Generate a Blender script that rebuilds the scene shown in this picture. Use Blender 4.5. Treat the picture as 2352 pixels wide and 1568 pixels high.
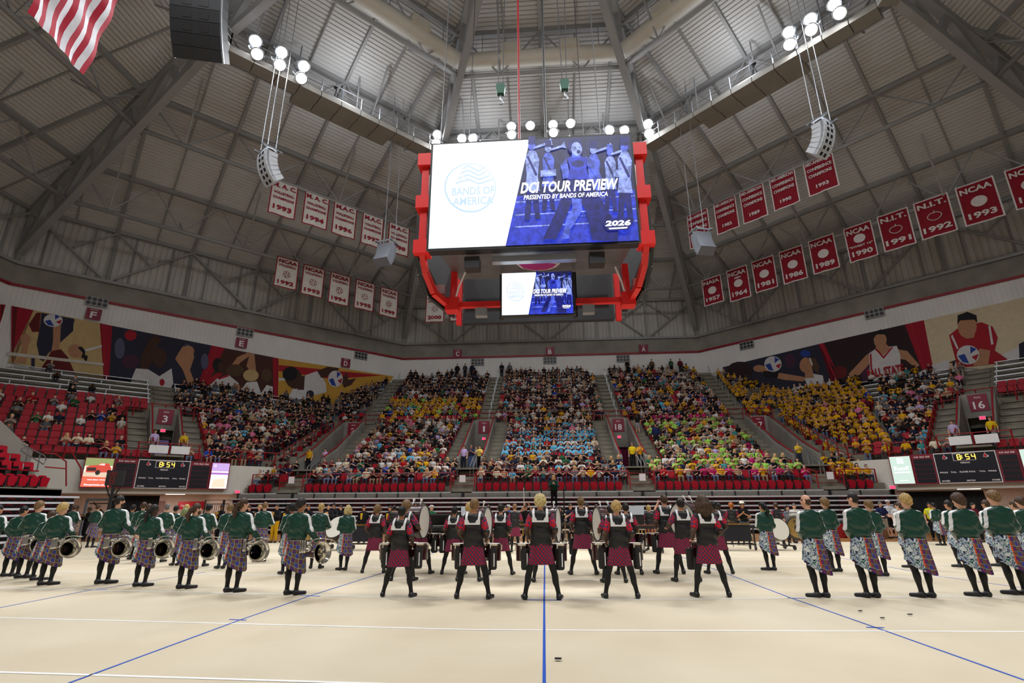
import bpy, bmesh, math, random
import numpy as np
from math import sin, cos, tan, pi, sqrt, radians, hypot, atan2
from mathutils import Vector, Matrix
random.seed(7); RNG = np.random.default_rng(7)
for o in list(bpy.data.objects): bpy.data.objects.remove(o, do_unlink=True)
SC = bpy.context.scene; COL = SC.collection

# ------------------------------------------------------------------ camera, world, light, exposure
FPX = 1200.0; PITCH = radians(17.3); YAW = radians(4.1); ROLL = .005
CAMP = Vector((0, -17, 1.72))
FW = Vector((-sin(YAW)*cos(PITCH), cos(YAW)*cos(PITCH), sin(PITCH)))
_r0 = Vector((cos(YAW), sin(YAW), 0)); _u0 = _r0.cross(FW)
RT = _r0*cos(ROLL) - _u0*sin(ROLL); UP = _u0*cos(ROLL) + _r0*sin(ROLL)
cd = bpy.data.cameras.new('camera'); cam = bpy.data.objects.new('camera', cd); COL.objects.link(cam)
cam.matrix_world = Matrix(((RT.x, UP.x, -FW.x, CAMP.x), (RT.y, UP.y, -FW.y, CAMP.y), (RT.z, UP.z, -FW.z, CAMP.z), (0, 0, 0, 1)))
cd.sensor_fit = 'HORIZONTAL'; cd.sensor_width = 36; cd.lens = 36*FPX/2352; cd.clip_start = .1; cd.clip_end = 400
SC.camera = cam
W = bpy.data.worlds.new('world'); SC.world = W; W.use_nodes = True
W.node_tree.nodes['Background'].inputs[0].default_value = (.6, .65, .8, 1); W.node_tree.nodes['Background'].inputs[1].default_value = .02
SC.view_settings.view_transform = 'Standard'; SC.view_settings.look = 'None'
SC.view_settings.exposure = 0.0; SC.view_settings.gamma = 1; SC.view_settings.use_curve_mapping = False
LAMP_W = 2750.0       # power of one flood lamp

def ray(x, y):
    d = FW + RT*((x-1176)/FPX) + UP*((784-y)/FPX)
    return d.normalized()
def onz(x, y, z=0.0):
    d = ray(x, y); return CAMP + d*((z-CAMP.z)/d.z)
def onp(x, y, n, c):
    n = Vector(n); d = ray(x, y); return CAMP + d*((c-n.dot(CAMP))/n.dot(d))

# ------------------------------------------------------------------ helpers
def tag(o, label=None, cat=None, group=None, kind=None):
    if label: o['label'] = label
    if cat: o['category'] = cat
    if group: o['group'] = group
    if kind: o['kind'] = kind
    return o
def link(o, parent=None):
    COL.objects.link(o)
    if parent is not None: o.parent = parent
    return o
def empty(name, loc=(0, 0, 0), rz=0.0, parent=None):
    o = bpy.data.objects.new(name, None); o.location = loc; o.rotation_euler = (0, 0, rz); o.empty_display_size = .2
    return link(o, parent)
def copy_tree(o, parent=None):
    c = o.copy(); COL.objects.link(c); c.parent = parent
    for ch in o.children: copy_tree(ch, c)
    return c

class MB:
    """collects vertices, faces and material slots; build() links them as ONE mesh object"""
    def __init__(s): s.v = []; s.f = []; s.m = []; s.uv = None
    def add(s, vs, fs, m=0):
        k = len(s.v); s.v += [tuple(v) for v in vs]; s.f += [tuple(i+k for i in f) for f in fs]; s.m += [m]*len(fs); return s
    def box(s, c, size, rz=0.0, m=0, mat=None):
        x, y, z = size[0]/2, size[1]/2, size[2]/2
        vs = [Vector((i*x, j*y, k*z)) for k in (-1, 1) for j in (-1, 1) for i in (-1, 1)]
        if mat is not None: vs = [mat @ v for v in vs]
        elif rz:
            cz, sz = cos(rz), sin(rz); vs = [Vector((v.x*cz-v.y*sz, v.x*sz+v.y*cz, v.z)) for v in vs]
        c = Vector(c); vs = [v+c for v in vs]
        return s.add(vs, [(0, 2, 3, 1), (4, 5, 7, 6), (0, 1, 5, 4), (2, 6, 7, 3), (0, 4, 6, 2), (1, 3, 7, 5)], m)
    def beam(s, p, q, w, h=None, m=0, up=(0, 0, 1)):
        p = Vector(p); q = Vector(q); h = h or w; d = (q-p).normalized(); u = Vector(up)
        if abs(d.dot(u)) > .98: u = Vector((1, 0, 0))
        a = d.cross(u).normalized()*(w/2); b = a.cross(d).normalized()*(h/2)
        vs = [p-a-b, p+a-b, p+a+b, p-a+b, q-a-b, q+a-b, q+a+b, q-a+b]
        return s.add(vs, [(0, 1, 2, 3), (7, 6, 5, 4), (0, 4, 5, 1), (1, 5, 6, 2), (2, 6, 7, 3), (3, 7, 4, 0)], m)
    def tube(s, pts, r, n=6, m=0, cap=True, closed=False):
        pts = [Vector(p) for p in pts]; N = len(pts); rr = r if isinstance(r, (list, tuple)) else [r]*N
        k = len(s.v); prev = None
        for i, p in enumerate(pts):
            if closed: d = pts[(i+1) % N]-pts[i-1]
            else: d = (pts[min(i+1, N-1)]-pts[max(i-1, 0)])
            d.normalize()
            if prev is None:
                u = Vector((0, 0, 1)) if abs(d.z) < .9 else Vector((1, 0, 0))
                a = d.cross(u).normalized()
            else:
                a = (prev-d*prev.dot(d))
                a = a.normalized() if a.length > 1e-6 else d.cross(Vector((1, 0, 0))).normalized()
            prev = a; b = d.cross(a)
            for j in range(n):
                t = 2*pi*j/n; s.v.append(tuple(p+(a*cos(t)+b*sin(t))*rr[i]))
        L = N if closed else N-1
        for i in range(L):
            i2 = (i+1) % N
            for j in range(n):
                j2 = (j+1) % n; s.f.append((k+i*n+j, k+i*n+j2, k+i2*n+j2, k+i2*n+j)); s.m.append(m)
        if cap and not closed:
            s.f.append(tuple(k+j for j in reversed(range(n)))); s.m.append(m)
            s.f.append(tuple(k+(N-1)*n+j for j in range(n))); s.m.append(m)
        return s
    def lathe(s, prof, n=24, m=0, mat=None, caps=True):
        k = len(s.v); N = len(prof)
        for r, z in prof:
            for j in range(n):
                t = 2*pi*j/n; v = Vector((r*cos(t), r*sin(t), z)); s.v.append(tuple(mat @ v) if mat is not None else tuple(v))
        for i in range(N-1):
            for j in range(n):
                j2 = (j+1) % n; s.f.append((k+i*n+j, k+i*n+j2, k+(i+1)*n+j2, k+(i+1)*n+j)); s.m.append(m)
        if caps:
            if prof[0][0] > 1e-4: s.f.append(tuple(k+j for j in reversed(range(n)))); s.m.append(m)
            if prof[-1][0] > 1e-4: s.f.append(tuple(k+(N-1)*n+j for j in range(n))); s.m.append(m)
        return s
    def quad(s, a, b, c, d, m=0): return s.add([a, b, c, d], [(0, 1, 2, 3)], m)
    def prism(s, pts, off, m=0):
        """polygon extruded by the vector off"""
        n = len(pts); off = Vector(off); vs = [Vector(p) for p in pts]+[Vector(p)+off for p in pts]
        fs = [tuple(reversed(range(n))), tuple(range(n, 2*n))]+[(i, (i+1) % n, n+(i+1) % n, n+i) for i in range(n)]
        return s.add(vs, fs, m)
    def mesh(s, name, mats, smooth=False):
        me = bpy.data.meshes.new(name); me.from_pydata(s.v, [], s.f)
        if not isinstance(mats, (list, tuple)): mats = [mats]
        for mt in mats: me.materials.append(mt)
        if len(mats) > 1: me.polygons.foreach_set('material_index', s.m)
        if smooth: me.polygons.foreach_set('use_smooth', [True]*len(me.polygons))
        me.update(); return me
    def build(s, name, mats, parent=None, loc=None, rz=0.0, smooth=False):
        o = bpy.data.objects.new(name, s.mesh(name, mats, smooth))
        if loc is not None: o.location = loc
        if rz: o.rotation_euler = (0, 0, rz)
        return link(o, parent)
def obj_from(mesh, name, parent=None, loc=None, rz=0.0):
    o = bpy.data.objects.new(name, mesh)
    if loc is not None: o.location = loc
    if rz: o.rotation_euler = (0, 0, rz)
    return link(o, parent)

# ------------------------------------------------------------------ materials
MT = {}
def mat(name, col, rough=.6, metal=0.0, emit=None, estr=1.0, var=.0, vscale=6.0, bump=0.0, bscale=40.0, spec=.5, coat=0.0):
    if name in MT: return MT[name]
    m = bpy.data.materials.new(name); m.use_nodes = True; nt = m.node_tree; b = nt.nodes['Principled BSDF']
    c = (*col, 1) if len(col) == 3 else col
    b.inputs['Base Color'].default_value = c; b.inputs['Roughness'].default_value = rough; b.inputs['Metallic'].default_value = metal
    b.inputs['Specular IOR Level'].default_value = spec; b.inputs['Coat Weight'].default_value = coat
    if var > 0:
        tc = nt.nodes.new('ShaderNodeTexCoord'); n = nt.nodes.new('ShaderNodeTexNoise'); n.inputs['Scale'].default_value = vscale; n.inputs['Detail'].default_value = 5
        r = nt.nodes.new('ShaderNodeMapRange'); r.inputs[1].default_value = .3; r.inputs[2].default_value = .7
        r.inputs[3].default_value = 1-var; r.inputs[4].default_value = 1+var
        mx = nt.nodes.new('ShaderNodeMix'); mx.data_type = 'RGBA'; mx.blend_type = 'MULTIPLY'; mx.inputs[0].default_value = 1; mx.inputs[6].default_value = c
        nt.links.new(tc.outputs['Object'], n.inputs['Vector']); nt.links.new(n.outputs[0], r.inputs[0]); nt.links.new(r.outputs[0], mx.inputs[7]); nt.links.new(mx.outputs[2], b.inputs['Base Color'])
    if bump > 0:
        tc = nt.nodes.new('ShaderNodeTexCoord'); n2 = nt.nodes.new('ShaderNodeTexNoise'); n2.inputs['Scale'].default_value = bscale; n2.inputs['Detail'].default_value = 4
        bp = nt.nodes.new('ShaderNodeBump'); bp.inputs['Strength'].default_value = bump; bp.inputs['Distance'].default_value = .02
        nt.links.new(tc.outputs['Object'], n2.inputs['Vector']); nt.links.new(n2.outputs[0], bp.inputs['Height']); nt.links.new(bp.outputs[0], b.inputs['Normal'])
    if emit is not None:
        b.inputs['Emission Color'].default_value = (*emit, 1); b.inputs['Emission Strength'].default_value = estr
    MT[name] = m; return m
def objcol(name, rough=.7, spec=.3, mode=None):
    """colour comes from the object's own colour, so one mesh serves many people"""
    if name in MT: return MT[name]
    m = bpy.data.materials.new(name); m.use_nodes = True; nt = m.node_tree; b = nt.nodes['Principled BSDF']
    oi = nt.nodes.new('ShaderNodeObjectInfo'); b.inputs['Roughness'].default_value = rough; b.inputs['Specular IOR Level'].default_value = spec
    nt.links.new(oi.outputs['Color'], b.inputs['Base Color']); MT[name] = m; return m
def srgb(r, g, b):
    f = lambda c: ((c/255+.055)/1.055)**2.4 if c/255 > .04045 else c/255/12.92
    return (f(r), f(g), f(b))
concrete = mat('concrete', srgb(136, 132, 124), .85, var=.18, vscale=.7, bump=.2, bscale=8)
steel = mat('roof_steel', srgb(150, 150, 150), .6, var=.06, vscale=.5)
deckm = mat('roof_deck', srgb(204, 203, 202), .75, var=.05, vscale=.3)
clad = mat('wall_cladding', srgb(188, 186, 182), .75, var=.08, vscale=.4)
panelw = mat('white_panel', srgb(224, 223, 222), .7, var=.05, vscale=.5)
redpaint = mat('red_paint', srgb(150, 14, 26), .4)
redrail = mat('red_rail', srgb(150, 20, 30), .45)
redseat = mat('red_seat_plastic', srgb(166, 8, 34), .5, var=.08, vscale=2, spec=.25)
blackm = mat('black_metal', (.012, .012, .013), .5)
blackp = mat('black_plastic', (.02, .02, .022), .45)
alum = mat('aluminium', srgb(190, 190, 192), .4, metal=.6, var=.05)
galv = mat('galvanised', srgb(170, 174, 180), .4, metal=.8)
chrome = mat('chrome', srgb(225, 222, 214), .08, metal=1.0)
brass = mat('brass', srgb(214, 176, 92), .18, metal=1.0)
whitem = mat('white_paint', srgb(235, 235, 235), .5)
darkgrey = mat('dark_grey_metal', srgb(60, 60, 64), .5, var=.1)
# ------------------------------------------------------------------ the hall: an octagon, apothem 41 m
T22 = tan(pi/8)
FAC = {'north': 0, 'northwest': 45, 'west': 90, 'southwest': 135, 'south': 180, 'southeast': 225, 'east': 270, 'northeast': 315}
def frame(side):
    a = radians(FAC[side]); n = Vector((-sin(a), cos(a), 0)); t = Vector((n.y, -n.x, 0)); return n, t
def P(side, t, n, z=0.0):
    N, T = frame(side); return N*n + T*t + Vector((0, 0, z))
def facing(side):      # rotation that turns local +y outwards along the facet normal
    return radians(FAC[side])
def deck_z(n): return 24.4 + .5*(41-n)
def chord_z(n): return 20.3 + .55*(41.5-n) if n >= 21.9 else 31.08 + .3*(21.9-n)
VIEW = ['north', 'northwest', 'northeast', 'west', 'east']

# floor of the hall and the cream performance tarp
mb = MB(); pts = [P(s, -41*T22, 41, 0) for s in FAC]
mb.prism([p for p in pts][::1], (0, 0, -.3))
def wood_material():
    m = bpy.data.materials.new('maple_floor'); m.use_nodes = True; nt = m.node_tree; b = nt.nodes['Principled BSDF']
    tc = nt.nodes.new('ShaderNodeTexCoord'); mp = nt.nodes.new('ShaderNodeMapping'); mp.inputs['Scale'].default_value = (.6, 9, 1)
    n = nt.nodes.new('ShaderNodeTexNoise'); n.inputs['Scale'].default_value = 2; n.inputs['Detail'].default_value = 6
    r = nt.nodes.new('ShaderNodeValToRGB'); r.color_ramp.elements[0].color = (*srgb(120, 78, 40), 1); r.color_ramp.elements[1].color = (*srgb(170, 122, 72), 1)
    nt.links.new(tc.outputs['Object'], mp.inputs[0]); nt.links.new(mp.outputs[0], n.inputs['Vector']); nt.links.new(n.outputs[0], r.inputs[0]); nt.links.new(r.outputs[0], b.inputs['Base Color'])
    b.inputs['Roughness'].default_value = .35; return m
flo = tag(mb.build('floor', wood_material()), kind='structure')

def tarp_material():
    m = bpy.data.materials.new('cream_tarp'); m.use_nodes = True; nt = m.node_tree; b = nt.nodes['Principled BSDF']
    tc = nt.nodes.new('ShaderNodeTexCoord')
    n = nt.nodes.new('ShaderNodeTexNoise'); n.inputs['Scale'].default_value = .35; n.inputs['Detail'].default_value = 4
    r = nt.nodes.new('ShaderNodeValToRGB'); r.color_ramp.elements[0].position = .35; r.color_ramp.elements[1].position = .65
    r.color_ramp.elements[0].color = (*srgb(209, 195, 168), 1); r.color_ramp.elements[1].color = (*srgb(219, 207, 182), 1)
    n2 = nt.nodes.new('ShaderNodeTexNoise'); n2.inputs['Scale'].default_value = 5; n2.inputs['Detail'].default_value = 8; n2.inputs['Roughness'].default_value = .7
    mp = nt.nodes.new('ShaderNodeMapping'); mp.inputs['Scale'].default_value = (.25, 1.6, 1)
    n3 = nt.nodes.new('ShaderNodeTexNoise'); n3.inputs['Scale'].default_value = 1.1; n3.inputs['Detail'].default_value = 5
    ad = nt.nodes.new('ShaderNodeMath'); ad.operation = 'MULTIPLY_ADD'; ad.inputs[1].default_value = .15
    bp = nt.nodes.new('ShaderNodeBump'); bp.inputs['Strength'].default_value = .35; bp.inputs['Distance'].default_value = .05
    L = nt.links.new
    L(tc.outputs['Object'], n.inputs['Vector']); L(n.outputs[0], r.inputs[0]); L(r.outputs[0], b.inputs['Base Color'])
    L(tc.outputs['Object'], n2.inputs['Vector']); L(tc.outputs['Object'], mp.inputs[0]); L(mp.outputs[0], n3.inputs['Vector'])
    L(n2.outputs[0], ad.inputs[0]); L(n3.outputs[0], ad.inputs[2]); L(ad.outputs[0], bp.inputs['Height']); L(bp.outputs[0], b.inputs['Normal'])
    b.inputs['Roughness'].default_value = .6; b.inputs['Specular IOR Level'].default_value = .25; return m
TARP_Y = 9.6
tb = MB(); nx, ny = 56, 40; X0, X1, Y0 = -24.0, 24.0, -21.0
for j in range(ny+1):
    for i in range(nx+1):
        x = X0+(X1-X0)*i/nx; y = Y0+(TARP_Y-Y0)*j/ny
        tb.v.append((x, y, .012+.0008*sin(x*2.3+y*.7)+.0008*sin(y*3.1-x*.4)))
for j in range(ny):
    for i in range(nx):
        a = j*(nx+1)+i; tb.f.append((a, a+1, a+nx+2, a+nx+1)); tb.m.append(0)
tarp = tb.build('floor_tarp', tarp_material(), smooth=True)
tag(tarp, 'cream vinyl performance tarp with white and blue lines covering the floor', 'tarp')
whiteline = mat('white_tape', srgb(250, 250, 248), .5); blueline = mat('blue_tape', srgb(26, 84, 190), .5)
def tape(px, w, m, name, ext=0.0):
    pts = [onz(x, y, .0145) for x, y in px]; b = MB()
    if ext:
        d = (pts[0]-pts[1]).normalized(); pts[0] = pts[0]+d*ext; d = (pts[-1]-pts[-2]).normalized(); pts[-1] = pts[-1]+d*ext
    for p, q in zip(pts[:-1], pts[1:]): b.beam(p, q, w, .003)
    b.build(name, m, tarp)
tape([(0, 1350), (600, 1363), (1000, 1374), (1500, 1376), (2000, 1371), (2352, 1370)], .05, whiteline, 'white_line', 1)
tape([(0, 1418), (1100, 1446), (2352, 1450)], .05, whiteline, 'white_line', 1)
tape([(0, 1543), (820, 1568)], .05, whiteline, 'white_line', 1)
tape([(0, 1311), (600, 1320), (1000, 1331), (1500, 1331), (2352, 1323)], .05, whiteline, 'white_line', 1)
tape([(500, 1296), (1000, 1304), (1500, 1304), (2352, 1296)], .05, whiteline, 'white_line', 1)
tape([(560, 1275), (1000, 1281), (1500, 1281), (2000, 1276)], .05, whiteline, 'white_line', 1)
tape([(1250, 1568), (1250, 1376), (1251, 1290)], .034, blueline, 'blue_line', .5)
tape([(158, 1568), (555, 1422), (720, 1365), (870, 1318), (1000, 1268)], .032, blueline, 'blue_line', 1)
tape([(2352, 1561), (2010, 1440), (1815, 1372), (1690, 1325), (1580, 1284)], .032, blueline, 'blue_line', 1)
tape([(0, 1395), (190, 1358), (400, 1325)], .03, blueline, 'blue_line', 1)
tape([(2352, 1350), (2150, 1322), (1900, 1275)], .03, blueline, 'blue_line')
for px in ([(690, 1366), (735, 1369)], [(1210, 1377), (1290, 1378)], [(1808, 1373), (1850, 1373)], [(192, 1354), (245, 1354)], [(527, 1422), (565, 1424)], [(1990, 1440), (2030, 1441)]):
    tape(px, .045, blueline, 'blue_mark')
# a dropped scrap and bits of tape left on the tarp
for k, (x, y, s) in enumerate([(1282, 1513, .04), (2090, 1411, .035), (2027, 1419, .03), (1976, 1403, .03)]):
    p = onz(x, y, .03); b = MB()
    b.prism([(-s, -s*.5, 0), (s*.9, -s*.55, 0), (s, s*.4, 0), (.2*s, s*.6, 0), (-s*.95, s*.5, 0)], (0, 0, .012))
    o = b.build('tape_scrap', blackp, loc=p, rz=.1*k)
    tag(o, ['large black tape scrap lying beside the blue centre line', 'small black scrap on the tarp beside a white line', 'tiny black fleck on the tarp', 'black fleck near the blue corner line'][k], 'scrap', 'scraps on the tarp')

# walls: one per side of the octagon
corr = lambda period, depth: [(0, 0), (period*.72, 0), (period*.76, depth), (period*.96, depth)]
def ribbed(mb, side, n, z0, z1, hw, period, depth, m=0):
    x = -hw; prof = []
    while x < hw:
        for dx, d in corr(period, depth):
            if x+dx < hw: prof.append((x+dx, d))
        x += period
    prof.append((hw, 0))
    for (a, da), (b, db) in zip(prof[:-1], prof[1:]):
        mb.quad(P(side, a, n+da, z0), P(side, b, n+db, z0), P(side, b, n+db, z1), P(side, a, n+da, z1), m)
stripem = mat('red_stripe', srgb(140, 10, 34), .5)
for s in FAC:
    hw = 41*T22
    mb = MB(); mb.prism([P(s, -hw-.3, 41.25, 0), P(s, hw+.3, 41.25, 0), P(s, hw+.4, 41.6, 0), P(s, -hw-.4, 41.6, 0)], (0, 0, 24.6))
    wl = tag(mb.build('wall_'+s, clad), kind='structure')
    if s in VIEW:
        mb = MB(); ribbed(mb, s, 41.05, 19.55, 24.5, hw, .45, .09); mb.build('metal_cladding', clad, wl)
        mb = MB(); ribbed(mb, s, 40.95, 10.5, 17.95, hw, .3, .03); mb.build('white_panelling', panelw, wl)
        mb = MB(); mb.prism([P(s, -hw, 41.2, 18.1), P(s, hw, 41.2, 18.1), P(s, hw, 40.85, 18.1), P(s, -hw, 40.85, 18.1)], (0, 0, 1.5)); mb.build('concrete_band', concrete, wl)
        mb = MB(); mb.prism([P(s, -hw, 41.2, 17.9), P(s, hw, 41.2, 17.9), P(s, hw-.02, 40.8, 17.9), P(s, -hw+.02, 40.8, 17.9)], (0, 0, .2)); mb.build('red_stripe', stripem, wl)
        # framing of the clerestory: posts, rails and crossed braces
        for k in range(7):
            t = -hw+2*hw*k/6
            b = MB(); b.beam(P(s, t, 40.8, 19.6), P(s, t, 40.8, 24.3), .2, .2); b.build('post', steel, wl)
        for k in range(12):
            t = -hw+2*hw*(k+.5)/12
            if k % 2 == 0 or True:
                b = MB(); b.beam(P(s, t, 40.85, 19.6), P(s, t, 40.85, 24.3), .09, .09); b.build('girt_post', steel, wl)
        for k in range(6):
            a, b_ = -hw+2*hw*k/6, -hw+2*hw*(k+1)/6; c = (a+b_)/2
            up = (P(s, a, 40.7, 24.2), P(s, b_, 40.7, 19.7)) if k % 2 == 0 else (P(s, a, 40.7, 19.7), P(s, b_, 40.7, 24.2))
            b = MB(); b.beam(*up, .16, .16); b.build('brace', steel, wl)
            q = (up[0]+up[1])/2
            end = P(s, b_ if k % 2 == 0 else a, 40.7, 24.2); b = MB(); b.beam(q, end, .13, .13); b.build('brace', steel, wl)
        for z in (19.75, 24.35):
            b = MB(); b.beam(P(s, -hw, 40.75, z), P(s, hw, 40.75, z), .25, .25); b.build('rail_beam', steel, wl)

# ceiling: eight corrugated facets, hip trusses, ring trusses, purlins
mb = MB()
for s in FAC:
    n = 41.6; prof = []
    while n > .6:
        for d, dz in corr(.27, .1): prof.append((n-d, dz))
        n -= .27
    for (a, da), (b, db) in zip(prof[:-1], prof[1:]):
        mb.quad(P(s, -a*T22, a, deck_z(a)+da), P(s, a*T22, a, deck_z(a)+da), P(s, b*T22, b, deck_z(b)+db), P(s, -b*T22, b, deck_z(b)+db))
ceil = tag(mb.build('ceiling', deckm), kind='structure')
mb = MB()
for s in FAC: mb.add([P(s, -42*T22, 42, deck_z(42)+.4), P(s, 42*T22, 42, deck_z(42)+.4), P(s, 0, 0, deck_z(0)+.4)], [(0, 1, 2)])
mb.build('roof_cover', deckm, ceil)
def hipP(s, n, z): return P(s, n*T22, n, z)
RINGS = (35.5, 28.7, 21.9, 15.0)
for s in ('northwest', 'north', 'west', 'northeast', 'east', 'southwest'):      # hip at the +t corner of the facet
    h = empty('hip_truss', (0, 0, 0), parent=ceil)
    b = MB(); b.beam(hipP(s, 40.9, chord_z(40.9)), hipP(s, 21.9, chord_z(21.9)), .5, .55); b.beam(hipP(s, 21.9, chord_z(21.9)), hipP(s, 6, chord_z(6)), .5, .55); b.build('bottom_chord', steel, h)
    b = MB(); b.beam(hipP(s, 41, deck_z(41)-.35), hipP(s, 5, deck_z(5)-.35), .55, .55); b.build('top_chord', steel, h)
    k = 0; n = 40.6; step = 2.9
    while n > 9:
        if k % 2 == 0: a, c = hipP(s, n, chord_z(n)), hipP(s, n-step, deck_z(n-step)-.4)
        else: a, c = hipP(s, n, deck_z(n)-.4), hipP(s, n-step*.35, chord_z(n-step*.35))
        b = MB(); b.beam(a, c, .34, .4); b.build('web_member', steel, h)
        n -= step if k % 2 == 0 else step*.35
        k += 1
for s in VIEW:
    for n in RINGS:
        r = empty('ring_truss', (0, 0, 0), parent=ceil); zb, zt = chord_z(n), deck_z(n)-.25; hw = n*T22
        b = MB(); b.tube([P(s, -hw, n, zb), P(s, hw, n, zb)], .17, 8); b.build('bottom_chord', steel, r, smooth=True)
        b = MB(); b.beam(P(s, -hw, n, zt), P(s, hw, n, zt), .3, .35); b.build('top_chord', steel, r)
        npan = max(2, 2*round(n/11.5)); step = 2*hw/npan
        for k in range(npan):
            t0 = -hw+step*k; t1 = t0+step; tm = (t0+t1)/2
            for a, c in ((P(s, t0, n, zt), P(s, tm, n, zb)), (P(s, tm, n, zb), P(s, t1, n, zt))):
                b = MB(); b.beam(a, c, .1, .1); b.build('web_member', steel, r)
            for dn in (2.6,) if k % 2 else (-2.6,):
                b = MB(); b.beam(P(s, tm, n, zb), P(s, tm, n+dn, deck_z(n+dn)-.3), .11, .11); b.build('kicker', steel, r)
    for k in range(7):
        t = -17+34*k/6
        n1 = max(abs(t)/T22, 6)
        if n1 < 40.5:
            b = MB(); b.beam(P(s, t, 41, deck_z(41)-.2), P(s, t, n1, deck_z(n1)-.2), .22, .36); b.build('purlin', steel, ceil)
    for k in range(6):
        t = -17+34*(k+.5)/6; n1 = max(abs(t)/T22, 6)
        b = MB(); b.beam(P(s, t, 41, deck_z(41)-.1), P(s, t, n1, deck_z(n1)-.1), .1, .16); b.build('purlin', steel, ceil)

# air duct ring under the inner roof
ductm = mat('duct_sheet', srgb(205, 200, 188), .5, var=.05, vscale=1)
for s in VIEW:
    n, z = 14.9, 34.5; hw = n*T22
    d = empty('air_duct', P(s, 0, n, z)); tag(d, {'north': 'fat round sheet-metal air duct crossing the roof above the video board', 'northwest': 'fat round air duct running from the video board roof towards the flag', 'northeast': 'fat round air duct above the hanging speaker by the red banners', 'west': 'round air duct over the flag side', 'east': 'round air duct over the far red banner side'}[s], 'duct')
    b = MB(); pts = []; rr = []
    m = 26
    for k in range(m+1):
        t = -hw+2*hw*k/m; pts.append(P(s, t, n, z)-P(s, 0, n, z)); rr.append(.62 if k % 2 else .6)
    b.tube(pts, rr, 14); b.build('round_pipe', ductm, d, smooth=True)
    for t in (-2.2, 2.2):
        b = MB(); b.box(P(s, t, n-.45, z+.45)-P(s, 0, n, z), (1.5, .7, .75), facing(s)); b.build('diffuser_box', ductm, d)
    for t in (-4.5, 0, 4.5):
        b = MB(); b.beam(P(s, t, n, z+.55)-P(s, 0, n, z), P(s, t, n, deck_z(n)-.3)-P(s, 0, n, z), .05); b.build('hanger', steel, d)
# ------------------------------------------------------------------ catwalk ring and flood lamps
walkm = mat('catwalk_panel', srgb(150, 146, 138), .7, var=.08, vscale=.8)
CWZ = 30.1
lens = mat('flood_lens', (1, 1, 1), .3, emit=(.93, .96, 1.0), estr=60)
def flood_mesh():
    b = MB(); b.lathe([(.10, -.34), (.16, -.3), (.2, -.2), (.31, .0), (.34, .1), (.34, .14), (.31, .14)], 16, caps=True)
    return b.mesh('flood_housing', galv, True)
FLH = flood_mesh(); b_ = MB(); b_.lathe([(0, .142), (.16, .16), (.3, .135)], 16, caps=False); FLL = b_.mesh('flood_lens', lens, True)
b_ = MB(); b_.beam((-.38, 0, 0), (.38, 0, 0), .05); b_.beam((-.38, 0, 0), (-.38, 0, -.45), .05); b_.beam((.38, 0, 0), (.38, 0, -.45), .05); b_.beam((-.4, 0, -.45), (.4, 0, -.45), .06); FLB = b_.mesh('flood_bracket', galv)
NL = [0]
def flood(p, aim, label, power=LAMP_W, group='flood lamps on the catwalk', cone=116):
    r = empty('flood_lamp', p); tag(r, label, 'lamp', group)
    d = (Vector(aim)-Vector(p)).normalized(); r.rotation_euler = d.to_track_quat('Z', 'Y').to_euler(); r.scale = (1.3, 1.3, 1.3)
    obj_from(FLH, 'housing', r); obj_from(FLL, 'lens', r); obj_from(FLB, 'bracket', r)
    ld = bpy.data.lights.new('flood_beam', 'SPOT'); ld.energy = power; ld.spot_size = radians(cone); ld.spot_blend = .85; ld.shadow_soft_size = .3; ld.color = (.97, .98, 1.0)
    lo = bpy.data.objects.new('flood_beam', ld); COL.objects.link(lo); lo.parent = r; lo.location = (0, 0, .22); lo.rotation_euler = (pi, 0, 0)
for s in VIEW+['southwest', 'southeast', 'south']:
    n0, n1 = 20.1, 21.7; hw = n0*T22
    c = empty('catwalk', P(s, 0, 20.9, CWZ)); tag(c, {'north': 'steel catwalk behind the top of the video board carrying flood lamps', 'northwest': 'steel catwalk above the white volleyball banners', 'northeast': 'steel catwalk above the red conference banners', 'west': 'steel catwalk behind the big black speaker array', 'east': 'steel catwalk at the right hip of the roof', 'southwest': 'steel catwalk over the camera side by the flag', 'southeast': 'steel catwalk over the camera side', 'south': 'steel catwalk straight over the camera'}[s], 'catwalk')
    L = lambda t, n, z: P(s, t, n, z)-P(s, 0, 20.9, CWZ)
    if s in VIEW:
        k = 0; N = 11
        for k in range(N):
            t = -hw+2*hw*(k+.5)/N
            b = MB(); b.box(L(t, 20.62, CWZ), (2*hw/N-.05, 1.1, .5), facing(s)); b.build('soffit_panel', walkm, c)
            if 3 <= k <= 7:
                b = MB(); b.box(L(t, 21.82, CWZ+.12), (2*hw/N-.05, 1.15, .5), facing(s)); b.build('soffit_panel', walkm, c)
        b = MB(); b.box(L(0, 20.92, CWZ+.2), (2*hw, 1.7, .06), facing(s)); b.build('deck', galv, c)
        for z in (.75, 1.25):
            for n in (n0, n1+.1):
                b = MB(); b.tube([L(-hw, n, CWZ+z), L(hw, n, CWZ+z)], .03, 5); b.build('hand_rail', galv, c)
        for k in range(N+1):
            t = -hw+2*hw*k/N
            b = MB(); b.beam(L(t, n0, CWZ+.2), L(t, n0, CWZ+1.25), .06); b.build('rail_post', galv, c)
            if k % 3 == 0:
                b = MB(); b.beam(L(t, 21, CWZ+.2), L(t, 21, deck_z(21)-.3), .08); b.build('hanger', steel, c)
    else:
        b = MB(); b.box((0, 0, 0), (2*hw, 1.6, .3), facing(s)); b.build('deck', walkm, c)
def on_facet(s, x, y, n): 
    N, T = frame(s); return onp(x, y, N, n)
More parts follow.
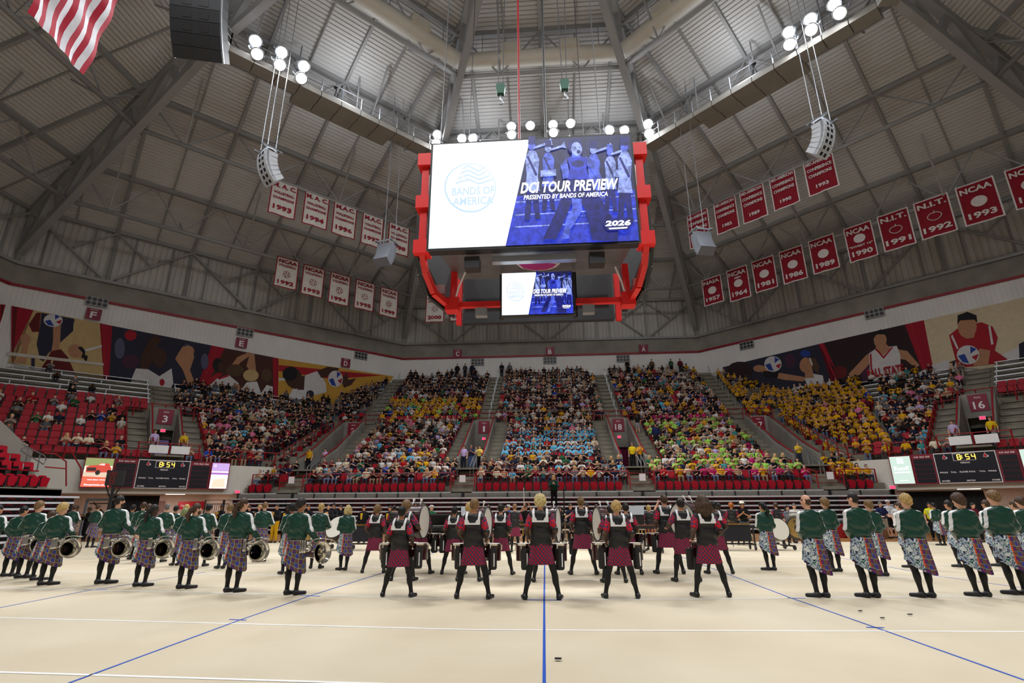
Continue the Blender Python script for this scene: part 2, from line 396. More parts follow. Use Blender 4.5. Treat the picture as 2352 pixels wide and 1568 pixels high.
for k, (x, y) in enumerate([(586, 92), (590, 122), (646, 118), (642, 147), (697, 150), (691, 178)]):
    flood(on_facet('northwest', x, y, 19.7), (-4+k, -3, 0), ['upper', 'lower'][k % 2]+' flood lamp of the '+['pair next to the black speaker array', 'pair behind the speaker cables', 'pair beside the white side catwalk gate'][k//2])
for k, (x, y) in enumerate([(1812, 72), (1814, 100), (1862, 42), (1864, 66), (1917, 8), (1930, 28)]):
    flood(on_facet('northeast', x, y, 19.7), (4-k, -3, 0), ['upper', 'lower'][k % 2]+' flood lamp of the '+['pair beside the red banner side gate', 'pair behind the red side speaker cables', 'pair at the roof hip over red banners'][k//2])
for k, (x, y) in enumerate([(1005, 308), (1003, 328), (1061, 317), (1086, 317), (1175, 289), (1175, 308), (1218, 287), (1270, 285), (1271, 303), (1310, 282), (1400, 298), (1434, 298), (1488, 283), (1490, 305)]):
    flood(on_facet('north', x, y, 19.7), (-6+k, -3, 0), 'flood lamp glowing just above the top edge of the video board' if 4 <= k <= 11 else ('flood lamp at the board corner over the white half of the screen' if k < 4 else 'flood lamp at the board corner over the picture half of the screen'), power=LAMP_W*.8)
# the same lamps on the camera side of the ring (out of the frame)
for s, ts in (('southwest', (-4, 0, 4)), ('southeast', (-4, 0, 4)), ('south', (-5, -2, 2, 5))):
    for t in ts: flood(P(s, t, 19.7, 31.2), (0, 11, 1), 'flood lamp on the catwalk over the camera side', power=LAMP_W*.78, group='flood lamps behind the camera')
for s in ('west', 'east'):
    for t in (-4, 0, 4): flood(P(s, t, 19.7, 31.2), (0, -3, 0), 'flood lamp on the '+('flag' if s == 'west' else 'red banner')+' side catwalk', power=LAMP_W*.8)

# added point fills near the lamp clusters: brighten the roof as lamp spill would
for s, t, e in (('northwest', 0, 330), ('northeast', 0, 330), ('north', -5, 240), ('north', 5, 240), ('west', 0, 190), ('east', 0, 190), ('southwest', 0, 180), ('southeast', 0, 180), ('south', 0, 180)):
    ld = bpy.data.lights.new('roof_fill', 'POINT'); ld.energy = e; ld.shadow_soft_size = .6; ld.color = (.9, .94, 1.0)
    lo = bpy.data.objects.new('roof_fill', ld); COL.objects.link(lo); lo.location = P(s, t, 19.0, 31.6)
# ------------------------------------------------------------------ seating bowl
N_Y0, N_TR, N_RI, N_Z0 = 18.0, .82, .413, 2.5        # north stand, lower tier: 15 rows
def nz(y):      # tread height of the north stand
    if y < 30.3: return N_Z0 + N_RI*int((y-N_Y0)/N_TR)
    return 8.9 + .54*int((y-30.9)/.77) if y >= 30.9 else 8.7
C_N0, C_TR, C_RI, C_Z0 = 28.4, .84, .504, 4.3        # corner stands: 15 rows up to the wall
UP_ROWS = [(30.9+.77*j, 8.9+.54*j) for j in range(13)]
LO_ROWS = [(N_Y0+N_TR*i, N_Z0+N_RI*i) for i in range(15)]
CO_ROWS = [(C_N0+C_TR*i, C_Z0+C_RI*i) for i in range(15)]
AISLES = (5.8, 17.5)
def up_xend(y, z):       # how far an upper north row runs before it meets the corner stand or the wall
    n = min(41.0, C_N0+(z-C_Z0)/.6); return max(17.0, n*sqrt(2)-y)
stepm = mat('stand_concrete', srgb(128, 122, 108), .85, var=.2, vscale=1.2)
nosing = mat('stair_nosing', srgb(160, 154, 138), .8)
mb = MB(); HW = 21.0
def gapbox(mb, x0, x1, y0, y1, z0, z1): mb.box(((x0+x1)/2, (y0+y1)/2, (z0+z1)/2), (x1-x0, y1-y0, z1-z0))
for i, (y, z) in enumerate(LO_ROWS):
    cuts = []
    if 21.2 <= y+.1 < 28.6: cuts = [(c*s-.95, c*s+.95) for s in (-1, 1) for c in AISLES]
    xs = [-HW]+[v for c in sorted(cuts) for v in c]+[HW]
    for a, b in zip(xs[0::2], xs[1::2]): gapbox(mb, a, b, y, y+N_TR+.1, z-1.4, z)
gapbox(mb, -HW, HW, 30.2, 31.0, 7.2, 8.7)
for y, z in UP_ROWS:
    e = up_xend(y, z); gapbox(mb, -e, e, y, min(y+.9, 40.95), z-1.4, z)
gapbox(mb, -HW, HW, 18.0, 18.3, .0, 2.5)
st = tag(mb.build('stand_north', stepm), kind='structure')
for sd, mir in (('northwest', 1), ('northeast', -1)):
    mb = MB(); N, T = frame(sd)
    for i, (n, z) in enumerate(CO_ROWS):
        # end towards the north stand: x = 19.6 plane for the low rows, the meeting line for the high ones
        te = n-sqrt(2)*19.6 if n < 35 else max(n-sqrt(2)*19.6, (30.6+(z-8.7)/.70)*sqrt(2)-n)
        lim = min(23.0, 56.6-n); t0, t1 = (-lim, te) if mir == 1 else (-te, lim)
        segs = [(t0, t1)]
        if 29.6 < n+.1 < 33.6:
            c = -6.3*mir; segs = [(t0, c-.95), (c+.95, t1)]
        for a, b in segs:
            mb.box(P(sd, (a+b)/2, n+(C_TR+.1)/2, z-.7), (b-a, C_TR+.1, 1.4), facing(sd))
    tag(mb.build('stand_'+sd, stepm), kind='structure')
for sx, nm in ((-1, 'stand_west'), (1, 'stand_east')):
    mb = MB()
    for i in range(14):
        gapbox(mb, *sorted((sx*(24.0+.82*i), sx*(24.92+.82*i))), -14, 8.0 if i < 4 else 8.0-.0*i, 2.55+.413*i-1.4, 2.55+.413*i)
    gapbox(mb, *sorted((sx*24.0, sx*24.3)), -14, 8, 0, 2.5)
    tag(mb.build(nm, stepm), kind='structure')

# vomitories: side walls with red caps, portal wall, sign, exit sign, doorway
FONT_CACHE = {}; TEXT_JOBS = []
def text(s, loc, size, material, parent=None, rz=0.0, width=None, name='lettering', shear=0.0, bold=0.0, height=None, space=1.0, tilt=0.0, align='CENTER'):
    """upright lettering that faces local -y (rz turns it); width/height in metres; built in one go by finish_text()"""
    TEXT_JOBS.append((s, tuple(loc), material, parent, rz, width, height, name, shear, bold/max(size, 1e-6), tilt))
def finish_text():
    keys = {}
    for j in TEXT_JOBS:
        k = (j[0], j[8], round(j[9], 3))
        if k in keys: continue
        cu = bpy.data.curves.new('lettering', 'FONT'); cu.body = k[0]; cu.size = 1.0; cu.extrude = .002; cu.align_x = 'CENTER'; cu.align_y = 'CENTER'
        cu.shear = k[1]; cu.offset = min(k[2], .04); cu.resolution_u = 2
        o = bpy.data.objects.new('lettering', cu); COL.objects.link(o); keys[k] = o
    dg = bpy.context.evaluated_depsgraph_get(); base = {}
    for k, o in keys.items(): base[k] = bpy.data.meshes.new_from_object(o.evaluated_get(dg))
    for o in keys.values(): bpy.data.objects.remove(o, do_unlink=True)
    for s, loc, material, parent, rz, width, height, name, shear, bold, tilt in TEXT_JOBS:
        me = base[(s, shear, round(bold, 3))].copy(); me.materials.clear(); me.materials.append(material)
        co = np.empty(len(me.vertices)*3, 'f'); me.vertices.foreach_get('co', co); co = co.reshape(-1, 3)
        if len(co):
            for ax in (0, 1): co[:, ax] -= (co[:, ax].max()+co[:, ax].min())/2
            if width: co[:, 0] *= width/max(np.ptp(co[:, 0]), 1e-6)
            if height: co[:, 1] *= height/max(np.ptp(co[:, 1]), 1e-6)
            co[:, 2] *= 1.5
            me.vertices.foreach_set('co', co.ravel()); me.update()
        o = bpy.data.objects.new(name, me); o.location = loc; o.rotation_euler = (pi/2+tilt, 0, rz); link(o, parent)
    TEXT_JOBS.clear()
signred = mat('sign_maroon', srgb(126, 12, 44), .5); signwhite = mat('sign_white', srgb(232, 226, 228), .5)
exitred = mat('exit_red', (.8, .02, .05), .4, emit=(1, .04, .12), estr=1.6); exitwhite = mat('exit_case', srgb(225, 215, 215), .4)
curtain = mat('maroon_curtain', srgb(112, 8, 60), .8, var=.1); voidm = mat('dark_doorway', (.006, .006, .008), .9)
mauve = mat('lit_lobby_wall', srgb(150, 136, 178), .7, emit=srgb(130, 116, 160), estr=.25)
def vomitory(num, origin, rz, rise, run, where, door):
    """local frame: +y runs up the stand; rise over run is the slope of the rows beside it"""
    r = empty('vomitory_wall', origin, rz); tag(r, kind='structure')
    sl = rise/run; L = run
    for sx in (-1, 1):
        b = MB(); x0, x1 = (.78, .98) if sx > 0 else (-.98, -.78)
        prof = [(-.3, -.8), (-.3, .75), (0, .9), (L*.3, rise*.3+.5), (L+.2, rise+.45), (L+.2, -.8)]
        b.prism([(x0, y, z) for y, z in prof], (x1-x0, 0, 0)); b.build('parapet', concrete, r)
        b = MB(); xm = (x0+x1)/2; b.tube([(xm, -.2, .95), (xm, L*.3, rise*.3+.75), (xm, L*.6, rise*.6+.72), (xm, L+.2, rise+.7)], .05, 6); b.build('cap_rail', redrail, r)
    b = MB(); dh, dw = 2.15, .72
    b.box((0, L+.1, (dh+rise+.45)/2), (1.56, .2, rise+.45-dh)); b.build('portal_lintel', concrete, r)
    b = MB(); b.box((-.77, L+.1, dh/2), (.1, .2, dh)); b.box((.77, L+.1, dh/2), (.1, .2, dh)); b.build('portal_jamb', concrete, r)
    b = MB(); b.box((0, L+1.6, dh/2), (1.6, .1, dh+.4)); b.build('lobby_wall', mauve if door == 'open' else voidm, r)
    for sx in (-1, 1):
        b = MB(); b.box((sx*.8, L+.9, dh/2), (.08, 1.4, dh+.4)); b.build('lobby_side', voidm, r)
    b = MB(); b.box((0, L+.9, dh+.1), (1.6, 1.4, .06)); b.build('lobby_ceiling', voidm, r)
    b = MB(); b.box((0, L/2, -.06), (1.6, L+3, .1)); b.build('tunnel_floor', stepm, r)
    if door in ('curtain', 'half'):
        b = MB(); w = 1.5 if door == 'curtain' else .95; n = 12; x = -.72
        vs = [(x+w*k/n, L+.25+.04*(k % 2), z) for z in (.02, dh) for k in range(n+1)]
        b.add(vs, [(k, k+1, n+2+k, n+1+k) for k in range(n)]); b.build('maroon_curtain', curtain, r)
    sg = empty('aisle_sign', r.matrix_basis @ Vector((0.05, L-.03, rise-.3)), rz)
    tag(sg, f'square maroon sign with white number {num} above {where}', 'sign', 'aisle number signs')
    b = MB(); b.box((0, 0, .1), (.98, .03, 1.1)); b.build('sign_board', signred, sg)
    text(str(num), (0, -.02, -.05), .7, signwhite, sg, height=.5, width=.17 if num == 1 else (.33 if num < 10 else .58), bold=.012, name='number')
    text('Aisle', (0, -.02, .46), .2, signwhite, sg, name='word', height=.12, width=.36)
    ex = empty('exit_sign', r.matrix_basis @ Vector((.05, L-.05, rise-1.2)), rz); tag(ex, f'small lit red exit sign under the maroon number {num}', 'exit sign', 'exit signs in the aisles')
    b = MB(); b.box((0, 0, 0), (.34, .06, .24)); b.build('case', exitwhite, ex); text('EXIT', (0, -.035, 0), .2, exitred, ex, width=.26, height=.16, bold=.006)
    b = MB(); b.box((0, -.028, 0), (.28, .02, .18)); b.build('red_face', exitred, ex)
    return r
vom_len = 7.3
vomitory(1, (-5.8, 21.2, 4.15), 0, 4.2, vom_len, 'the half-curtained doorway', 'half')
vomitory(18, (5.8, 21.2, 4.15), 0, 4.2, vom_len, 'the fully curtained doorway', 'curtain')
vomitory(2, (-17.5, 21.2, 4.15), 0, 4.2, vom_len, 'the doorway at the volleyball mural corner', 'dark')
vomitory(17, (17.5, 21.2, 4.15), 0, 4.2, vom_len, 'the doorway beside the yellow shirted crowd', 'dark')
def local_on(sd, t, n, z): p = P(sd, t, n, z); return (p.x, p.y, p.z)
vomitory(3, local_on('northwest', -6.3, 29.6, 4.85), facing('northwest'), 3.3, 3.9, 'the scoreboard with the truck advert', 'open')
vomitory(16, local_on('northeast', 6.3, 29.6, 4.85), facing('northeast'), 3.3, 3.9, 'the scoreboard with the pale green advert', 'dark')

# stairs beside the vomitories and up the upper tier: one flight = one structure with a step per half rise
def flight(name, pts, w, rz):
    """pts: list of (centre, z) steps"""
    r = empty(name, pts[0], rz); tag(r, kind='structure'); base = Matrix.Rotation(-rz, 3, 'Z')
    key = ('step', round(w, 2))
    if key not in FONT_CACHE:
        b = MB(); b.box((0, 0, -.1), (w, .42, .2)); b.box((0, -.19, .003), (w, .05, .008), m=1); FONT_CACHE[key] = b.mesh('stair_step', [stepm, nosing])
    for p in pts:
        d = base @ (Vector(p)-Vector(pts[0])); obj_from(FONT_CACHE[key], 'stair_step', r, loc=d)
for xa in (-17.5, -5.8, 5.8, 17.5):
    for dx in (-1.5, 1.5):
        flight('stair_flight', [(xa+dx, y+.2, z+.2) for y, z in LO_ROWS[4:]], 1.02, 0)
    flight('stair_flight', [(xa, y+.2, z+.2) for y, z in LO_ROWS[:4]], 1.3, 0)
    xu = xa if abs(xa) < 10 else math.copysign(17.0, xa)
    flight('stair_flight', [(xu, y+.2, z+.25) for y, z in UP_ROWS[:-1]], 1.3, 0)
for sd, mir in (('northwest', 1), ('northeast', -1)):
    for dt in (-1.6, 1.6):
        flight('stair_flight', [local_on(sd, -6.3*mir+dt, n+.2, z+.24) for n, z in CO_ROWS[1:8]], 1.1, facing(sd))
    flight('stair_flight', [local_on(sd, -6.1*mir, n+.2, z+.24) for n, z in CO_ROWS[8:14]], 1.3, facing(sd))

# ---- rails
def rail(name, pts, label, group, material=redrail, h=.85, r=.032, mids=(.45,), posts=True, every=1):
    """top rail over the points, mid rails, a post at each point"""
    o = empty(name, pts[0]); tag(o, label, 'railing', group); b0 = Vector(pts[0])
    q = [Vector(p)-b0 for p in pts]
    b = MB(); b.tube([p+Vector((0, 0, h)) for p in q], r, 6); b.build('top_rail', material, o)
    for m in mids:
        b = MB(); b.tube([p+Vector((0, 0, m)) for p in q], r*.8, 5); b.build('mid_rail', material, o)
    if posts:
        for p in q[::every]:
            b = MB(); b.beam(p, p+Vector((0, 0, h)), r*1.8); b.build('post', material, o)
    return o
def span(a, b, n): return [tuple(Vector(a).lerp(Vector(b), k/n)) for k in range(n+1)]
for k, (a, b) in enumerate(((-20.6, -18.4), (-16.6, -6.7), (-5.0, 5.0), (6.7, 16.6), (18.4, 20.6))):
    rail('front_railing', span((a, 18.9, 2.5+.41), (b, 18.9, 2.91), max(2, int((b-a)/2))), 'red front railing '+['ending at the truck advert scoreboard', 'between gates two and one', 'between gates one and eighteen', 'between gates eighteen and seventeen', 'below the yellow shirted block'][k], 'red railings', mids=())
for xa in (-17.5, -5.85, 5.85, 17.5):
    q = [(xa-.8, 19.9, 3.0), (xa-.8, 18.3, 2.6), (xa+.8, 18.3, 2.6), (xa+.8, 19.9, 3.0)]
    nm = {-17.5: 'two', -5.85: 'one', 5.85: 'eighteen', 17.5: 'seventeen'}[xa]
    rail('gate_railing', q, f'low red gate railing at the foot of the stairs to sign {nm}', 'red gate railings', h=1.0, mids=(.33, .66))
    o = MB(); o.box((0, 0, 0), (.4, .02, .45)); o = o.build('notice', signwhite, loc=(xa, 18.26, 3.35)); tag(o, f'white paper notice on the red gate below sign {nm}', 'notice', 'paper notices on gates')
    y0 = 29.9; rail('landing_railing', span((xa-1.9, y0, 8.7), (xa+1.9, y0, 8.7), 3), f'red landing railing above sign {nm}', 'red landing railings', h=.95, mids=(.5,))
    # slim white handrails in the middle of the upper stairs, one per two rows
    xu = xa if abs(xa) < 10 else math.copysign(17.0, xa)
    for j in range(0, 12, 2):
        y, z = UP_ROWS[j]; y2, z2 = UP_ROWS[j+1]
        b = MB(); b.tube([(0, .1, .25), (0, .1, 1.15), (0, .65, 1.15+.45), (0, .65, .7)], .03, 5); o = b.build('stair_handrail', galv, loc=(xu+.25, y, z))
        tag(o, f'steel handrail hoop on the upper stairs over sign {nm}, {["lowest", "second", "third", "fourth", "fifth", "topmost"][j//2]} of its line', 'handrail', 'steel stair handrails')
    b = MB(); b.tube([(-.1, 0, 0), (-.1, 0, 1.0), (-.1, 1.4, 1.7), (-.1, 1.4, .6)], .035, 6); b.tube([(.15, 0, 0), (.15, 0, 1.0), (.15, 1.4, 1.7), (.15, 1.4, .6)], .035, 6)
    o = b.build('steel_handrail', galv, loc=(xa+.35, 19.9, 3.3)); tag(o, f'bright steel handrail on the steps before doorway {nm}', 'handrail', 'steel lower handrails')
for sd, mir in (('northwest', 1), ('northeast', -1)):
    nm = 'three' if mir == 1 else 'sixteen'
    L = lambda t, n, z: local_on(sd, t*mir, n, z)
    rail('landing_railing', [L(-9.5, 33.9, 7.9), L(-8.2, 33.9, 7.9), L(-6.3, 33.9, 7.9), L(-4.4, 33.9, 7.9), L(-3.2, 33.9, 7.9)], f'red landing railing above sign {nm}', 'red landing railings', h=1.0, mids=(.5,))
    rail('balcony_railing', [L(t, 28.5, 4.3) for t in (-14, -11.5, -8.6)], f'red balcony railing on the scoreboard, far side of sign {nm}', 'red balcony railings', h=1.05, mids=(.5,))
    rail('balcony_railing', [L(t, 28.5, 4.3) for t in (-4, -2, 0.3)], f'red balcony railing on the scoreboard, north stand side of sign {nm}', 'red balcony railings', h=1.05, mids=(.5,))
    rail('balcony_railing', [L(t, 28.6, 4.6) for t in (-8.0, -6.3, -4.6)], f'red balcony railing right below sign {nm}', 'red balcony railings', h=1.0, mids=(.35, .7))
    for k in range(2):
        b = MB(); b.box((0, 0, 0), (1.05, .03, .5)); o = b.build('white_board', whitem, loc=L(-6.9+1.2*k, 28.52, 5.2), rz=facing(sd)); tag(o, f'white board hung on the balcony railing below sign {nm}', 'board', f'white boards below sign {nm}')
    # raking rails between the corner stand and the north stand
    q = [local_on(sd, (n-sqrt(2)*19.9)*mir, n, z) for n, z in CO_ROWS[:8]]
    rail('raking_railing', q, f'long red raking railing between the {"truck advert" if mir == 1 else "yellow crowd"} corner and the north stand', 'red raking railings', h=.9, mids=(.45,))
    for dt, w in ((-2.3, 'outer'), (2.3, 'inner')):
        q = [local_on(sd, (-6.3+dt)*mir, n, z) for n, z in CO_ROWS[1:8]]
        rail('raking_railing', q, f'red raking railing on the {w} edge of the stairs at sign {nm}', 'red raking railings', h=.75, mids=())
# ------------------------------------------------------------------ seats, benches, retracted bleachers
def seat_meshes():
    b = MB()        # folded pan seen from the front: rounded trapezoid, slightly dished
    prof = [(-.21, .40), (-.225, .36), (-.2, .2), (-.165, .04), (-.14, 0), (.14, 0), (.165, .04), (.2, .2), (.225, .36), (.21, .40), (.12, .43), (-.12, .43)]
    b.prism([(x, -.02-.04*(z/.43), z) for x, z in prof], (0, .07, 0)); pan = b.mesh('seat_pan', redseat)
    b = MB(); prof = [(-.21, .0), (.21, .0), (.23, .3), (.2, .42), (.1, .46), (-.1, .46), (-.2, .42), (-.23, .3)]
    b.prism([(x, .1+.06*z, z) for x, z in prof], (0, .05, 0)); back = b.mesh('seat_back', redseat)
    b = MB(); b.box((-.26, .1, .2), (.05, .26, .36)); b.box((-.26, .0, .42), (.06, .3, .04)); b.box((-.26, .12, -.06), (.08, .12, .2)); br = b.mesh('seat_bracket', blackp)
    b = MB(); b.box((0, -.1, .42), (.44, .42, .06)); op = b.mesh('seat_pan_open', redseat)
    return pan, back, br, op
PAN, BACK, BRK, OPEN = seat_meshes()
NSEAT = [0]
def seat(loc, rz, label, group, name='folding_seat'):
    r = empty(name, loc, rz); tag(r, label, 'seat', group)
    o = obj_from(PAN, 'seat_pan', r, (0, 0, .08)); o = obj_from(BACK, 'seat_back', r, (0, 0, .15)); obj_from(BRK, 'seat_bracket', r, (0, 0, .08)); NSEAT[0] += 1
# front row, local +y points back into the stand, so the seats face the floor
secs = [(-20.5, -18.5, 'between the truck advert and gate two'), (-16.55, -6.75, 'between gates two and one'), (-4.95, 4.95, 'between gates one and eighteen'), (6.75, 16.55, 'between gates eighteen and seventeen'), (18.5, 20.5, 'below the yellow shirted block')]
for a, b, w in secs:
    n = int((b-a)/.53)
    for k in range(n): seat((a+.27+.53*k, 18.35, 2.5), 0, f'empty folded red seat in the front row {w}', 'front row seats '+w)
    mb = MB(); mb.box(((a+b)/2, 18.1, 2.47), (b-a+.4, .5, .06)); o = mb.build('seat_platform', mat('platform_grey', srgb(206, 206, 208), .5)); tag(o, f'pale metal platform edge under the front row seats {w}', 'platform', 'front platforms')
for k in range(18): seat((-24.35, 7.3-.53*k, 2.55), pi/2, 'empty folded red seat in the low end row left of the truck advert', 'front row seats at the end stand')
# upright seats: two plain boards, used for every empty chair-back in the stands
b = MB(); b.prism([(-.22, .12, .42), (.22, .12, .42), (.23, .19, .78), (.18, .2, .84), (-.18, .2, .84), (-.23, .19, .78)], (0, .04, 0)); b.prism([(-.22, -.2, .4), (.22, -.2, .4), (.22, .14, .4), (-.22, .14, .4)], (0, 0, .05)); b.box((-.26, 0, .35), (.04, .3, .5), m=1)
STADIUM_SEAT = b.mesh('stadium_seat', [redseat, blackp])
SV = np.array(b.v); SF = b.f; SM = b.m

# retracted telescopic bleachers under the front row
b = MB(); pts = [(-.22+.44*k/8, 0, .05+.07*sin(pi*k/8)) for k in range(9)]; b.tube(pts, .018, 5); FSEAT = b.mesh('folded_seat', redseat)
b = MB(); b.box((0, 0, 0), (1, .34, .075)); 
greyedge = mat('bleacher_edge', srgb(198, 198, 206), .5, var=.06); conc2 = mat('bleacher_wall', srgb(128, 122, 112), .85, var=.15)
for a, bb, w in [(-20.8, -17.0, 'beside the truck advert scoreboard'), (-17.0, -5.7, 'below gates two and one'), (-5.7, 5.7, 'below the light blue shirted crowd'), (5.7, 17.0, 'below gates eighteen and seventeen'), (17.0, 20.6, 'below the yellow shirted block')]:
    c = (a+bb)/2; r = empty('retracted_bleacher', (c, 17.2, 0)); tag(r, f'closed black and grey telescopic bleacher {w}', 'bleacher', 'retracted bleachers')
    m = MB(); m.box((0, .3, 1.05), (bb-a, .5, 2.1)); m.build('back_panel', blackm, r)
    m = MB(); m.box((0, .55, 2.26), (bb-a, .1, .36)); m.build('concrete_face', conc2, r)
    n = int((bb-a)/1.3)
    for k in range(n+1):
        m = MB(); m.beam((a-c+.05+(bb-a-.1)*k/n, .46, 2.1), (a-c+.05+(bb-a-.1)*k/n, .46, 2.45), .07); m.build('stanchion', blackm, r)
    for lv in range(8):
        z = 2.11-.265*lv
        m = MB(); m.box((0, -.1-.02*lv, z), (bb-a-.04, .4, .085)); m.build('deck_edge', greyedge, r)
        if lv in (0, 1, 2, 3):
            k = int((bb-a-.3)/.6)
            for q in range(k): obj_from(FSEAT, 'folded_seat', r, (a-c+.35+.6*q, -.12, z-.2))
for sx in (-1, 1):
    r = empty('retracted_bleacher', (sx*23.2, 0, 0)); tag(r, 'closed black and grey telescopic bleacher at the '+('end stand left of the truck advert' if sx < 0 else 'end stand beyond the pale green advert'), 'bleacher', 'retracted bleachers')
    m = MB(); m.box((sx*.3, -3, 1.05), (.5, 22, 2.1)); m.build('back_panel', blackm, r)
    for lv in range(8):
        z = 2.15-.265*lv; m = MB(); m.box((-sx*(.02*lv), -3, z), (.4, 22-.5*lv, .085)); m.build('deck_edge', greyedge, r)
        if lv < 4:
            for q in range(14):
                o = obj_from(FSEAT, 'folded_seat', r, (0, 7.2-.6*q, z-.2), pi/2)

# plain silver benches on the top rows
def bench(sd, t0, t1, n, z, label, grp):
    c = P(sd, (t0+t1)/2, n+.45, z); r = empty('aluminium_bench', c, facing(sd)); tag(r, label, 'bench', grp)
    m = MB(); m.box((0, 0, .42), (t1-t0, .3, .05)); m.build('seat_plank', alum, r)
    m = MB(); m.box((0, -.38, .04), (t1-t0, .3, .05)); m.build('foot_plank', alum, r)
    k = max(2, int((t1-t0)/2.5))
    for q in range(k+1):
        m = MB(); m.box((-(t1-t0)/2+.1+(t1-t0-.2)*q/k, 0, .2), (.06, .2, .4)); m.build('bracket', galv, r)
for j in (7, 8, 9, 10, 11, 12):
    y, z = UP_ROWS[j]; e = up_xend(y, z)-1.1
    for a, b_, w in ((-e, -17.8, 'left of the upper stairs by the volleyball mural'), (-16.2, -6.6, 'between the stairs of signs two and one'), (-5.0, 5.0, 'between the stairs of signs one and eighteen'), (6.6, 16.2, 'between the stairs of signs eighteen and seventeen'), (17.8, e, 'beyond the upper stairs of sign seventeen')):
        if b_-a > 1: bench('north', a, b_, y, z, f'silver bench {w}, {["lowest", "second", "third", "fourth", "fifth", "top"][j-7]} bench', 'silver benches of the top rows')
for sd, mir in (('northwest', 1), ('northeast', -1)):
    for i in (10, 11, 12, 13, 14):
        n, z = CO_ROWS[i]; te = (30.6+(z-8.7)/.70)*sqrt(2)-n
        for a, b_, w in ((-min(22, 56.3-n-.6), -7.0, 'outside'), (-5.2, te, 'inside')):
            t0, t1 = (a, b_) if mir == 1 else (-b_, -a)
            if t1-t0 > 1: bench(sd, t0, t1, n, z, f'silver bench under the {"volleyball player" if mir == 1 else "red jersey"} mural {w} the aisle, {["lowest", "second", "third", "fourth", "top"][i-10]} row', 'silver benches under the murals')
# ------------------------------------------------------------------ flat print: thin coloured shapes on a screen, board or wall
def flatpoly(name, pts3, nrm, lift, material, parent, thick=.004):
    """polygon given by world points on a plane, lifted along nrm, as a thin sheet under parent (parent must be unrotated at its location)"""
    n = Vector(nrm); base = parent.location if parent is not None else Vector((0, 0, 0))
    m = MB(); q = [Vector(p)+n*lift-base for p in pts3]
    m.prism(q, n*thick); return m.build(name, material, parent)
def emis(name, rgb, s=1.0, grain=0.0):
    if name in MT: return MT[name]
    m = mat(name, (.01, .01, .01), .4, emit=srgb(*rgb), estr=s)
    if grain:       # the picture on the screen is a photograph: patchy light and dark inside each shape
        nt = m.node_tree; tc = nt.nodes.new('ShaderNodeTexCoord'); n = nt.nodes.new('ShaderNodeTexNoise'); n.inputs['Scale'].default_value = 5; n.inputs['Detail'].default_value = 6; n.inputs['Distortion'].default_value = .6
        r = nt.nodes.new('ShaderNodeMapRange'); r.inputs[1].default_value = .35; r.inputs[2].default_value = .65; r.inputs[3].default_value = s*(1-grain); r.inputs[4].default_value = s*(1+grain)
        nt.links.new(tc.outputs['Object'], n.inputs['Vector']); nt.links.new(n.outputs[0], r.inputs[0]); nt.links.new(r.outputs[0], nt.nodes['Principled BSDF'].inputs['Emission Strength'])
    return m
def ell(cx, cy, rx, ry, n=14, rot=0.0): return [(cx+rx*cos(2*pi*k/n)*cos(rot)-ry*sin(2*pi*k/n)*sin(rot), cy+rx*cos(2*pi*k/n)*sin(rot)+ry*sin(2*pi*k/n)*cos(rot)) for k in range(n)]

# ------------------------------------------------------------------ centre-hung video board
SX, SY = -1.0, -.45
VB = empty('video_board', (-.45, 3.0, 8.3)); tag(VB, 'centre-hung video board with red frame showing the tour preview picture', 'video board')
b0 = VB.location
def vb(mb, name, material, smooth=False):
    mb.v = [tuple(Vector(v)-b0) for v in mb.v]; return mb.build(name, material, VB, smooth=smooth)
redframe = mat('red_frame_paint', srgb(225, 32, 30), .4); meshm = mat('underside_panel', srgb(120, 120, 124), .35, metal=.5, var=.2, vscale=1.5)
scr_w = emis('screen_white', (244, 250, 255), 1.35); scr_d = emis('screen_navy', (40, 42, 92), .9, .35); scr_b = emis('screen_blue', (46, 62, 200), 1.0, .35)
scr_m = emis('screen_mid_blue', (84, 104, 226), 1.0, .5); scr_l = emis('screen_light_blue', (150, 168, 246), 1.0, .55); scr_k = emis('screen_dark_blue', (24, 30, 120), .9, .4); scr_s = emis('screen_soft_shadow', (196, 220, 244), 1.1)
scr_t = emis('screen_lettering', (250, 252, 255), 1.4); scr_g = emis('screen_grey', (66, 68, 96), .8)
x0, x1, z0, z1, ys = -4.02, 3.14, 10.14, 14.39, -1.0
m = MB(); m.box(((x0+x1)/2, ys+.2, (z0+z1)/2), (x1-x0+.16, .36, z1-z0+.16)); SCR = vb(m, 'main_screen', blackp)
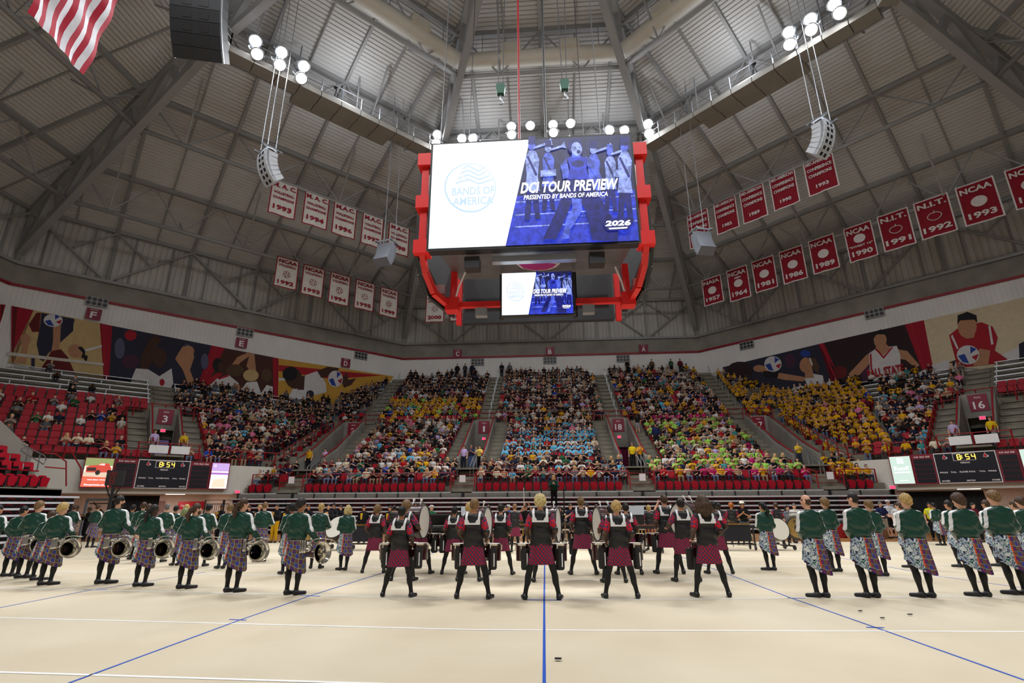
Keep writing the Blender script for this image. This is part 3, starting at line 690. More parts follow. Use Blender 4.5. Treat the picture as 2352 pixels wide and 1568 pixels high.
def screen_picture(parent_scr, u0, v0, u1, v1, y, lod):
    """the picture: coordinates of the big screen (0..1 right, 0..1 down) mapped to the given rectangle"""
    base = parent_scr.matrix_world if False else None
    def pt(u, v): return Vector((u0+(u1-u0)*u, y, v0+(v1-v0)*v))
    lay = [0]
    def poly(nm, uv, material):
        lay[0] += 1; q = MB(); q.prism([pt(u, v)-b0-Vector((0, .002*lay[0]+.004, 0)) for u, v in uv], (0, -.001, 0)); return q.build(nm, material, parent_scr)
    zc = lambda X, Y: ((X-285)/1470.0+(Y-500)*.00001, 0)       # not used, kept simple below
    def q(X, Y):     # crop pixels -> screen uv, the screen being a quad in that crop
        u = (X-300+ (Y-170)*.04)/(1410+ (Y-100)*.112) ; t = (170-85)*(1-u)
        v = (Y-(85+t*1.0))/(748+12*(1-u)); return (u, v)
    P_ = lambda pts: [q(*p) for p in pts]
    poly('white_field', [(0, 0), (.497, 0), (.373, 1), (0, 1)], scr_w)
    poly('picture_field', [(.497, 0), (1, 0), (1, 1), (.373, 1)], scr_d)
    poly('picture_ground', [(.43, .55), (1, .54), (1, 1), (.373, 1)], scr_b)
    for k, v in enumerate((.60, .72, .83)): poly('yard_line', [(.42, v), (1, v-.01), (1, v), (.42, v+.012)], scr_l)
    if lod:
        for k in range(9): poly('turf_streak', [(.42+.05*k, .62+.035*(k % 5)), (.56+.05*k, .615+.035*(k % 5)), (.56+.05*k, .63+.035*(k % 5))], scr_m)
    # band members behind
    for (cx, hy, sc, mt) in ((1020, 180, 1.0, scr_l), (1135, 200, .85, scr_m), (1455, 210, .9, scr_m), (1570, 230, .8, scr_l), (1670, 190, 1.0, scr_l)):
        poly('player_body', P_([(cx-48*sc, hy+90*sc), (cx-20*sc, hy+35*sc), (cx+25*sc, hy+35*sc), (cx+52*sc, hy+100*sc), (cx+42*sc, hy+230*sc), (cx+55*sc, hy+330*sc), (cx-50*sc, hy+330*sc), (cx-38*sc, hy+220*sc)]), mt)
        poly('player_head', P_(ell(cx, hy, 27*sc, 34*sc)), scr_l if mt is scr_m else scr_m)
        poly('player_hat', P_([(cx-28*sc, hy-12*sc), (cx-24*sc, hy-75*sc), (cx+24*sc, hy-75*sc), (cx+28*sc, hy-12*sc)]), scr_k if cx != 1570 else scr_m)
        if cx < 1600: poly('player_horn', P_([(cx+10*sc, hy+8*sc), (cx+110*sc, hy-30*sc), (cx+135*sc, hy-62*sc), (cx+150*sc, hy-5*sc), (cx+112*sc, hy-10*sc), (cx+12*sc, hy+24*sc)]), scr_l)
        poly('player_sash', P_([(cx-40*sc, hy+80*sc), (cx-25*sc, hy+75*sc), (cx+40*sc, hy+215*sc), (cx+25*sc, hy+225*sc)]), scr_k)
        poly('player_trousers', P_([(cx-40*sc, hy+330*sc), (cx+40*sc, hy+330*sc), (cx+60*sc, hy+530*sc), (cx+25*sc, hy+530*sc), (cx, hy+390*sc), (cx-15*sc, hy+540*sc), (cx-55*sc, hy+540*sc)]), scr_k)
    poly('drum', P_([(1080, 370), (1190, 360), (1192, 405), (1082, 415)]), scr_l); poly('drum', P_([(1590, 360), (1665, 355), (1668, 410), (1592, 412)]), scr_l)
    # dancer in front
    poly('dancer_skirt', P_([(1270, 425), (1425, 425), (1500, 560), (1620, 760), (1620, 850), (1440, 850), (1400, 660), (1370, 600), (1300, 600), (1240, 740), (1190, 850), (1095, 850), (1170, 700), (1230, 560)]), scr_k)
    poly('dancer_leg', P_([(1300, 565), (1372, 570), (1372, 650), (1330, 720), (1290, 780), (1280, 842), (1225, 848), (1245, 790), (1262, 700), (1305, 640)]), scr_m)
    poly('dancer_arm', P_([(1262, 280), (1222, 330), (1240, 430), (1290, 420), (1275, 330)]), scr_m)
    poly('dancer_arm', P_([(1400, 262), (1470, 320), (1515, 425), (1480, 425), (1430, 345), (1395, 320)]), scr_m)
    poly('dancer_bodice', P_([(1270, 280), (1310, 262), (1370, 262), (1415, 285), (1405, 350), (1420, 428), (1275, 432), (1290, 350)]), scr_b)
    poly('bodice_scroll', P_(ell(1345, 320, 46, 26)), scr_k); poly('dancer_hair', P_(ell(1325, 190, 52, 58)), scr_k)
    poly('dancer_neck', P_([(1305, 235), (1360, 235), (1365, 275), (1300, 275)]), scr_m); poly('dancer_face', P_(ell(1337, 210, 38, 52, rot=-.15)), scr_l); poly('dancer_mouth', P_(ell(1350, 233, 13, 15)), scr_k)
    for e in (-16, 16): poly('dancer_eye', P_(ell(1342+e, 200, 6, 4)), scr_k)
    # emblem on the white field: a soft-edged disc
    rr = lambda r, w: P_([*ell(575, 505, r, r*.96, 28)])
    poly('emblem_shadow', rr(188, 0), scr_s); poly('emblem_disc', P_(ell(578, 502, 178, 170, 28)), scr_w)
    for k in range(4): poly('emblem_wave', P_([(470+18*k, 470-36*k), (560, 440-34*k), (640, 470-30*k), (740-22*k, 440-30*k), (740-22*k, 450-30*k), (640, 482-30*k), (560, 452-34*k), (470+18*k, 482-36*k)]), scr_s)
    poly('emblem_note', P_(ell(530, 445, 24, 22)), scr_s); poly('emblem_note', P_(ell(528, 442, 18, 16)), scr_w)
    H = (v1-v0); Wd = (u1-u0); ytx = y-.002*lay[0]-.012
    def tx(s, u, v, w, h, material, sh=.0, bold=.0, nm='lettering'):
        p = pt(u, v)-b0; text(s, (p.x, ytx-b0.y, p.z), abs(h), material, parent_scr, width=w*Wd, height=h*abs(H), shear=sh, bold=bold*abs(h), name=nm)
    tx('BANDS OF', .215, .50, .21, .075, scr_s, bold=.02); tx('AMERICA', .215, .595, .20, .075, scr_s, bold=.02)
    tx('DCI TOUR PREVIEW', .685, .495, .475, .105, scr_t, .25, .03, 'headline'); tx('PRESENTED BY BANDS OF AMERICA', .665, .585, .405, .042, scr_t, .22, .02, 'subline')
    badge = [(.835, .855), (.85, .815), (.96, .81), (.975, .85), (.955, .915), (.855, .92)]
    poly('badge', badge, scr_k); poly('badge_line', [(.86, .895), (.95, .892), (.945, .905), (.865, .908)], scr_t)
    tx('2026', .905, .855, .12, .05, scr_t, .15, .04, 'badge_number')
screen_picture(SCR, x0, z1, x1, z0, ys, True)
m = MB(); sx0, sx1, sz0, sz1, sy = -1.62, .99, 8.2, 9.75, .55
m.box(((sx0+sx1)/2, sy+.12, (sz0+sz1)/2), (sx1-sx0+.1, .2, sz1-sz0+.1)); LOW = vb(m, 'lower_screen', blackp)
q0 = onp(1153, 628, (0, 1, 0), sy); q1 = onp(1317, 719, (0, 1, 0), sy); screen_picture(LOW, q0.x, q0.z, q1.x, q1.z, sy-.0, False)
# red frame
xl, xr, fy = -4.3, 3.42, -.7
for x in (xl, xr):
    for z in (10.28, 12.05, 13.82):
        m = MB(); m.box((x, fy, z), (.55, .55, .5)); vb(m, 'frame_node', redframe)
    m = MB(); m.box((x, fy, 12.05), (.26, .26, 3.6)); vb(m, 'frame_post', redframe)
    m = MB(); m.box((x, 6.9, 12.05), (.26, .26, 3.9)); vb(m, 'frame_post', redframe)
    xi = -3.5 if x < 0 else 2.95
    for k in range(1):
        c = [Vector((x, fy, 10.1)), Vector((x*.99, fy+.4, 9.6)), Vector((x*.94, fy+.9, 9.0)), Vector((xi*1.02, 1.0, 8.75))]
        for a, b in zip(c[:-1], c[1:]):
            m = MB(); m.beam(a, b, .2, .2); vb(m, 'frame_strut', redframe)
        m = MB()
        for a, b in zip(c[:-1], c[1:]):
            s = Vector((-.2 if x < 0 else .2, .12, 0)); m.beam(a+s, b+s, .12, .3)
        vb(m, 'curved_truss', blackm)
        m = MB(); m.box((xi, 1.0, 8.8), (.5, .5, .5)); vb(m, 'frame_node', redframe)
        m = MB(); m.beam((xi, 1.0, 8.8), (xi, 1.2, 10.3), .22); vb(m, 'frame_post', redframe)
        m = MB(); m.tube([(xi*.86, .7, 10.0), (xi*.93, .75, 9.4), (xi*.96, .8, 9.0)], .035, 6); vb(m, 'white_strap', whitem)
        m = MB(); m.box((xi*1.12, .6, 9.25), (.42, .3, .35)); vb(m, 'beam_lamp', galv)
    m = MB(); m.box((x*1.06, 3.0, 12.3), (.25, 6.6, 4.0)); vb(m, 'side_screen', blackp)
for y in (1.0,):
    m = MB(); m.beam((-3.5, y, 8.8), (2.95, y, 8.8), .2); vb(m, 'lower_beam', redframe)
m = MB(); m.box((-.45, 6.9, 12.27), (7.3, .36, 4.3)); vb(m, 'rear_screen', blackp)
m = MB(); m.add([(-3.75, -.5, 10.15), (2.95, -.5, 10.15), (2.75, 1.9, 10.28), (-3.45, 1.9, 10.25)], [(0, 1, 2, 3)]); m.add([(-3.75, -.5, 10.2), (2.95, -.5, 10.2), (2.75, 1.9, 10.34), (-3.45, 1.9, 10.3)], [(0, 1, 2, 3)])
vb(m, 'underside_panel', meshm)
m = MB(); m.box((-.4, -.55, 9.82), (2.9, .25, .22)); vb(m, 'blower_bar', galv)
for x in (-2.55, 1.75):
    m = MB(); m.box((x, -.5, 9.72), (.52, .45, .42)); vb(m, 'under_speaker', blackp)
m = MB(); m.box((-.45, 4.2, 10.5), (6.2, .15, 1.5)); vb(m, 'rear_lower_screen', blackp)
for x in (-2.4, 1.5):
    m = MB(); m.box((x, .85, 8.42), (.42, .3, .3)); vb(m, 'beam_lamp', galv)
    m = MB(); m.beam((x*.7, 1.3, 8.3), (x*.7, 1.3, 10.1), .16); vb(m, 'mast', blackm)
cardred = mat('emblem_red', srgb(200, 20, 50), .4); cardm = mat('emblem_magenta', srgb(190, 30, 140), .4)
def card_emblem(parent, c, ux, uz, s, nrm):
    """bird-head emblem: red crest, white beak"""
    ux = Vector(ux)*s; uz = Vector(uz)*s; c = Vector(c); f = Vector(nrm)
    pt = lambda pts, l: [c+ux*x+uz*y+f*l for x, y in pts]
    for k, (nm, pts, mt) in enumerate((('emblem_back', [(-.55, -.3), (-.4, .2), (0, .85), (.1, .3), (.5, .05), (.6, -.3), (0, -.5)], signwhite), ('emblem_crest', [(-.48, -.25), (-.35, .18), (-.02, .72), (.03, .25), (.35, .0), (.1, -.2), (0, -.42)], cardred), ('emblem_mask', [(.02, -.1), (.3, -.03), (.2, -.3), (.0, -.38)], blackp), ('emblem_beak', [(.3, 0), (.55, -.08), (.5, -.26), (.25, -.22)], signwhite))):
        m = MB(); m.prism(pt(pts, .004+.004*k), f*.002); m.build(nm, mt, parent)
up_ = [v for v in VB.children if v.name.startswith('underside_panel')][0]
m = MB(); pts = [(-.55, -.3), (-.4, .2), (0, .5), (.4, .45), (.62, .2), (.75, -.2), (.2, -.45)]
# projected emblem on the underside panel
for nm, sc, mt, l in (('emblem_rim', 1.0, signwhite, .015), ('emblem_wing', .86, cardm, .022)):
    m = MB(); m.prism([(-.4+x*sc*1.25-b0.x, .75+y*sc*.8-b0.y, 10.19-b0.z-l) for x, y in pts], (0, 0, -.002)); m.build(nm, mt, up_)
# hoist hooks and cables above the board
hoistg = mat('hoist_green', srgb(60, 100, 86), .5)
for k, (x, y) in enumerate(((1150, 215), (1297, 205))):
    p = onp(x, y, (0, 1, 0), 3); r = empty('hoist_hook', p); tag(r, 'green hoist block with steel hook above the '+('white' if k == 0 else 'picture')+' half of the screen', 'hoist', 'hoist hooks')
    m = MB(); m.prism([(-.16, -.12, -.05), (.16, -.12, -.05), (.22, -.12, .3), (.18, -.12, .5), (-.18, -.12, .5), (-.22, -.12, .3)], (0, .24, 0)); m.build('block', hoistg, r)
    m = MB(); m.tube([(0, 0, -.05), (0, 0, -.3), (.1, 0, -.4), (.12, 0, -.52), (.02, 0, -.62), (-.1, 0, -.55)], .04, 6); m.build('hook', galv, r, smooth=True)
    for dx in (-.1, .1):
        m = MB(); m.tube([(dx, 0, .5), (dx*3, 0, 33-p.z)], .02, 4); m.build('cable', darkgrey, r)
for k, (x, mt, w) in enumerate(((-1.0, redpaint, 'red'), (.15, blackm, 'black'))):
    m = MB(); m.tube([(x, 2, 14.5), (x, 2, 40)], .05, 5); o = m.build('power_cable', mt); tag(o, f'thick {w} cable running up from the video board to the roof', 'cable')
for k, (dx, dy) in enumerate(((-3.6, .2), (2.7, .2), (-3.6, 6.5), (2.7, 6.5))):
    m = MB(); m.tube([(-.45+dx, dy, 14.3), (-.45+dx*.9, dy, 37)], .02, 4); vb(m, 'suspension_cable', darkgrey)

# ------------------------------------------------------------------ hanging banners
def cloth_mat(name, rgb): return mat(name, srgb(*rgb), .85, var=.07, vscale=3)
bw, br = cloth_mat('banner_white', (216, 212, 206)), cloth_mat('banner_red', (140, 10, 34)); tr, tw = cloth_mat('banner_red_print', (146, 14, 40)), cloth_mat('banner_white_print', (222, 214, 214))
def banner(sd, n, TL, TR, BL, lines, red, label, group, emblem=None):
    N, T = frame(sd); a = onp(*TL, N, n); b = onp(*TR, N, n); c = onp(*BL, N, n)
    w = (b-a).length; h = a.z-c.z; top = (a.z+b.z)/2; mid = (a+b)/2
    r = empty('banner', (mid.x, mid.y, top), facing(sd)); tag(r, label, 'banner', group)
    cm, bm, tm = (br, tw, tw) if red else (bw, br, tr)
    ph = random.uniform(0, 6); NX, NZ = 12, 8; am = .035
    f = lambda u, v: am*(sin(u*9+ph)+.5*sin(u*17+v*3+ph*2))*(.3+.7*v)
    m = MB()
    for j in range(NZ+1):
        for i in range(NX+1): u, v = i/NX, j/NZ; m.v.append(((u-.5)*w, f(u, v), -v*h))
    for j in range(NZ):
        for i in range(NX): k = j*(NX+1)+i; m.f.append((k, k+1, k+NX+2, k+NX+1)); m.m.append(0)
    m.build('cloth', cm, r, smooth=True)
    bt = .045*w
    for nm, (xa, xb, za, zb) in {'hem_top': (-w/2, w/2, 0, -bt), 'hem_bottom': (-w/2, w/2, -h+bt, -h), 'hem_left': (-w/2, -w/2+bt, 0, -h), 'hem_right': (w/2-bt, w/2, 0, -h)}.items():
        m = MB(); K = 12
        for i in range(K+1):
            u = i/K
            if nm in ('hem_top', 'hem_bottom'):
                x = xa+(xb-xa)*u; m.v += [(x, f(x/w+.5, -za/h)-.012, za), (x, f(x/w+.5, -zb/h)-.012, zb)]
            else:
                z = za+(zb-za)*u; m.v += [(xa, f(xa/w+.5, -z/h)-.012, z), (xb, f(xb/w+.5, -z/h)-.012, z)]
        m.f = [(2*i, 2*i+1, 2*i+3, 2*i+2) for i in range(K)]; m.m = [0]*K; m.build('hem', bm, r)
    for s, v, ww, hh in lines: text(s, (0, -am*1.6, -v*h), .3, tm, r, width=ww*w, height=hh*h, bold=.011)
    if emblem:
        kind, v, rad = emblem; R_ = rad*w; m = MB()
        if kind == 'ball': m.prism([(R_*1.05*cos(2*pi*k/20), -am*1.6, -v*h+R_*.95*sin(2*pi*k/20)) for k in range(20)], (0, -.004, 0)); m.build('ball_print', tm, r)
        elif kind == 'apple':
            q = [(R_*(1.05+.12*cos(2*t))*cos(t), -am*1.6, -v*h+R_*.9*sin(t)-R_*.16*math.exp(-((t-pi/2)/.4)**2)) for t in [2*pi*k/24 for k in range(24)]]
            m.tube(q, .03, 4, closed=True); m.tube([(0, -am*1.6, -v*h+R_*.75), (R_*.15, -am*1.6, -v*h+R_*1.2)], .03, 4); m.build('apple_print', tm, r)
        else:
            for k in range(5):
                t = 2*pi*k/5+.3; m.tube([(R_*.25*cos(t), -am*1.6, -v*h+R_*.25*sin(t)), (R_*.7*cos(t+.25), -am*1.6, -v*h+R_*.7*sin(t+.25)), (R_*cos(t+.8), -am*1.6, -v*h+R_*sin(t+.8))], .028, 4)
                m.tube([(R_*.7*cos(t+.25), -am*1.6, -v*h+R_*.7*sin(t+.25)), (R_*1.0*cos(t-.1), -am*1.6, -v*h+R_*1.0*sin(t-.1))], .02, 4)
            m.build('ball_print', tm, r)
    for x in (-w/2+.1, w/2-.1):
        m = MB(); m.tube([(x, 0, 0), (x, 0, .22)], .015, 4); m.build('tie', whitem, r)
mac = lambda yr, sp=.8: [('M. A. C.' if sp > .8 else 'M.A.C.', .15, sp, .13), ('VOLLEYBALL', .36, .78, .075), ('CHAMPIONS', .51, .8, .075), (yr, .78, .7, .14)]
for yr, TL, TR, BL, sp in (('1993', (626, 408), (686, 430), (613, 486), .86), ('1994', (702, 436), (758, 456), (692, 511), .86), ('1996', (768, 460), (821, 479), (759, 534), .8), ('1997', (834, 486), (882, 503), (827, 557), .8), ('1998', (894, 509), (941, 524), (890, 577), .8)):
    banner('northwest', 28.6, TL, TR, BL, mac(yr, sp), False, f'white banner with red border reading M.A.C. volleyball champions {yr}', 'white volleyball banners')
ncaa = lambda yr: [('NCAA', .14, .8, .12), ('VOLLEYBALL', .28, .78, .07), (yr, .83, .72, .13)]
for yr, TL, TR, BL in (('1992', (637, 586), (688, 601), (629, 655)), ('1993', (698, 605), (747, 619), (692, 674)), ('1994', (760, 622), (806, 636), (754, 693)), ('1995', (818, 640), (862, 652), (811, 706)), ('1999', (875, 657), (915, 669), (870, 722))):
    banner('northwest', 35.3, TL, TR, BL, ncaa(yr), False, f'white banner with red border reading NCAA volleyball {yr}', 'white volleyball banners', ('volley', .55, .17))
for yr, TL, TR, BL, l in (('2000', (979, 676), (1022, 674), (977, 741), None), ('2002', (1035, 673), (1076, 671), (1034, 738), None), ('2011', (1091, 670), (1137, 669), (1090, 735), None), ('2019', (1149, 668), (1193, 667), (1148, 734), None), ('2021', (1207, 667), (1252, 665), (1206, 733), 'ROUND OF 32'), ('2022', (1270, 665), (1315, 663), (1269, 731), None)):
    ln = ncaa(yr) if not l else [('NCAA', .14, .8, .12), ('VOLLEYBALL', .28, .78, .07), (yr, .74, .72, .13), (l, .88, .72, .06)]
    banner('north', 35.3, TL, TR, BL, ln, False, f'white banner behind the video board reading NCAA volleyball {yr}', 'white volleyball banners', ('volley', .53, .17))
mid_am = lambda yr: [('MID-AMERICAN', .13, .84, .09), ('CONFERENCE', .31, .82, .09), ('CHAMPIONS', .48, .78, .09)]+([(yr, .8, .42, .1)] if yr else [])
for yr, TL, TR, BL in (('', (1577, 497), (1625, 476), (1590, 572)), ('1982', (1638, 468), (1688, 446), (1648, 540)), ('1989', (1697, 440), (1752, 417), (1709, 515)), ('1990', (1765, 410), (1824, 383), (1780, 486)), ('1993', (1843, 374), (1911, 345), (1864, 450))):
    banner('northeast', 28.6, TL, TR, BL, mid_am(yr), True, 'red banner reading Mid-American Conference champions '+(yr or 'half hidden behind the hanging speaker'), 'red championship banners')
for ttl, sub, yr, em, TL, TR, BL in (('NAIA', '', '1957', 'ball', (1611, 645), (1655, 629), (1614, 706)), ('NCAA', 'MEN', '1964', 'ball', (1668, 623), (1715, 607), (1679, 694)), ('NCAA', '', '1981', 'ball', (1725, 602), (1776, 585), (1737, 673)), ('NCAA', '', '1986', 'ball', (1788, 580), (1842, 561), (1804, 653)), ('NCAA', '', '1989', 'ball', (1855, 555), (1914, 535), (1872, 630)), ('NCAA', '"SWEET 16"', '1990', 'ball', (1936, 527), (2000, 505), (1955, 604)), ('N.I.T.', '', '1991', 'apple', (2013, 499), (2084, 474), (2036, 579)), ('N.I.T.', '', '1992', 'apple', (2096, 468), (2176, 441), (2122, 551)), ('NCAA', '', '1993', 'ball', (2192, 433), (2281, 403), (2223, 520)), ('NCAA', '', '1995', 'ball', (2305, 394), (2395, 362), (2340, 483))):
    ln = [(ttl, .17, .82, .14), (yr, .8, .72 if ttl != 'N.I.T.' else .8, .15)]
    if sub: ln.append((sub, .31 if sub == 'MEN' else .6, .3 if sub == 'MEN' else .82, .06))
    banner('northeast', 35.3, TL, TR, BL, ln, True, f'red banner with white border reading {ttl} {sub.strip(chr(34))} {yr}'.replace('  ', ' '), 'red championship banners', (em, .49 if sub != '"SWEET 16"' else .4, .2 if em == 'ball' else .17))

# ------------------------------------------------------------------ section signs and vents on the wall band
ventm = mat('vent_plate', srgb(150, 150, 152), .6)
for lt, sd, x, y in (('F', 'northwest', 215, 721), ('E', 'northwest', 555, 787), ('D', 'northwest', 794, 833), ('C', 'north', 1051, 811), ('B', 'north', 1263, 806), ('A', 'north', 1478, 800)):
    N, T = frame(sd); p = onp(x, y, N, 40.72); r = empty('section_sign', p, facing(sd)); tag(r, f'small maroon wall sign with white letter {lt}', 'sign', 'section letter signs')
    m = MB(); m.box((0, 0, 0), (1.0, .05, .95)); m.build('sign_board', signred, r)
    text(lt, (0, -.03, -.08), .6, signwhite, r, height=.55, width=.42, bold=.015, name='letter'); text('Section', (0, -.03, .37), .15, signwhite, r, height=.1, width=.5, name='word')
disc = [(cos(2*pi*k/14), sin(2*pi*k/14)) for k in range(14)]
for k, (sd, x, y, w) in enumerate((('northwest', 223, 693, 'above letter F'), ('northwest', 563, 763, 'above letter E'), ('northwest', 829, 816, 'past letter D'), ('north', 1097, 831, 'below letter C'), ('north', 1263, 827, 'below letter B'), ('north', 1431, 823, 'below letter A'), ('northeast', 1715, 792, 'over the ball passing mural'), ('northeast', 2008, 719, 'over the white jersey mural'))):
    N, T = frame(sd); p = onp(x, y, N, 40.8); r = empty('wall_vent', p, facing(sd)); tag(r, f'grey wall plate with eight round black vents {w}', 'vent', 'wall vents')
    m = MB(); m.box((0, 0, 0), (1.5, .06, .8)); m.build('plate', ventm, r)
    for i in range(4):
        for j in range(2):
            m = MB(); m.prism([(-.54+.36*i+.15*a, -.035, -.18+.36*j+.15*b) for a, b in disc], (0, -.02, 0)); m.build('vent_hole', blackp, r)
# ------------------------------------------------------------------ murals
MM = {k: cloth_mat('mural_'+k, v) for k, v in dict(red=(150, 14, 40), tan=(190, 164, 116), navy=(40, 40, 58), brown=(70, 38, 30), skin=(176, 128, 98), dskin=(70, 44, 36), white=(206, 204, 206), black=(26, 24, 28), yellow=(196, 150, 60), blue=(40, 66, 150), hair=(84, 62, 44), dark=(44, 26, 30), redshirt=(160, 24, 40), net=(196, 190, 178), blur=(84, 84, 110), plum=(70, 36, 60), pale=(206, 190, 160), dred=(96, 20, 24)).items()}
def mural(sd, label, base, shapes, mt):
    N, T = frame(sd); cx = sum(p[0] for p in base)/len(base); cy = sum(p[1] for p in base)/len(base)
    r = empty('mural', onp(cx, cy, N, 40.86)); tag(r, label, 'mural', 'photo murals on the corner walls')
    flatpoly('backdrop', [onp(x, y, N, 40.86) for x, y in base], -N, .0, MM[mt], r)
    for k, (nm, m_, pts) in enumerate(shapes): flatpoly(nm, [onp(x, y, N, 40.86) for x, y in pts], -N, .006+.005*k, MM[m_], r, .003)
def vball(cx, cy, rx, ry): return [('ball', 'white', ell(cx, cy, rx, ry, 18)), ('ball_panel', 'blue', [(cx-rx*.9, cy+ry*.1), (cx-rx*.3, cy-ry*.1), (cx+rx*.1, cy+ry*.9), (cx-rx*.5, cy+ry*.75)]), ('ball_panel', 'blue', [(cx+rx*.2, cy-ry*.9), (cx+rx*.75, cy-ry*.6), (cx+rx*.2, cy-ry*.1)]), ('ball_panel', 'redshirt', [(cx+rx*.3, cy+ry*.2), (cx+rx*.95, cy-ry*.1), (cx+rx*.7, cy+ry*.6)])]
mural('northwest', 'plain deep red mural panel at the end of the wall', [(26, 702), (77, 712), (32, 834), (26, 833)], [('fold', 'dred', [(30, 703), (40, 705), (30, 830), (28, 830)])], 'red')
mural('west', 'deep red mural panel on the side wall past the corner', [(-60, 694), (18, 700), (18, 832), (-60, 826)], [('fold', 'dred', [(2, 699), (8, 699), (6, 828), (2, 828)])], 'red')
mural('northwest', 'tan mural of a volleyball player reaching over a net', [(77, 712), (229, 742), (240, 870), (18, 832)], [
    ('court_line', 'white', [(180, 806), (234, 792), (234, 797), (182, 811)]), ('opponent_leg', 'navy', [(95, 718), (170, 732), (168, 760), (110, 812), (100, 830), (92, 826), (84, 790), (92, 750)]),
    ('opponent_leg', 'navy', [(146, 730), (172, 734), (160, 765), (125, 790), (104, 800), (120, 765)]), ('shoe', 'dred', [(66, 745), (84, 718), (94, 718), (90, 762), (74, 762)]),
    ('arm', 'skin', [(122, 748), (140, 742), (138, 790), (134, 812), (118, 808), (122, 780)]), ('torso', 'dred', [(118, 806), (140, 802), (156, 820), (172, 858), (94, 846), (106, 828)]),
    ('head', 'skin', ell(174, 806, 18, 15, 14, .4)), ('hair', 'black', [(178, 798), (188, 796), (196, 806), (194, 822), (186, 822), (190, 810)]), ('ponytail', 'black', [(190, 812), (202, 818), (198, 834), (192, 822)]),
    ('hand', 'skin', [(46, 772), (60, 764), (72, 778), (64, 796), (60, 834), (36, 832), (52, 800)]), ('net_tape', 'net', [(18, 808), (238, 834), (238, 840), (18, 816)]), ('net_post', 'navy', [(72, 822), (80, 823), (80, 846), (72, 845)])]+vball(122, 736, 22, 15), 'tan')
mural('northwest', 'slim red mural stripe between the net player and the shooter', [(229, 742), (258, 748), (250, 872), (238, 869)], [('fold', 'redshirt', [(236, 744), (240, 744), (242, 868), (240, 868)])], 'red')
mural('northwest', 'dark mural of a basketball shooter with raised arms', [(258, 748), (486, 793), (446, 908), (250, 872)], [
    ('crowd_blur', 'blur', ell(275, 800, 12, 24)), ('crowd_blur', 'redshirt', ell(300, 770, 14, 12)), ('crowd_blur', 'blur', ell(430, 810, 12, 20)), ('crowd_blur', 'plum', ell(300, 830, 20, 16)), ('crowd_blur', 'blur', ell(470, 830, 9, 18)),
    ('arm', 'dskin', [(325, 815), (340, 785), (356, 770), (372, 778), (362, 792), (352, 822), (340, 850), (320, 850)]), ('head', 'dskin', ell(366, 822, 17, 22)), ('jersey', 'white', [(302, 870), (312, 846), (340, 848), (366, 864), (394, 846), (398, 880), (390, 898), (300, 885)]),
    ('defender_arm', 'skin', [(410, 810), (420, 795), (440, 800), (446, 820), (436, 850), (452, 890), (436, 895), (420, 850), (402, 824)]), ('hand', 'skin', ell(432, 806, 14, 12)), ('number', 'redshirt', ell(372, 878, 6, 8))], 'navy')
mural('northwest', 'slanted red mural stripe between the shooter and the huddle', [(486, 793), (516, 799), (462, 912), (446, 908)], [('fold', 'redshirt', [(496, 796), (500, 797), (456, 908), (453, 907)])], 'red')
mural('northwest', 'dark mural of a team huddle seen from behind', [(516, 799), (626, 820), (629, 930), (462, 912)], [
    ('player_hair', 'black', ell(500, 838, 12, 16)), ('player_face', 'dskin', ell(508, 842, 8, 11)), ('arm', 'skin', [(530, 840), (545, 820), (572, 808), (578, 814), (552, 832), (540, 850)]), ('arm', 'skin', [(566, 840), (574, 812), (584, 812), (588, 850), (578, 860)]),
    ('player_hair', 'hair', ell(540, 850, 20, 14)), ('jersey', 'white', [(468, 896), (500, 868), (524, 860), (548, 880), (545, 905), (470, 910)]), ('jersey_trim', 'redshirt', [(500, 868), (524, 860), (526, 864), (502, 872)]), ('player_hair', 'tan', ell(576, 862, 18, 14)), ('jersey', 'white', [(552, 898), (566, 878), (590, 876), (600, 905), (560, 912)]),
    ('player_hair', 'hair', ell(612, 862, 12, 16)), ('jersey', 'white', [(598, 905), (612, 884), (626, 888), (626, 925), (600, 920)]), ('shoulder', 'skin', [(536, 880), (550, 884), (552, 908), (540, 906)]), ('jersey', 'redshirt', [(470, 876), (500, 856), (512, 858), (480, 884)])], 'brown')
mural('northwest', 'narrow red mural stripe beside the huddle', [(626, 820), (640, 823), (638, 932), (629, 930)], [('fold', 'redshirt', [(630, 822), (633, 823), (633, 930), (631, 930)])], 'red')
mural('northwest', 'yellow mural of a volleyball player in white lunging for a ball', [(640, 823), (904, 864), (880, 900), (760, 945), (638, 945)], [
    ('red_band', 'redshirt', [(640, 838), (760, 850), (880, 862), (760, 870), (640, 852)]), ('line', 'white', [(640, 868), (668, 868), (672, 874), (640, 874)]),
    ('torso', 'white', [(662, 912), (680, 880), (700, 862), (728, 852), (740, 866), (748, 880), (750, 900), (720, 908), (690, 925), (662, 935)]), ('arm', 'dskin', [(728, 852), (752, 842), (778, 845), (776, 852), (748, 866), (738, 868)]),
    ('neck', 'dskin', [(672, 870), (700, 862), (698, 895), (684, 895)]), ('head', 'dskin', ell(674, 868, 20, 26, 14, -.4)), ('hair', 'black', ell(666, 858, 18, 16, 14, -.4)), ('hand', 'dskin', [(782, 872), (796, 855), (800, 872), (818, 868), (806, 884), (790, 890)]), ('short_number', 'navy', ell(712, 905, 9, 9))]+vball(770, 870, 17, 19), 'yellow')
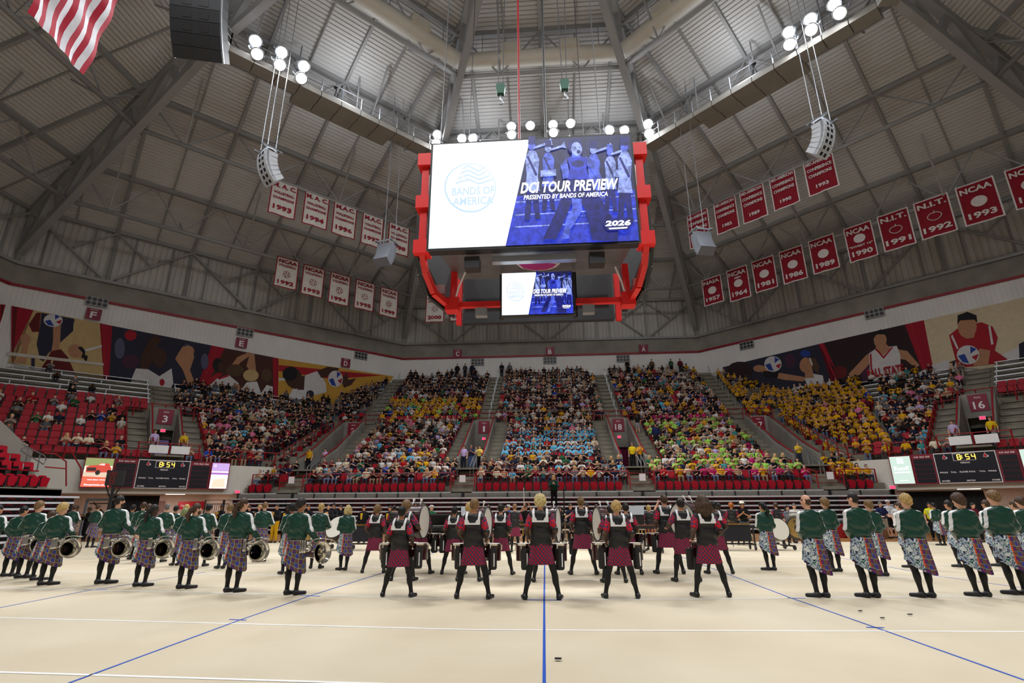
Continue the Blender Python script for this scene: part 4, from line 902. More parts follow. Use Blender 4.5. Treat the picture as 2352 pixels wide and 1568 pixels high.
mural('northeast', 'dark mural of a woman in white passing a volleyball', [(1660, 843), (1880, 790), (1945, 890), (1900, 905), (1660, 880)], [
    ('crowd_blur', 'plum', ell(1815, 828, 12, 16)), ('crowd_blur', 'blue', ell(1850, 812, 12, 8)), ('crowd_blur', 'dark', ell(1700, 850, 30, 20)), ('arm', 'skin', [(1735, 842), (1760, 840), (1790, 856), (1850, 866), (1846, 876), (1800, 872), (1760, 862)]), ('fist', 'skin', ell(1744, 846, 14, 8)), ('sleeve_band', 'black', [(1752, 852), (1790, 852), (1786, 868), (1756, 866)]),
    ('shirt', 'white', [(1848, 870), (1868, 858), (1890, 862), (1898, 900), (1860, 895)]), ('neck', 'skin', [(1848, 845), (1866, 845), (1870, 868), (1850, 868)]), ('face', 'skin', ell(1852, 838, 15, 18, 14, .2)), ('hair', 'hair', [(1852, 820), (1872, 822), (1882, 840), (1880, 858), (1870, 850), (1866, 832)]), ('head_band', 'white', [(1858, 822), (1862, 822), (1868, 838), (1864, 838)])]+vball(1776, 836, 20, 18), 'navy')
mural('northeast', 'slanted bright red mural stripe between the passer and the white jersey', [(1880, 790), (1892, 787), (1938, 885), (1915, 890)], [('fold', 'redshirt', [(1884, 790), (1887, 789), (1928, 884), (1924, 886)])], 'red')
mural('northeast', 'dark mural of a basketball player in a white home jersey', [(1892, 787), (2078, 745), (2118, 850), (2050, 880), (1938, 890)], [
    ('ball', 'dred', ell(1930, 855, 16, 15)), ('opponent', 'plum', [(1980, 850), (1998, 800), (2008, 810), (2000, 880), (1980, 880)]), ('arm', 'skin', [(1950, 868), (1950, 858), (1990, 815), (2006, 806), (2002, 830), (1975, 860)]), ('arm', 'skin', [(2062, 802), (2084, 806), (2112, 838), (2104, 846), (2080, 826), (2066, 824)]), ('jersey', 'white', [(1996, 812), (2012, 800), (2060, 794), (2068, 815), (2070, 870), (1994, 880), (1998, 840)]), ('neck', 'skin', [(2014, 790), (2034, 788), (2046, 800), (2030, 815), (2010, 804)]), ('face', 'skin', ell(2022, 780, 15, 21)), ('hair', 'black', [(2006, 778), (2010, 762), (2024, 756), (2038, 764), (2040, 780), (2032, 768), (2014, 768)]),
    ('jersey_trim', 'redshirt', [(2010, 802), (2014, 800), (2030, 818), (2048, 797), (2052, 797), (2030, 824)]), ('jersey_trim', 'redshirt', [(1998, 814), (2002, 811), (2004, 850), (2000, 850)])], 'dark')
mur = [o for o in bpy.data.objects if o.name.startswith('mural') and o.parent is None][-1]
N_, T_ = frame('northeast'); p_ = onp(2033, 852, N_, 40.7); text('BALL STATE', p_-mur.location, .5, MM['redshirt'], mur, rz=facing('northeast'), width=2.7, height=.75, bold=.02)
mural('northeast', 'wide red mural stripe beside the kneeling digger', [(2078, 745), (2122, 735), (2142, 838), (2118, 850)], [('fold', 'redshirt', [(2090, 743), (2094, 742), (2124, 846), (2120, 848)])], 'red')
mural('northeast', 'pale mural of a man in red bending to dig a volleyball', [(2122, 735), (2420, 668), (2420, 790), (2300, 850), (2142, 842)], [
    ('court_paint', 'white', [(2140, 838), (2176, 826), (2190, 850), (2150, 852)]), ('court_paint', 'navy', [(2180, 832), (2196, 826), (2190, 850)]), ('court_paint', 'white', [(2300, 815), (2352, 790), (2352, 825), (2310, 838)]), ('court_paint', 'navy', [(2340, 790), (2360, 780), (2360, 825), (2342, 828)]),
    ('torso', 'redshirt', [(2180, 770), (2205, 750), (2255, 740), (2280, 750), (2292, 775), (2285, 805), (2315, 825), (2290, 835), (2200, 845), (2188, 800)]), ('sleeve_stripe', 'white', [(2184, 772), (2188, 768), (2202, 800), (2198, 802)]), ('sleeve_stripe', 'white', [(2270, 748), (2275, 748), (2282, 790), (2277, 792)]), ('arms', 'skin', [(2250, 800), (2275, 805), (2270, 838), (2235, 840)]), ('neck', 'skin', [(2210, 755), (2240, 752), (2238, 775), (2220, 778)]), ('face', 'skin', ell(2222, 750, 22, 27)), ('hair', 'black', [(2199, 745), (2200, 724), (2222, 716), (2243, 724), (2245, 742), (2238, 734), (2206, 736)])]+vball(2224, 815, 26, 22), 'pale')

# ------------------------------------------------------------------ line-array speakers
spkw = mat('speaker_white', srgb(200, 204, 210), .5); spkg = mat('speaker_grille', srgb(46, 46, 50), .6)
def line_array(p, rz, label, n=6, w=1.25, h=.38, body=spkw, cable_to=33.0, curve=7.0, depth=.75):
    r = empty('line_array_speaker', p, rz); tag(r, label, 'speaker', 'hanging speaker arrays')
    m = MB(); m.box((0, .1, .12), (w+.1, .12, .12)); m.box((-w/2, .35, .12), (.1, depth+.5, .1)); m.box((w/2, .35, .12), (.1, depth+.5, .1)); m.box((0, .75, .12), (w+.1, .1, .1)); m.build('rigging_frame', galv, r)
    ang = 0; c = Vector((0, 0, -.1))
    for k in range(n):
        ang = radians(curve*k); ca, sa = cos(ang), sin(ang)
        R3 = Matrix.Rotation(ang, 3, 'X')          # boxes tip down towards the front (-y)
        cc = c+R3 @ Vector((0, depth/2, -h/2))
        m = MB(); m.prism([R3 @ Vector(q)+c for q in ((-w/2, 0, 0), (w/2, 0, 0), (w/2, 0, -h+.02), (-w/2, 0, -h+.02))], R3 @ Vector((0, depth, 0))); bx = m.build('cabinet', body, r)
        for sx in (-.17, .17):
            m = MB(); m.prism([R3 @ Vector((sx*w+q[0], -.012, -h/2+q[1]))+c for q in ((-.1*w, -h*.28), (.1*w, -h*.28), (.1*w, h*.28), (-.1*w, h*.28))], R3 @ Vector((0, .02, 0))); m.build('horn_slot', blackp, bx)
        for sx in (-1, 1):
            m = MB(); m.prism([R3 @ Vector((sx*w/2+q[0], .08+q[1], .01))+c for q in ((-.02, 0), (.02, 0), (.02, .12), (-.02, .12))], R3 @ Vector((0, 0, -h))); m.build('link_bar', galv, bx)
        c = c+R3 @ Vector((0, 0, -h))
    for x, y in ((-w/2+.1, .1), (w/2-.1, .1), (0, .8)):
        m = MB(); m.tube([(x, y, .15), (x*.8, y, cable_to-Vector(p).z)], .025, 4); m.build('suspension_cable', galv, r)
    return r
fz = lambda sd, x, y, n: onp(x, y, frame(sd)[0], n)
p1 = fz('northwest', 602, 345, 18.3); line_array(p1, radians(-34), 'white line-array speaker hanging beside the 1993 volleyball banner', 6, 1.05, .36, cable_to=35.7, curve=9.0)
p2 = fz('northeast', 1903, 276, 18.3); line_array(p2, radians(34), 'white line-array speaker hanging over the 1993 conference banner', 6, 1.05, .36, cable_to=35.7, curve=9.0)
p3 = onz(895, 566, 20.5); line_array(p3, radians(165), 'grey line-array speaker hanging in front of the 1998 banner, seen from behind', 6, 1.2, .33, mat('speaker_grey', srgb(120, 124, 134), .5), cable_to=34.0)
p4 = onz(1603, 540, 20.5); line_array(p4, radians(195), 'grey line-array speaker hanging before the undated conference banner, seen from behind', 6, 1.2, .33, MT['speaker_grey'], cable_to=34.0)
pb = onp(455, -60, (0, 1, 0), -1.2); line_array(pb+Vector((0, 0, .6)), radians(14), 'big black line-array speaker at the edge of the roof lamps', 8, 2.0, .52, mat('speaker_black', (.02, .022, .026), .45), 36.9, 6.0, .9)

# ------------------------------------------------------------------ flag
fred, fwhite, fblue = cloth_mat('flag_red', (170, 20, 48)), cloth_mat('flag_white', (220, 220, 226)), cloth_mat('flag_blue', (30, 36, 90))
a, b = onz(62, 28, 20), onz(187, 165, 20); w = (b-a).length*1.0; d = (b-a).normalized()
fl = empty('flag', a); tag(fl, 'large flag with red and white stripes hanging from the roof', 'flag')
H = 6.5
for k in range(13):
    m = MB(); NZ = 14
    for j in range(NZ+1):
        v = j/NZ
        for e in (0, 1):
            u = (k+e)/13; wd = w*(1.06+.3*v); q = d*(u*wd)+d.cross(Vector((0, 0, 1)))*(.08*sin(v*16+u*5)+.05*sin(u*21+v*4)); m.v.append((q.x, q.y, v*H*(1 if k else 1)))
    m.f = [(2*j, 2*j+1, 2*j+3, 2*j+2) for j in range(NZ)]; m.m = [0]*NZ; m.build('stripe', fred if k % 2 == 0 else fwhite, fl, smooth=True)
m = MB(); m.add([d*(w*1.26*.0)+Vector((0, 0, H)), d*(w*1.26*.54)+Vector((0, 0, H)), d*(w*1.4*.54)+Vector((0, 0, H+3)), Vector((0, 0, H+3))], [(0, 1, 2, 3)]); m.build('canton', fblue, fl)
m = MB(); m.tube([(0, 0, H+3), d*(w*1.4)+Vector((0, 0, H+3))], .05, 6); m.tube([d*(w*.7)+Vector((0, 0, H+3)), d*(w*.7)+Vector((0, 0, 15))], .03, 4); m.build('hanging_bar', galv, fl)

# ------------------------------------------------------------------ corner walls with passages, scoreboards
beige = mat('passage_wall', srgb(222, 210, 202), .8, var=.06); cream = mat('corner_wall', srgb(206, 202, 192), .8, var=.05, vscale=.8); black_drape = mat('black_drape', (.012, .012, .014), .95)
scorem = mat('scoreboard_face', srgb(8, 10, 26), .4); scorered = mat('scoreboard_red', srgb(130, 10, 40), .5); digit = mat('clock_digits', (.1, .05, 0), .4, emit=(1, .62, .08), estr=3.0)
def seven(parent, ch, x, z, h, material, y=-.04):
    seg = {'8': 'abcdefg', '5': 'acdfg', '4': 'bcfg'}[ch]; w = h*.55; t = h*.13
    pos = {'a': (0, h/2, w, t), 'g': (0, 0, w, t), 'd': (0, -h/2, w, t), 'f': (-w/2, h/4, t, h/2), 'b': (w/2, h/4, t, h/2), 'e': (-w/2, -h/4, t, h/2), 'c': (w/2, -h/4, t, h/2)}
    for s in seg:
        px, pz, sw, sh = pos[s]; m = MB(); m.box((x+px, y, z+pz), (sw, .02, sh)); m.build('digit_segment', material, parent)
for sd, mir in (('northwest', 1), ('northeast', -1)):
    N, T = frame(sd); nn = 28.05; who = 'truck advert' if mir == 1 else 'pale green advert'
    Lc = lambda t, n, z: P(sd, t*mir, n, z)
    wl = tag(empty('wall_corner_'+sd, (0, 0, 0)), kind='structure')
    m = MB(); m.prism([Lc(-16, 28.3, 0), Lc(-11.3, 28.3, 0), Lc(-11.3, 28.6, 0), Lc(-16, 28.6, 0)], (0, 0, 4.35)); m.build('wall_piece', cream, wl)
    m = MB(); m.prism([Lc(-1.9, 28.3, 0), Lc(.3, 28.3, 0), Lc(.3, 28.6, 0), Lc(-1.9, 28.6, 0)], (0, 0, 4.35)); m.build('wall_piece', cream, wl)
    m = MB(); m.prism([Lc(-11.3, 28.3, 2.45), Lc(-1.9, 28.3, 2.45), Lc(-1.9, 28.6, 2.45), Lc(-11.3, 28.6, 2.45)], (0, 0, 1.9)); m.build('wall_lintel', cream, wl)
    m = MB(); m.prism([Lc(-11.3, 28.6, 2.6), Lc(-1.9, 28.6, 2.6), Lc(-1.9, 38, 2.6), Lc(-11.3, 38, 2.6)], (0, 0, .1)); m.build('passage_ceiling', beige, wl)
    m = MB(); m.prism([Lc(-11.3, 38, 0), Lc(-1.9, 38, 0), Lc(-1.9, 38.2, 0), Lc(-11.3, 38.2, 0)], (0, 0, 2.6)); m.build('passage_back', beige, wl)
    for t in (-11.35, -1.85):
        m = MB(); m.prism([Lc(t-.05, 28.6, 0), Lc(t+.05, 28.6, 0), Lc(t+.05, 38, 0), Lc(t-.05, 38, 0)], (0, 0, 2.6)); m.build('passage_side', beige, wl)
    if mir == 1:
        m = MB(); m.prism([Lc(-5.6, 37.9, .0), Lc(-4.6, 37.9, 0), Lc(-4.6, 37.95, 0), Lc(-5.6, 37.95, 0)], (0, 0, 2.1)); m.build('passage_door', mat('passage_door', srgb(150, 120, 116), .6), wl)
    # a ceiling lamp in the passage
    for t, n in ((-4.5, 31.5), (-4.5, 35), (-8, 33)):
        p = Lc(t, n, 2.56); lm = MB(); lm.box((0, 0, 0), (1.2, .3, .05)); lo = lm.build('passage_lamp', mat('passage_lamp_lens', (1, 1, 1), .4, emit=(1, .86, .72), estr=4), loc=p, rz=facing(sd)); tag(lo, f'strip lamp in the passage under the {who} scoreboard', 'lamp', 'passage lamps')
        ld = bpy.data.lights.new('passage_light', 'AREA'); ld.energy = 60 if mir == 1 else 35; ld.size = 1.0; ld.color = (1, .93, .87); l2 = bpy.data.objects.new('passage_light', ld); COL.objects.link(l2); l2.parent = lo; l2.location = (0, 0, -.06)
    # black drape hung across part of the passage mouth
    dr = empty('black_drape', Lc(-7.6 if mir == 1 else -4.2, 28.9, 0), facing(sd)); tag(dr, f'black pleated drape in the passage under the {who}', 'drape')
    wv = 2.6 if mir == 1 else 4.2; m = MB(); K = 30
    for k in range(K+1):
        x = -wv/2+wv*k/K; y = .06*(k % 2); m.v += [(x, y, .02), (x*(1 if mir == 1 else .9), y, 2.35)]
    m.f = [(2*k, 2*k+2, 2*k+3, 2*k+1) for k in range(K)]; m.m = [0]*K; m.build('cloth', black_drape, dr)
    m = MB(); m.tube([(-wv/2-.2, 0, 2.38), (wv/2+.2, 0, 2.38)], .03, 6); m.build('pipe', galv, dr)
    # scoreboard
    tt = lambda x, y=1085: (onp(x, y, N, nn)).dot(T)
    X = ([188, 259, 313, 435, 483, 527] if mir == 1 else [2047, 2100, 2152, 2300, 2352, 2412]); tv = [tt(x) for x in X]
    zt, zb = 4.5, 2.76; c = (tv[0]+tv[-1])/2
    sb = empty('scoreboard', P(sd, c, nn, zb), facing(sd)); tag(sb, f'long wall scoreboard with {who} panel, clock reading 8:54', 'scoreboard', 'scoreboards')
    L = lambda t: t-c; h = zt-zb
    panels = {}
    for k, nm in enumerate(('advert_screen', 'stats_panel', 'main_panel', 'stats_panel', 'advert_screen')):
        a, b = L(tv[k]), L(tv[k+1]); m = MB(); m.box(((a+b)/2, .05, h/2), (abs(b-a)-.03, .14, h)); mt = {'advert_screen': scorered, 'stats_panel': scorered, 'main_panel': signwhite}[nm]; o = m.build(nm, mt, sb); panels[k] = (o, (a+b)/2, abs(b-a))
    def tx(par, s, x, z, hh, ww, mt=signwhite, y=-.05): text(s, (x, y, z), hh, mt, par, height=hh, width=ww, bold=.004)
    for k in (1, 3):
        o, x, w_ = panels[k]; m = MB(); m.box((x, -.025, h*.44), (w_-.16, .02, h*.8)); m.build('dark_face', scorem, o); tx(o, 'PLYR  KILLS  DIGS', x, h*.91, .09, w_*.7)
        for j in range(1, 5): m = MB(); m.box((x, -.038, h*.16*j+.03), (w_-.2, .01, .014)); m.build('row_line', scorered, o)
    o, x, w_ = panels[2]; m = MB(); m.box((x, -.025, h/2), (w_-.12, .02, h-.1)); m.build('dark_face', scorem, o)
    m = MB(); m.box((x, -.045, h*.84), (w_*.36, .02, h*.24)); m.build('clock_frame', signwhite, o); m = MB(); m.box((x, -.058, h*.84), (w_*.34, .02, h*.21)); m.build('clock_face', scorem, o)
    for ch, dx in (('8', -.22), ('5', .16), ('4', .42)): seven(o, ch, x+dx*w_*.36, h*.84, h*.15, digit, -.075)
    for dz in (-.03, .03): m = MB(); m.box((x-.03*w_, -.075, h*.84+dz*h), (.05, .02, .05)); m.build('clock_colon', digit, o)
    tx(o, 'PERIOD', x, h*.655, .085, w_*.15)
    for s, dx, ww in (('FOULS', -.38, .13), ('T.O.L.', -.22, .1), ('PLAYER FOUL', 0, .25), ('T.O.L.', .23, .1), ('FOULS', .38, .12)): tx(o, s, x+dx*w_, h*.36, .085, w_*ww)
    for s, dx, ww in (('SCORE', -.38, .13), ('MATCH', .02, .13), ('SCORE', .4, .12)): tx(o, s, x+dx*w_, h*.08, .085, w_*ww)
    for dx in (-.31, .34): card_emblem(o, (x+dx*w_, -.04, h*.85), (1, 0, 0), (0, 0, 1), .22, (0, -1, 0))
    def advert(k, spec):
        o, x, w_ = panels[k]
        for j, (nm, mt, pts) in enumerate(spec):
            m = MB(); m.prism([(x+(u-.5)*(w_-.12), -.022-.004*j, .05+(h-.1)*v) for u, v in pts], (0, -.003, 0)); m.build(nm, mt, o)
        return o, x, w_
    full = [(0, 0), (1, 0), (1, 1), (0, 1)]
    if mir == 1:
        e = lambda n, c, s=1.1: emis('advert_'+n, c, s)
        o, x, w_ = advert(0, [('sky', e('cream', (250, 240, 220)), full), ('trees', e('leaf', (150, 160, 100)), [(0, .72), (1, .74), (1, 1), (0, 1)]), ('road', e('road', (230, 205, 180)), [(0, .3), (1, .3), (1, .55), (0, .5)]), ('truck_body', e('truck', (214, 76, 60)), [(.08, .5), (.06, .68), (.2, .74), (.45, .76), (.55, .84), (.85, .82), (.92, .7), (.97, .66), (.95, .52), (.6, .5)]), ('grille', e('grille', (60, 40, 40)), [(.1, .55), (.1, .66), (.42, .67), (.42, .55)]), ('windshield', e('glass', (240, 220, 210)), [(.47, .76), (.57, .82), (.7, .82), (.7, .75)]), ('wheel', e('tyre', (40, 36, 36)), [(.5+.09*a, .5+.09*b) for a, b in disc]), ('wheel', e('tyre', (40, 36, 36)), [(.88+.06*a, .53+.07*b) for a, b in disc]), ('footer', e('coral', (236, 110, 84)), [(0, 0), (1, 0), (1, .33), (0, .36)])])
        tx(o, 'StoopsAuto.com', x, .16, .12, w_*.72, scr_t, -.065); tx(o, 'YOUR SMALL TOWN', x, .45, .06, w_*.6, scr_t, -.065)
        o, x, w_ = advert(4, [('field', e('lilac', (206, 170, 232)), full), ('glow', e('pale', (250, 244, 240)), [(0, 0), (1, 0), (1, .68), (0, .68)]), ('band', e('lilac2', (176, 110, 206)), [(0, .55), (1, .55), (1, .62), (0, .62)]), ('blur', e('sand', (244, 226, 200)), [(.1, .05), (.9, .05), (.8, .4), (.2, .35)])])
        m = MB(); m.tube([(x-.3*w_+.06*cos(2*pi*k/16), -.06, h*.87+.06*sin(2*pi*k/16)) for k in range(16)], .014, 4, closed=True); m.build('ring_mark', scr_t, o)
    else:
        e = lambda n, c, s=1.1: emis('advert_'+n, c, s)
        o, x, w_ = advert(0, [('field', e('mint', (206, 228, 216)), full)])
        tx(o, 'Ruoff', x, h*.56, .24, w_*.66, scr_t, -.05); tx(o, 'MORTGAGE', x, h*.42, .09, w_*.68, scr_t, -.05); tx(o, 'TheFamous', x, h*.14, .05, w_*.4, scr_t, -.05)
        for a in range(3):
            for b in range(3):
                m = MB(); m.box((x-.12+.12*a, -.04, h*.78+.12*b-.06), (.09, .01, .09)); m.build('star_mark', scr_t, o)
        advert(4, [('field', e('mint', (206, 228, 216)), full)])
    # exit sign beside it
    ex = empty('exit_sign', P(sd, (tt(547, 1123) if mir == 1 else tt(2047, 1110)), 28.2, 2.62), facing(sd)); tag(ex, f'lit red exit sign on the wall at the corner of the {who} scoreboard', 'exit sign', 'exit signs by the scoreboards')
    m = MB(); m.box((0, 0, 0), (.34, .06, .22)); m.build('case', exitwhite, ex); m = MB(); m.box((0, -.03, 0), (.28, .02, .16)); m.build('red_face', exitred, ex)
    for t0 in (-10.2, -2.4):
        pass
# red wall plaque inside the passage and a shot-clock stand before the truck advert
p = P('northwest', -3.7, 33.0, 1.75); o = empty('wall_plaque', p, facing('northwest')); tag(o, 'red plaque with small white lettering inside the lit passage', 'plaque'); m = MB(); m.box((0, 0, 0), (1.7, .08, .55)); m.build('board', redpaint, o); text('Center', (-.45, -.05, 0), .2, signwhite, o, width=.45, height=.13)
# ------------------------------------------------------------------ people: bodies and clothes are surfaces grown round a skeleton
def sdf(prims, X, Y, Z, k=.03):
    d = None
    for p in prims:
        if p[0] == 'c':
            _, a, b, ra, rb = p; ax, ay, az = b[0]-a[0], b[1]-a[1], b[2]-a[2]; L = ax*ax+ay*ay+az*az+1e-9
            t = np.clip(((X-a[0])*ax+(Y-a[1])*ay+(Z-a[2])*az)/L, 0, 1)
            q = np.sqrt((X-a[0]-t*ax)**2+(Y-a[1]-t*ay)**2+(Z-a[2]-t*az)**2)-(ra+(rb-ra)*t)
        else:
            _, c, r = p; u, v, w = (X-c[0])/r[0], (Y-c[1])/r[1], (Z-c[2])/r[2]
            k0 = np.sqrt(u*u+v*v+w*w); k1 = np.sqrt((u/r[0])**2+(v/r[1])**2+(w/r[2])**2)+1e-9; q = k0*(k0-1)/k1
        if d is None: d = q
        else:
            h = np.clip(.5+.5*(d-q)/k, 0, 1); d = d*(1-h)+q*h-k*h*(1-h)
    return d
def nets(prims, h, k=.03, inflate=0.0, clip=None, disp=None, pad=.05):
    lo = np.array([1e9]*3); hi = -lo
    for p in prims:
        for c in ((p[1], p[2]) if p[0] == 'c' else (p[1],)):
            r = np.array([max(p[3], p[4])]*3) if p[0] == 'c' else np.array(p[2])
            lo = np.minimum(lo, np.array(c)-r); hi = np.maximum(hi, np.array(c)+r)
    lo -= pad+inflate; hi += pad+inflate
    n = np.ceil((hi-lo)/h).astype(int)+1
    ax = [lo[i]+h*np.arange(n[i]) for i in range(3)]
    X, Y, Z = np.meshgrid(*ax, indexing='ij', sparse=True)
    F = sdf(prims, X, Y, Z, k)-inflate
    if disp is not None: F = F-disp(X, Y, Z)
    if clip is not None: F = np.maximum(F, clip(X, Y, Z))
    F = np.broadcast_to(F, tuple(n)); S = F < 0
    C = np.zeros(tuple(n-1)+(3,)); cnt = np.zeros(tuple(n-1)); faces = []
    idx = np.stack(np.meshgrid(*[np.arange(m) for m in n], indexing='ij'), -1).astype(float)
    for a in range(3):
        s0 = [slice(None)]*3; s1 = [slice(None)]*3; s0[a] = slice(0, -1); s1[a] = slice(1, None)
        A, B = F[tuple(s0)], F[tuple(s1)]; M = S[tuple(s0)] != S[tuple(s1)]
        t = np.where(M, A/(A-B+1e-12), 0); pos = idx[tuple(s0)].copy(); pos[..., a] += t; pos *= M[..., None]
        b, c = [q for q in range(3) if q != a]
        for db in (0, 1):
            for dc in (0, 1):
                s = [slice(None)]*3; s[b] = slice(db, -1 if db == 0 else None); s[c] = slice(dc, -1 if dc == 0 else None)
                C += pos[tuple(s)]; cnt += M[tuple(s)]
    act = cnt > 0; ids = -np.ones(tuple(n-1), int); ids[act] = np.arange(act.sum())
    V = lo+h*(C[act]/cnt[act][:, None])
    for a in range(3):
        b, c = (a+1) % 3, (a+2) % 3
        s0 = [slice(None)]*3; s1 = [slice(None)]*3; s0[a] = slice(0, -1); s1[a] = slice(1, None)
        M = S[tuple(s0)] != S[tuple(s1)]; e = np.argwhere(M)
        ok = (e[:, b] > 0) & (e[:, c] > 0) & (e[:, b] < n[b]-1) & (e[:, c] < n[c]-1); e = e[ok]
        neg = S[tuple(s0)][tuple(e.T)]
        def g(db, dc): q = e.copy(); q[:, b] -= db; q[:, c] -= dc; return ids[tuple(q.T)]
        Q = np.stack([g(1, 1), g(0, 1), g(0, 0), g(1, 0)], 1); Q[~neg] = Q[~neg][:, ::-1]; faces.append(Q)
    return V, np.concatenate(faces)
def np_mesh(name, V, Q, mats, smooth=True, attrs=None, midx=None):
    me = bpy.data.meshes.new(name); nv, nq = len(V), len(Q)
    me.vertices.add(nv); me.vertices.foreach_set('co', np.ascontiguousarray(V, 'f').ravel())
    me.loops.add(nq*4); me.loops.foreach_set('vertex_index', np.ascontiguousarray(Q, 'i').ravel())
    me.polygons.add(nq); me.polygons.foreach_set('loop_start', np.arange(0, nq*4, 4, dtype='i'))
    if smooth: me.polygons.foreach_set('use_smooth', np.ones(nq, bool))
    for m in mats: me.materials.append(m)
    if midx is not None: me.polygons.foreach_set('material_index', np.ascontiguousarray(midx, 'i'))
    for k, a in (attrs or {}).items():
        at = me.attributes.new(k, 'FLOAT', 'POINT'); at.data.foreach_set('value', np.ascontiguousarray(a, 'f'))
    me.update(calc_edges=True); me.validate(); return me
# --- node helper
class NT:
    def __init__(s, name, rough=.6, spec=.4):
        s.m = bpy.data.materials.new(name); s.m.use_nodes = True; s.t = s.m.node_tree; s.b = s.t.nodes['Principled BSDF']; s.b.inputs['Roughness'].default_value = rough; s.b.inputs['Specular IOR Level'].default_value = spec
    def set(s, sock, v):
        if isinstance(v, bpy.types.NodeSocket): s.t.links.new(v, sock)
        else: sock.default_value = v
    def math(s, op, a, b=0.0, c=0.0):
        n = s.t.nodes.new('ShaderNodeMath'); n.operation = op; s.set(n.inputs[0], a); s.set(n.inputs[1], b); s.set(n.inputs[2], c); return n.outputs[0]
    def mix(s, f, a, b):
        n = s.t.nodes.new('ShaderNodeMix'); n.data_type = 'RGBA'; s.set(n.inputs[0], f)
        for i, v in ((6, a), (7, b)): s.set(n.inputs[i], v if isinstance(v, bpy.types.NodeSocket) else (*v, 1))
        return n.outputs[2]
    def attr(s, name): n = s.t.nodes.new('ShaderNodeAttribute'); n.attribute_name = name; return n.outputs['Fac']
    def uv(s):
        n = s.t.nodes.new('ShaderNodeUVMap'); x = s.t.nodes.new('ShaderNodeSeparateXYZ'); s.t.links.new(n.outputs[0], x.inputs[0]); return n.outputs[0], x.outputs[0], x.outputs[1]
    def out(s, c): s.set(s.b.inputs['Base Color'], c); return s.m
def stripe_material():
    n = NT('green_leather', .33, .5); f = n.math('GREATER_THAN', n.attr('stripe'), 0.0)
    return n.out(n.mix(f, srgb(21, 65, 53), srgb(226, 226, 224)))
def skin_material():
    n = NT('skin', .55, .35); oi = n.t.nodes.new('ShaderNodeObjectInfo'); f = n.math('GREATER_THAN', n.attr('feature'), .5); g = n.math('GREATER_THAN', n.attr('tights'), 0.0)
    dk = n.mix(f, oi.outputs['Color'], (.03, .015, .012)); return n.out(n.mix(g, dk, (.012, .012, .013)))
def lines(n, s, t, lo, hi):      # 1 where frac(s) or frac(t) lies between lo and hi
    def one(x):
        fr = n.math('FRACT', x); return n.math('MULTIPLY', n.math('GREATER_THAN', fr, lo), n.math('LESS_THAN', fr, hi))
    return one(s), one(t)
def kilt_material():
    n = NT('tartan_and_print_kilt', .75, .2); uv, u, v = n.uv()
    s = n.math('MULTIPLY', u, 9.0); t = n.math('MULTIPLY', v, 3.6)
    bs, bt = lines(n, s, t, .0, .5); ck = n.math('ABSOLUTE', n.math('SUBTRACT', bs, bt))
    c = n.mix(ck, srgb(38, 74, 168), srgb(104, 98, 66)); both = n.math('MULTIPLY', bs, bt); c = n.mix(n.math('MULTIPLY', both, .8), c, srgb(36, 44, 104))
    for lo, hi, col, f in ((.22, .30, (150, 40, 72), .75), (.70, .76, (120, 40, 110), .7), (.48, .53, (196, 186, 110), .8), (.96, 1.0, (150, 160, 150), .6)):
        a, b = lines(n, s, t, lo, hi); c = n.mix(n.math('MULTIPLY', n.math('MAXIMUM', a, b), f), c, srgb(*col))
    no = n.t.nodes.new('ShaderNodeTexNoise'); no.inputs['Scale'].default_value = 5.5; no.inputs['Detail'].default_value = 2.5; no.inputs['Distortion'].default_value = 1.8; tc = n.t.nodes.new('ShaderNodeTexCoord'); n.t.links.new(tc.outputs['Object'], no.inputs['Vector'])
    r = n.t.nodes.new('ShaderNodeValToRGB'); r.color_ramp.interpolation = 'CONSTANT'; n.t.links.new(no.outputs[0], r.inputs[0]); e = r.color_ramp.elements
    cols = [(0, (204, 80, 44)), (.33, (24, 28, 44)), (.40, (48, 92, 168)), (.435, (214, 218, 224)), (.475, (36, 104, 92)), (.505, (206, 212, 222)), (.54, (26, 30, 44)), (.575, (150, 176, 214)), (.61, (190, 206, 70)), (.63, (216, 220, 226))]
    while len(e) < len(cols): e.new(.5)
    for el, (p, cc) in zip(e, cols): el.position = p; el.color = (*srgb(*cc), 1)
    side = n.math('GREATER_THAN', u, .5); c = n.mix(side, c, r.outputs[0])
    fl = n.math('MULTIPLY', n.math('MULTIPLY', n.math('GREATER_THAN', u, .488), n.math('LESS_THAN', u, n.math('MULTIPLY_ADD', no.outputs[0], .05, .478))), n.math('GREATER_THAN', no.outputs[0], .5))
    return n.out(n.mix(fl, c, srgb(220, 84, 36)))
def check_material(name='red_blue_check', sc=19.0):
    n = NT(name, .75, .2); uv, u, v = n.uv(); a = n.math('MULTIPLY_ADD', u, sc, n.math('MULTIPLY', v, sc*.26)); b = n.math('MULTIPLY_ADD', u, sc, n.math('MULTIPLY', v, -sc*.26))
    fa = n.math('GREATER_THAN', n.math('FRACT', a), .5); fb = n.math('GREATER_THAN', n.math('FRACT', b), .5)
    c = n.mix(fa, srgb(58, 60, 92), srgb(78, 52, 80)); c = n.mix(fb, c, srgb(120, 36, 56)); c = n.mix(n.math('MULTIPLY', fa, fb), c, srgb(190, 26, 40)); return n.out(c)
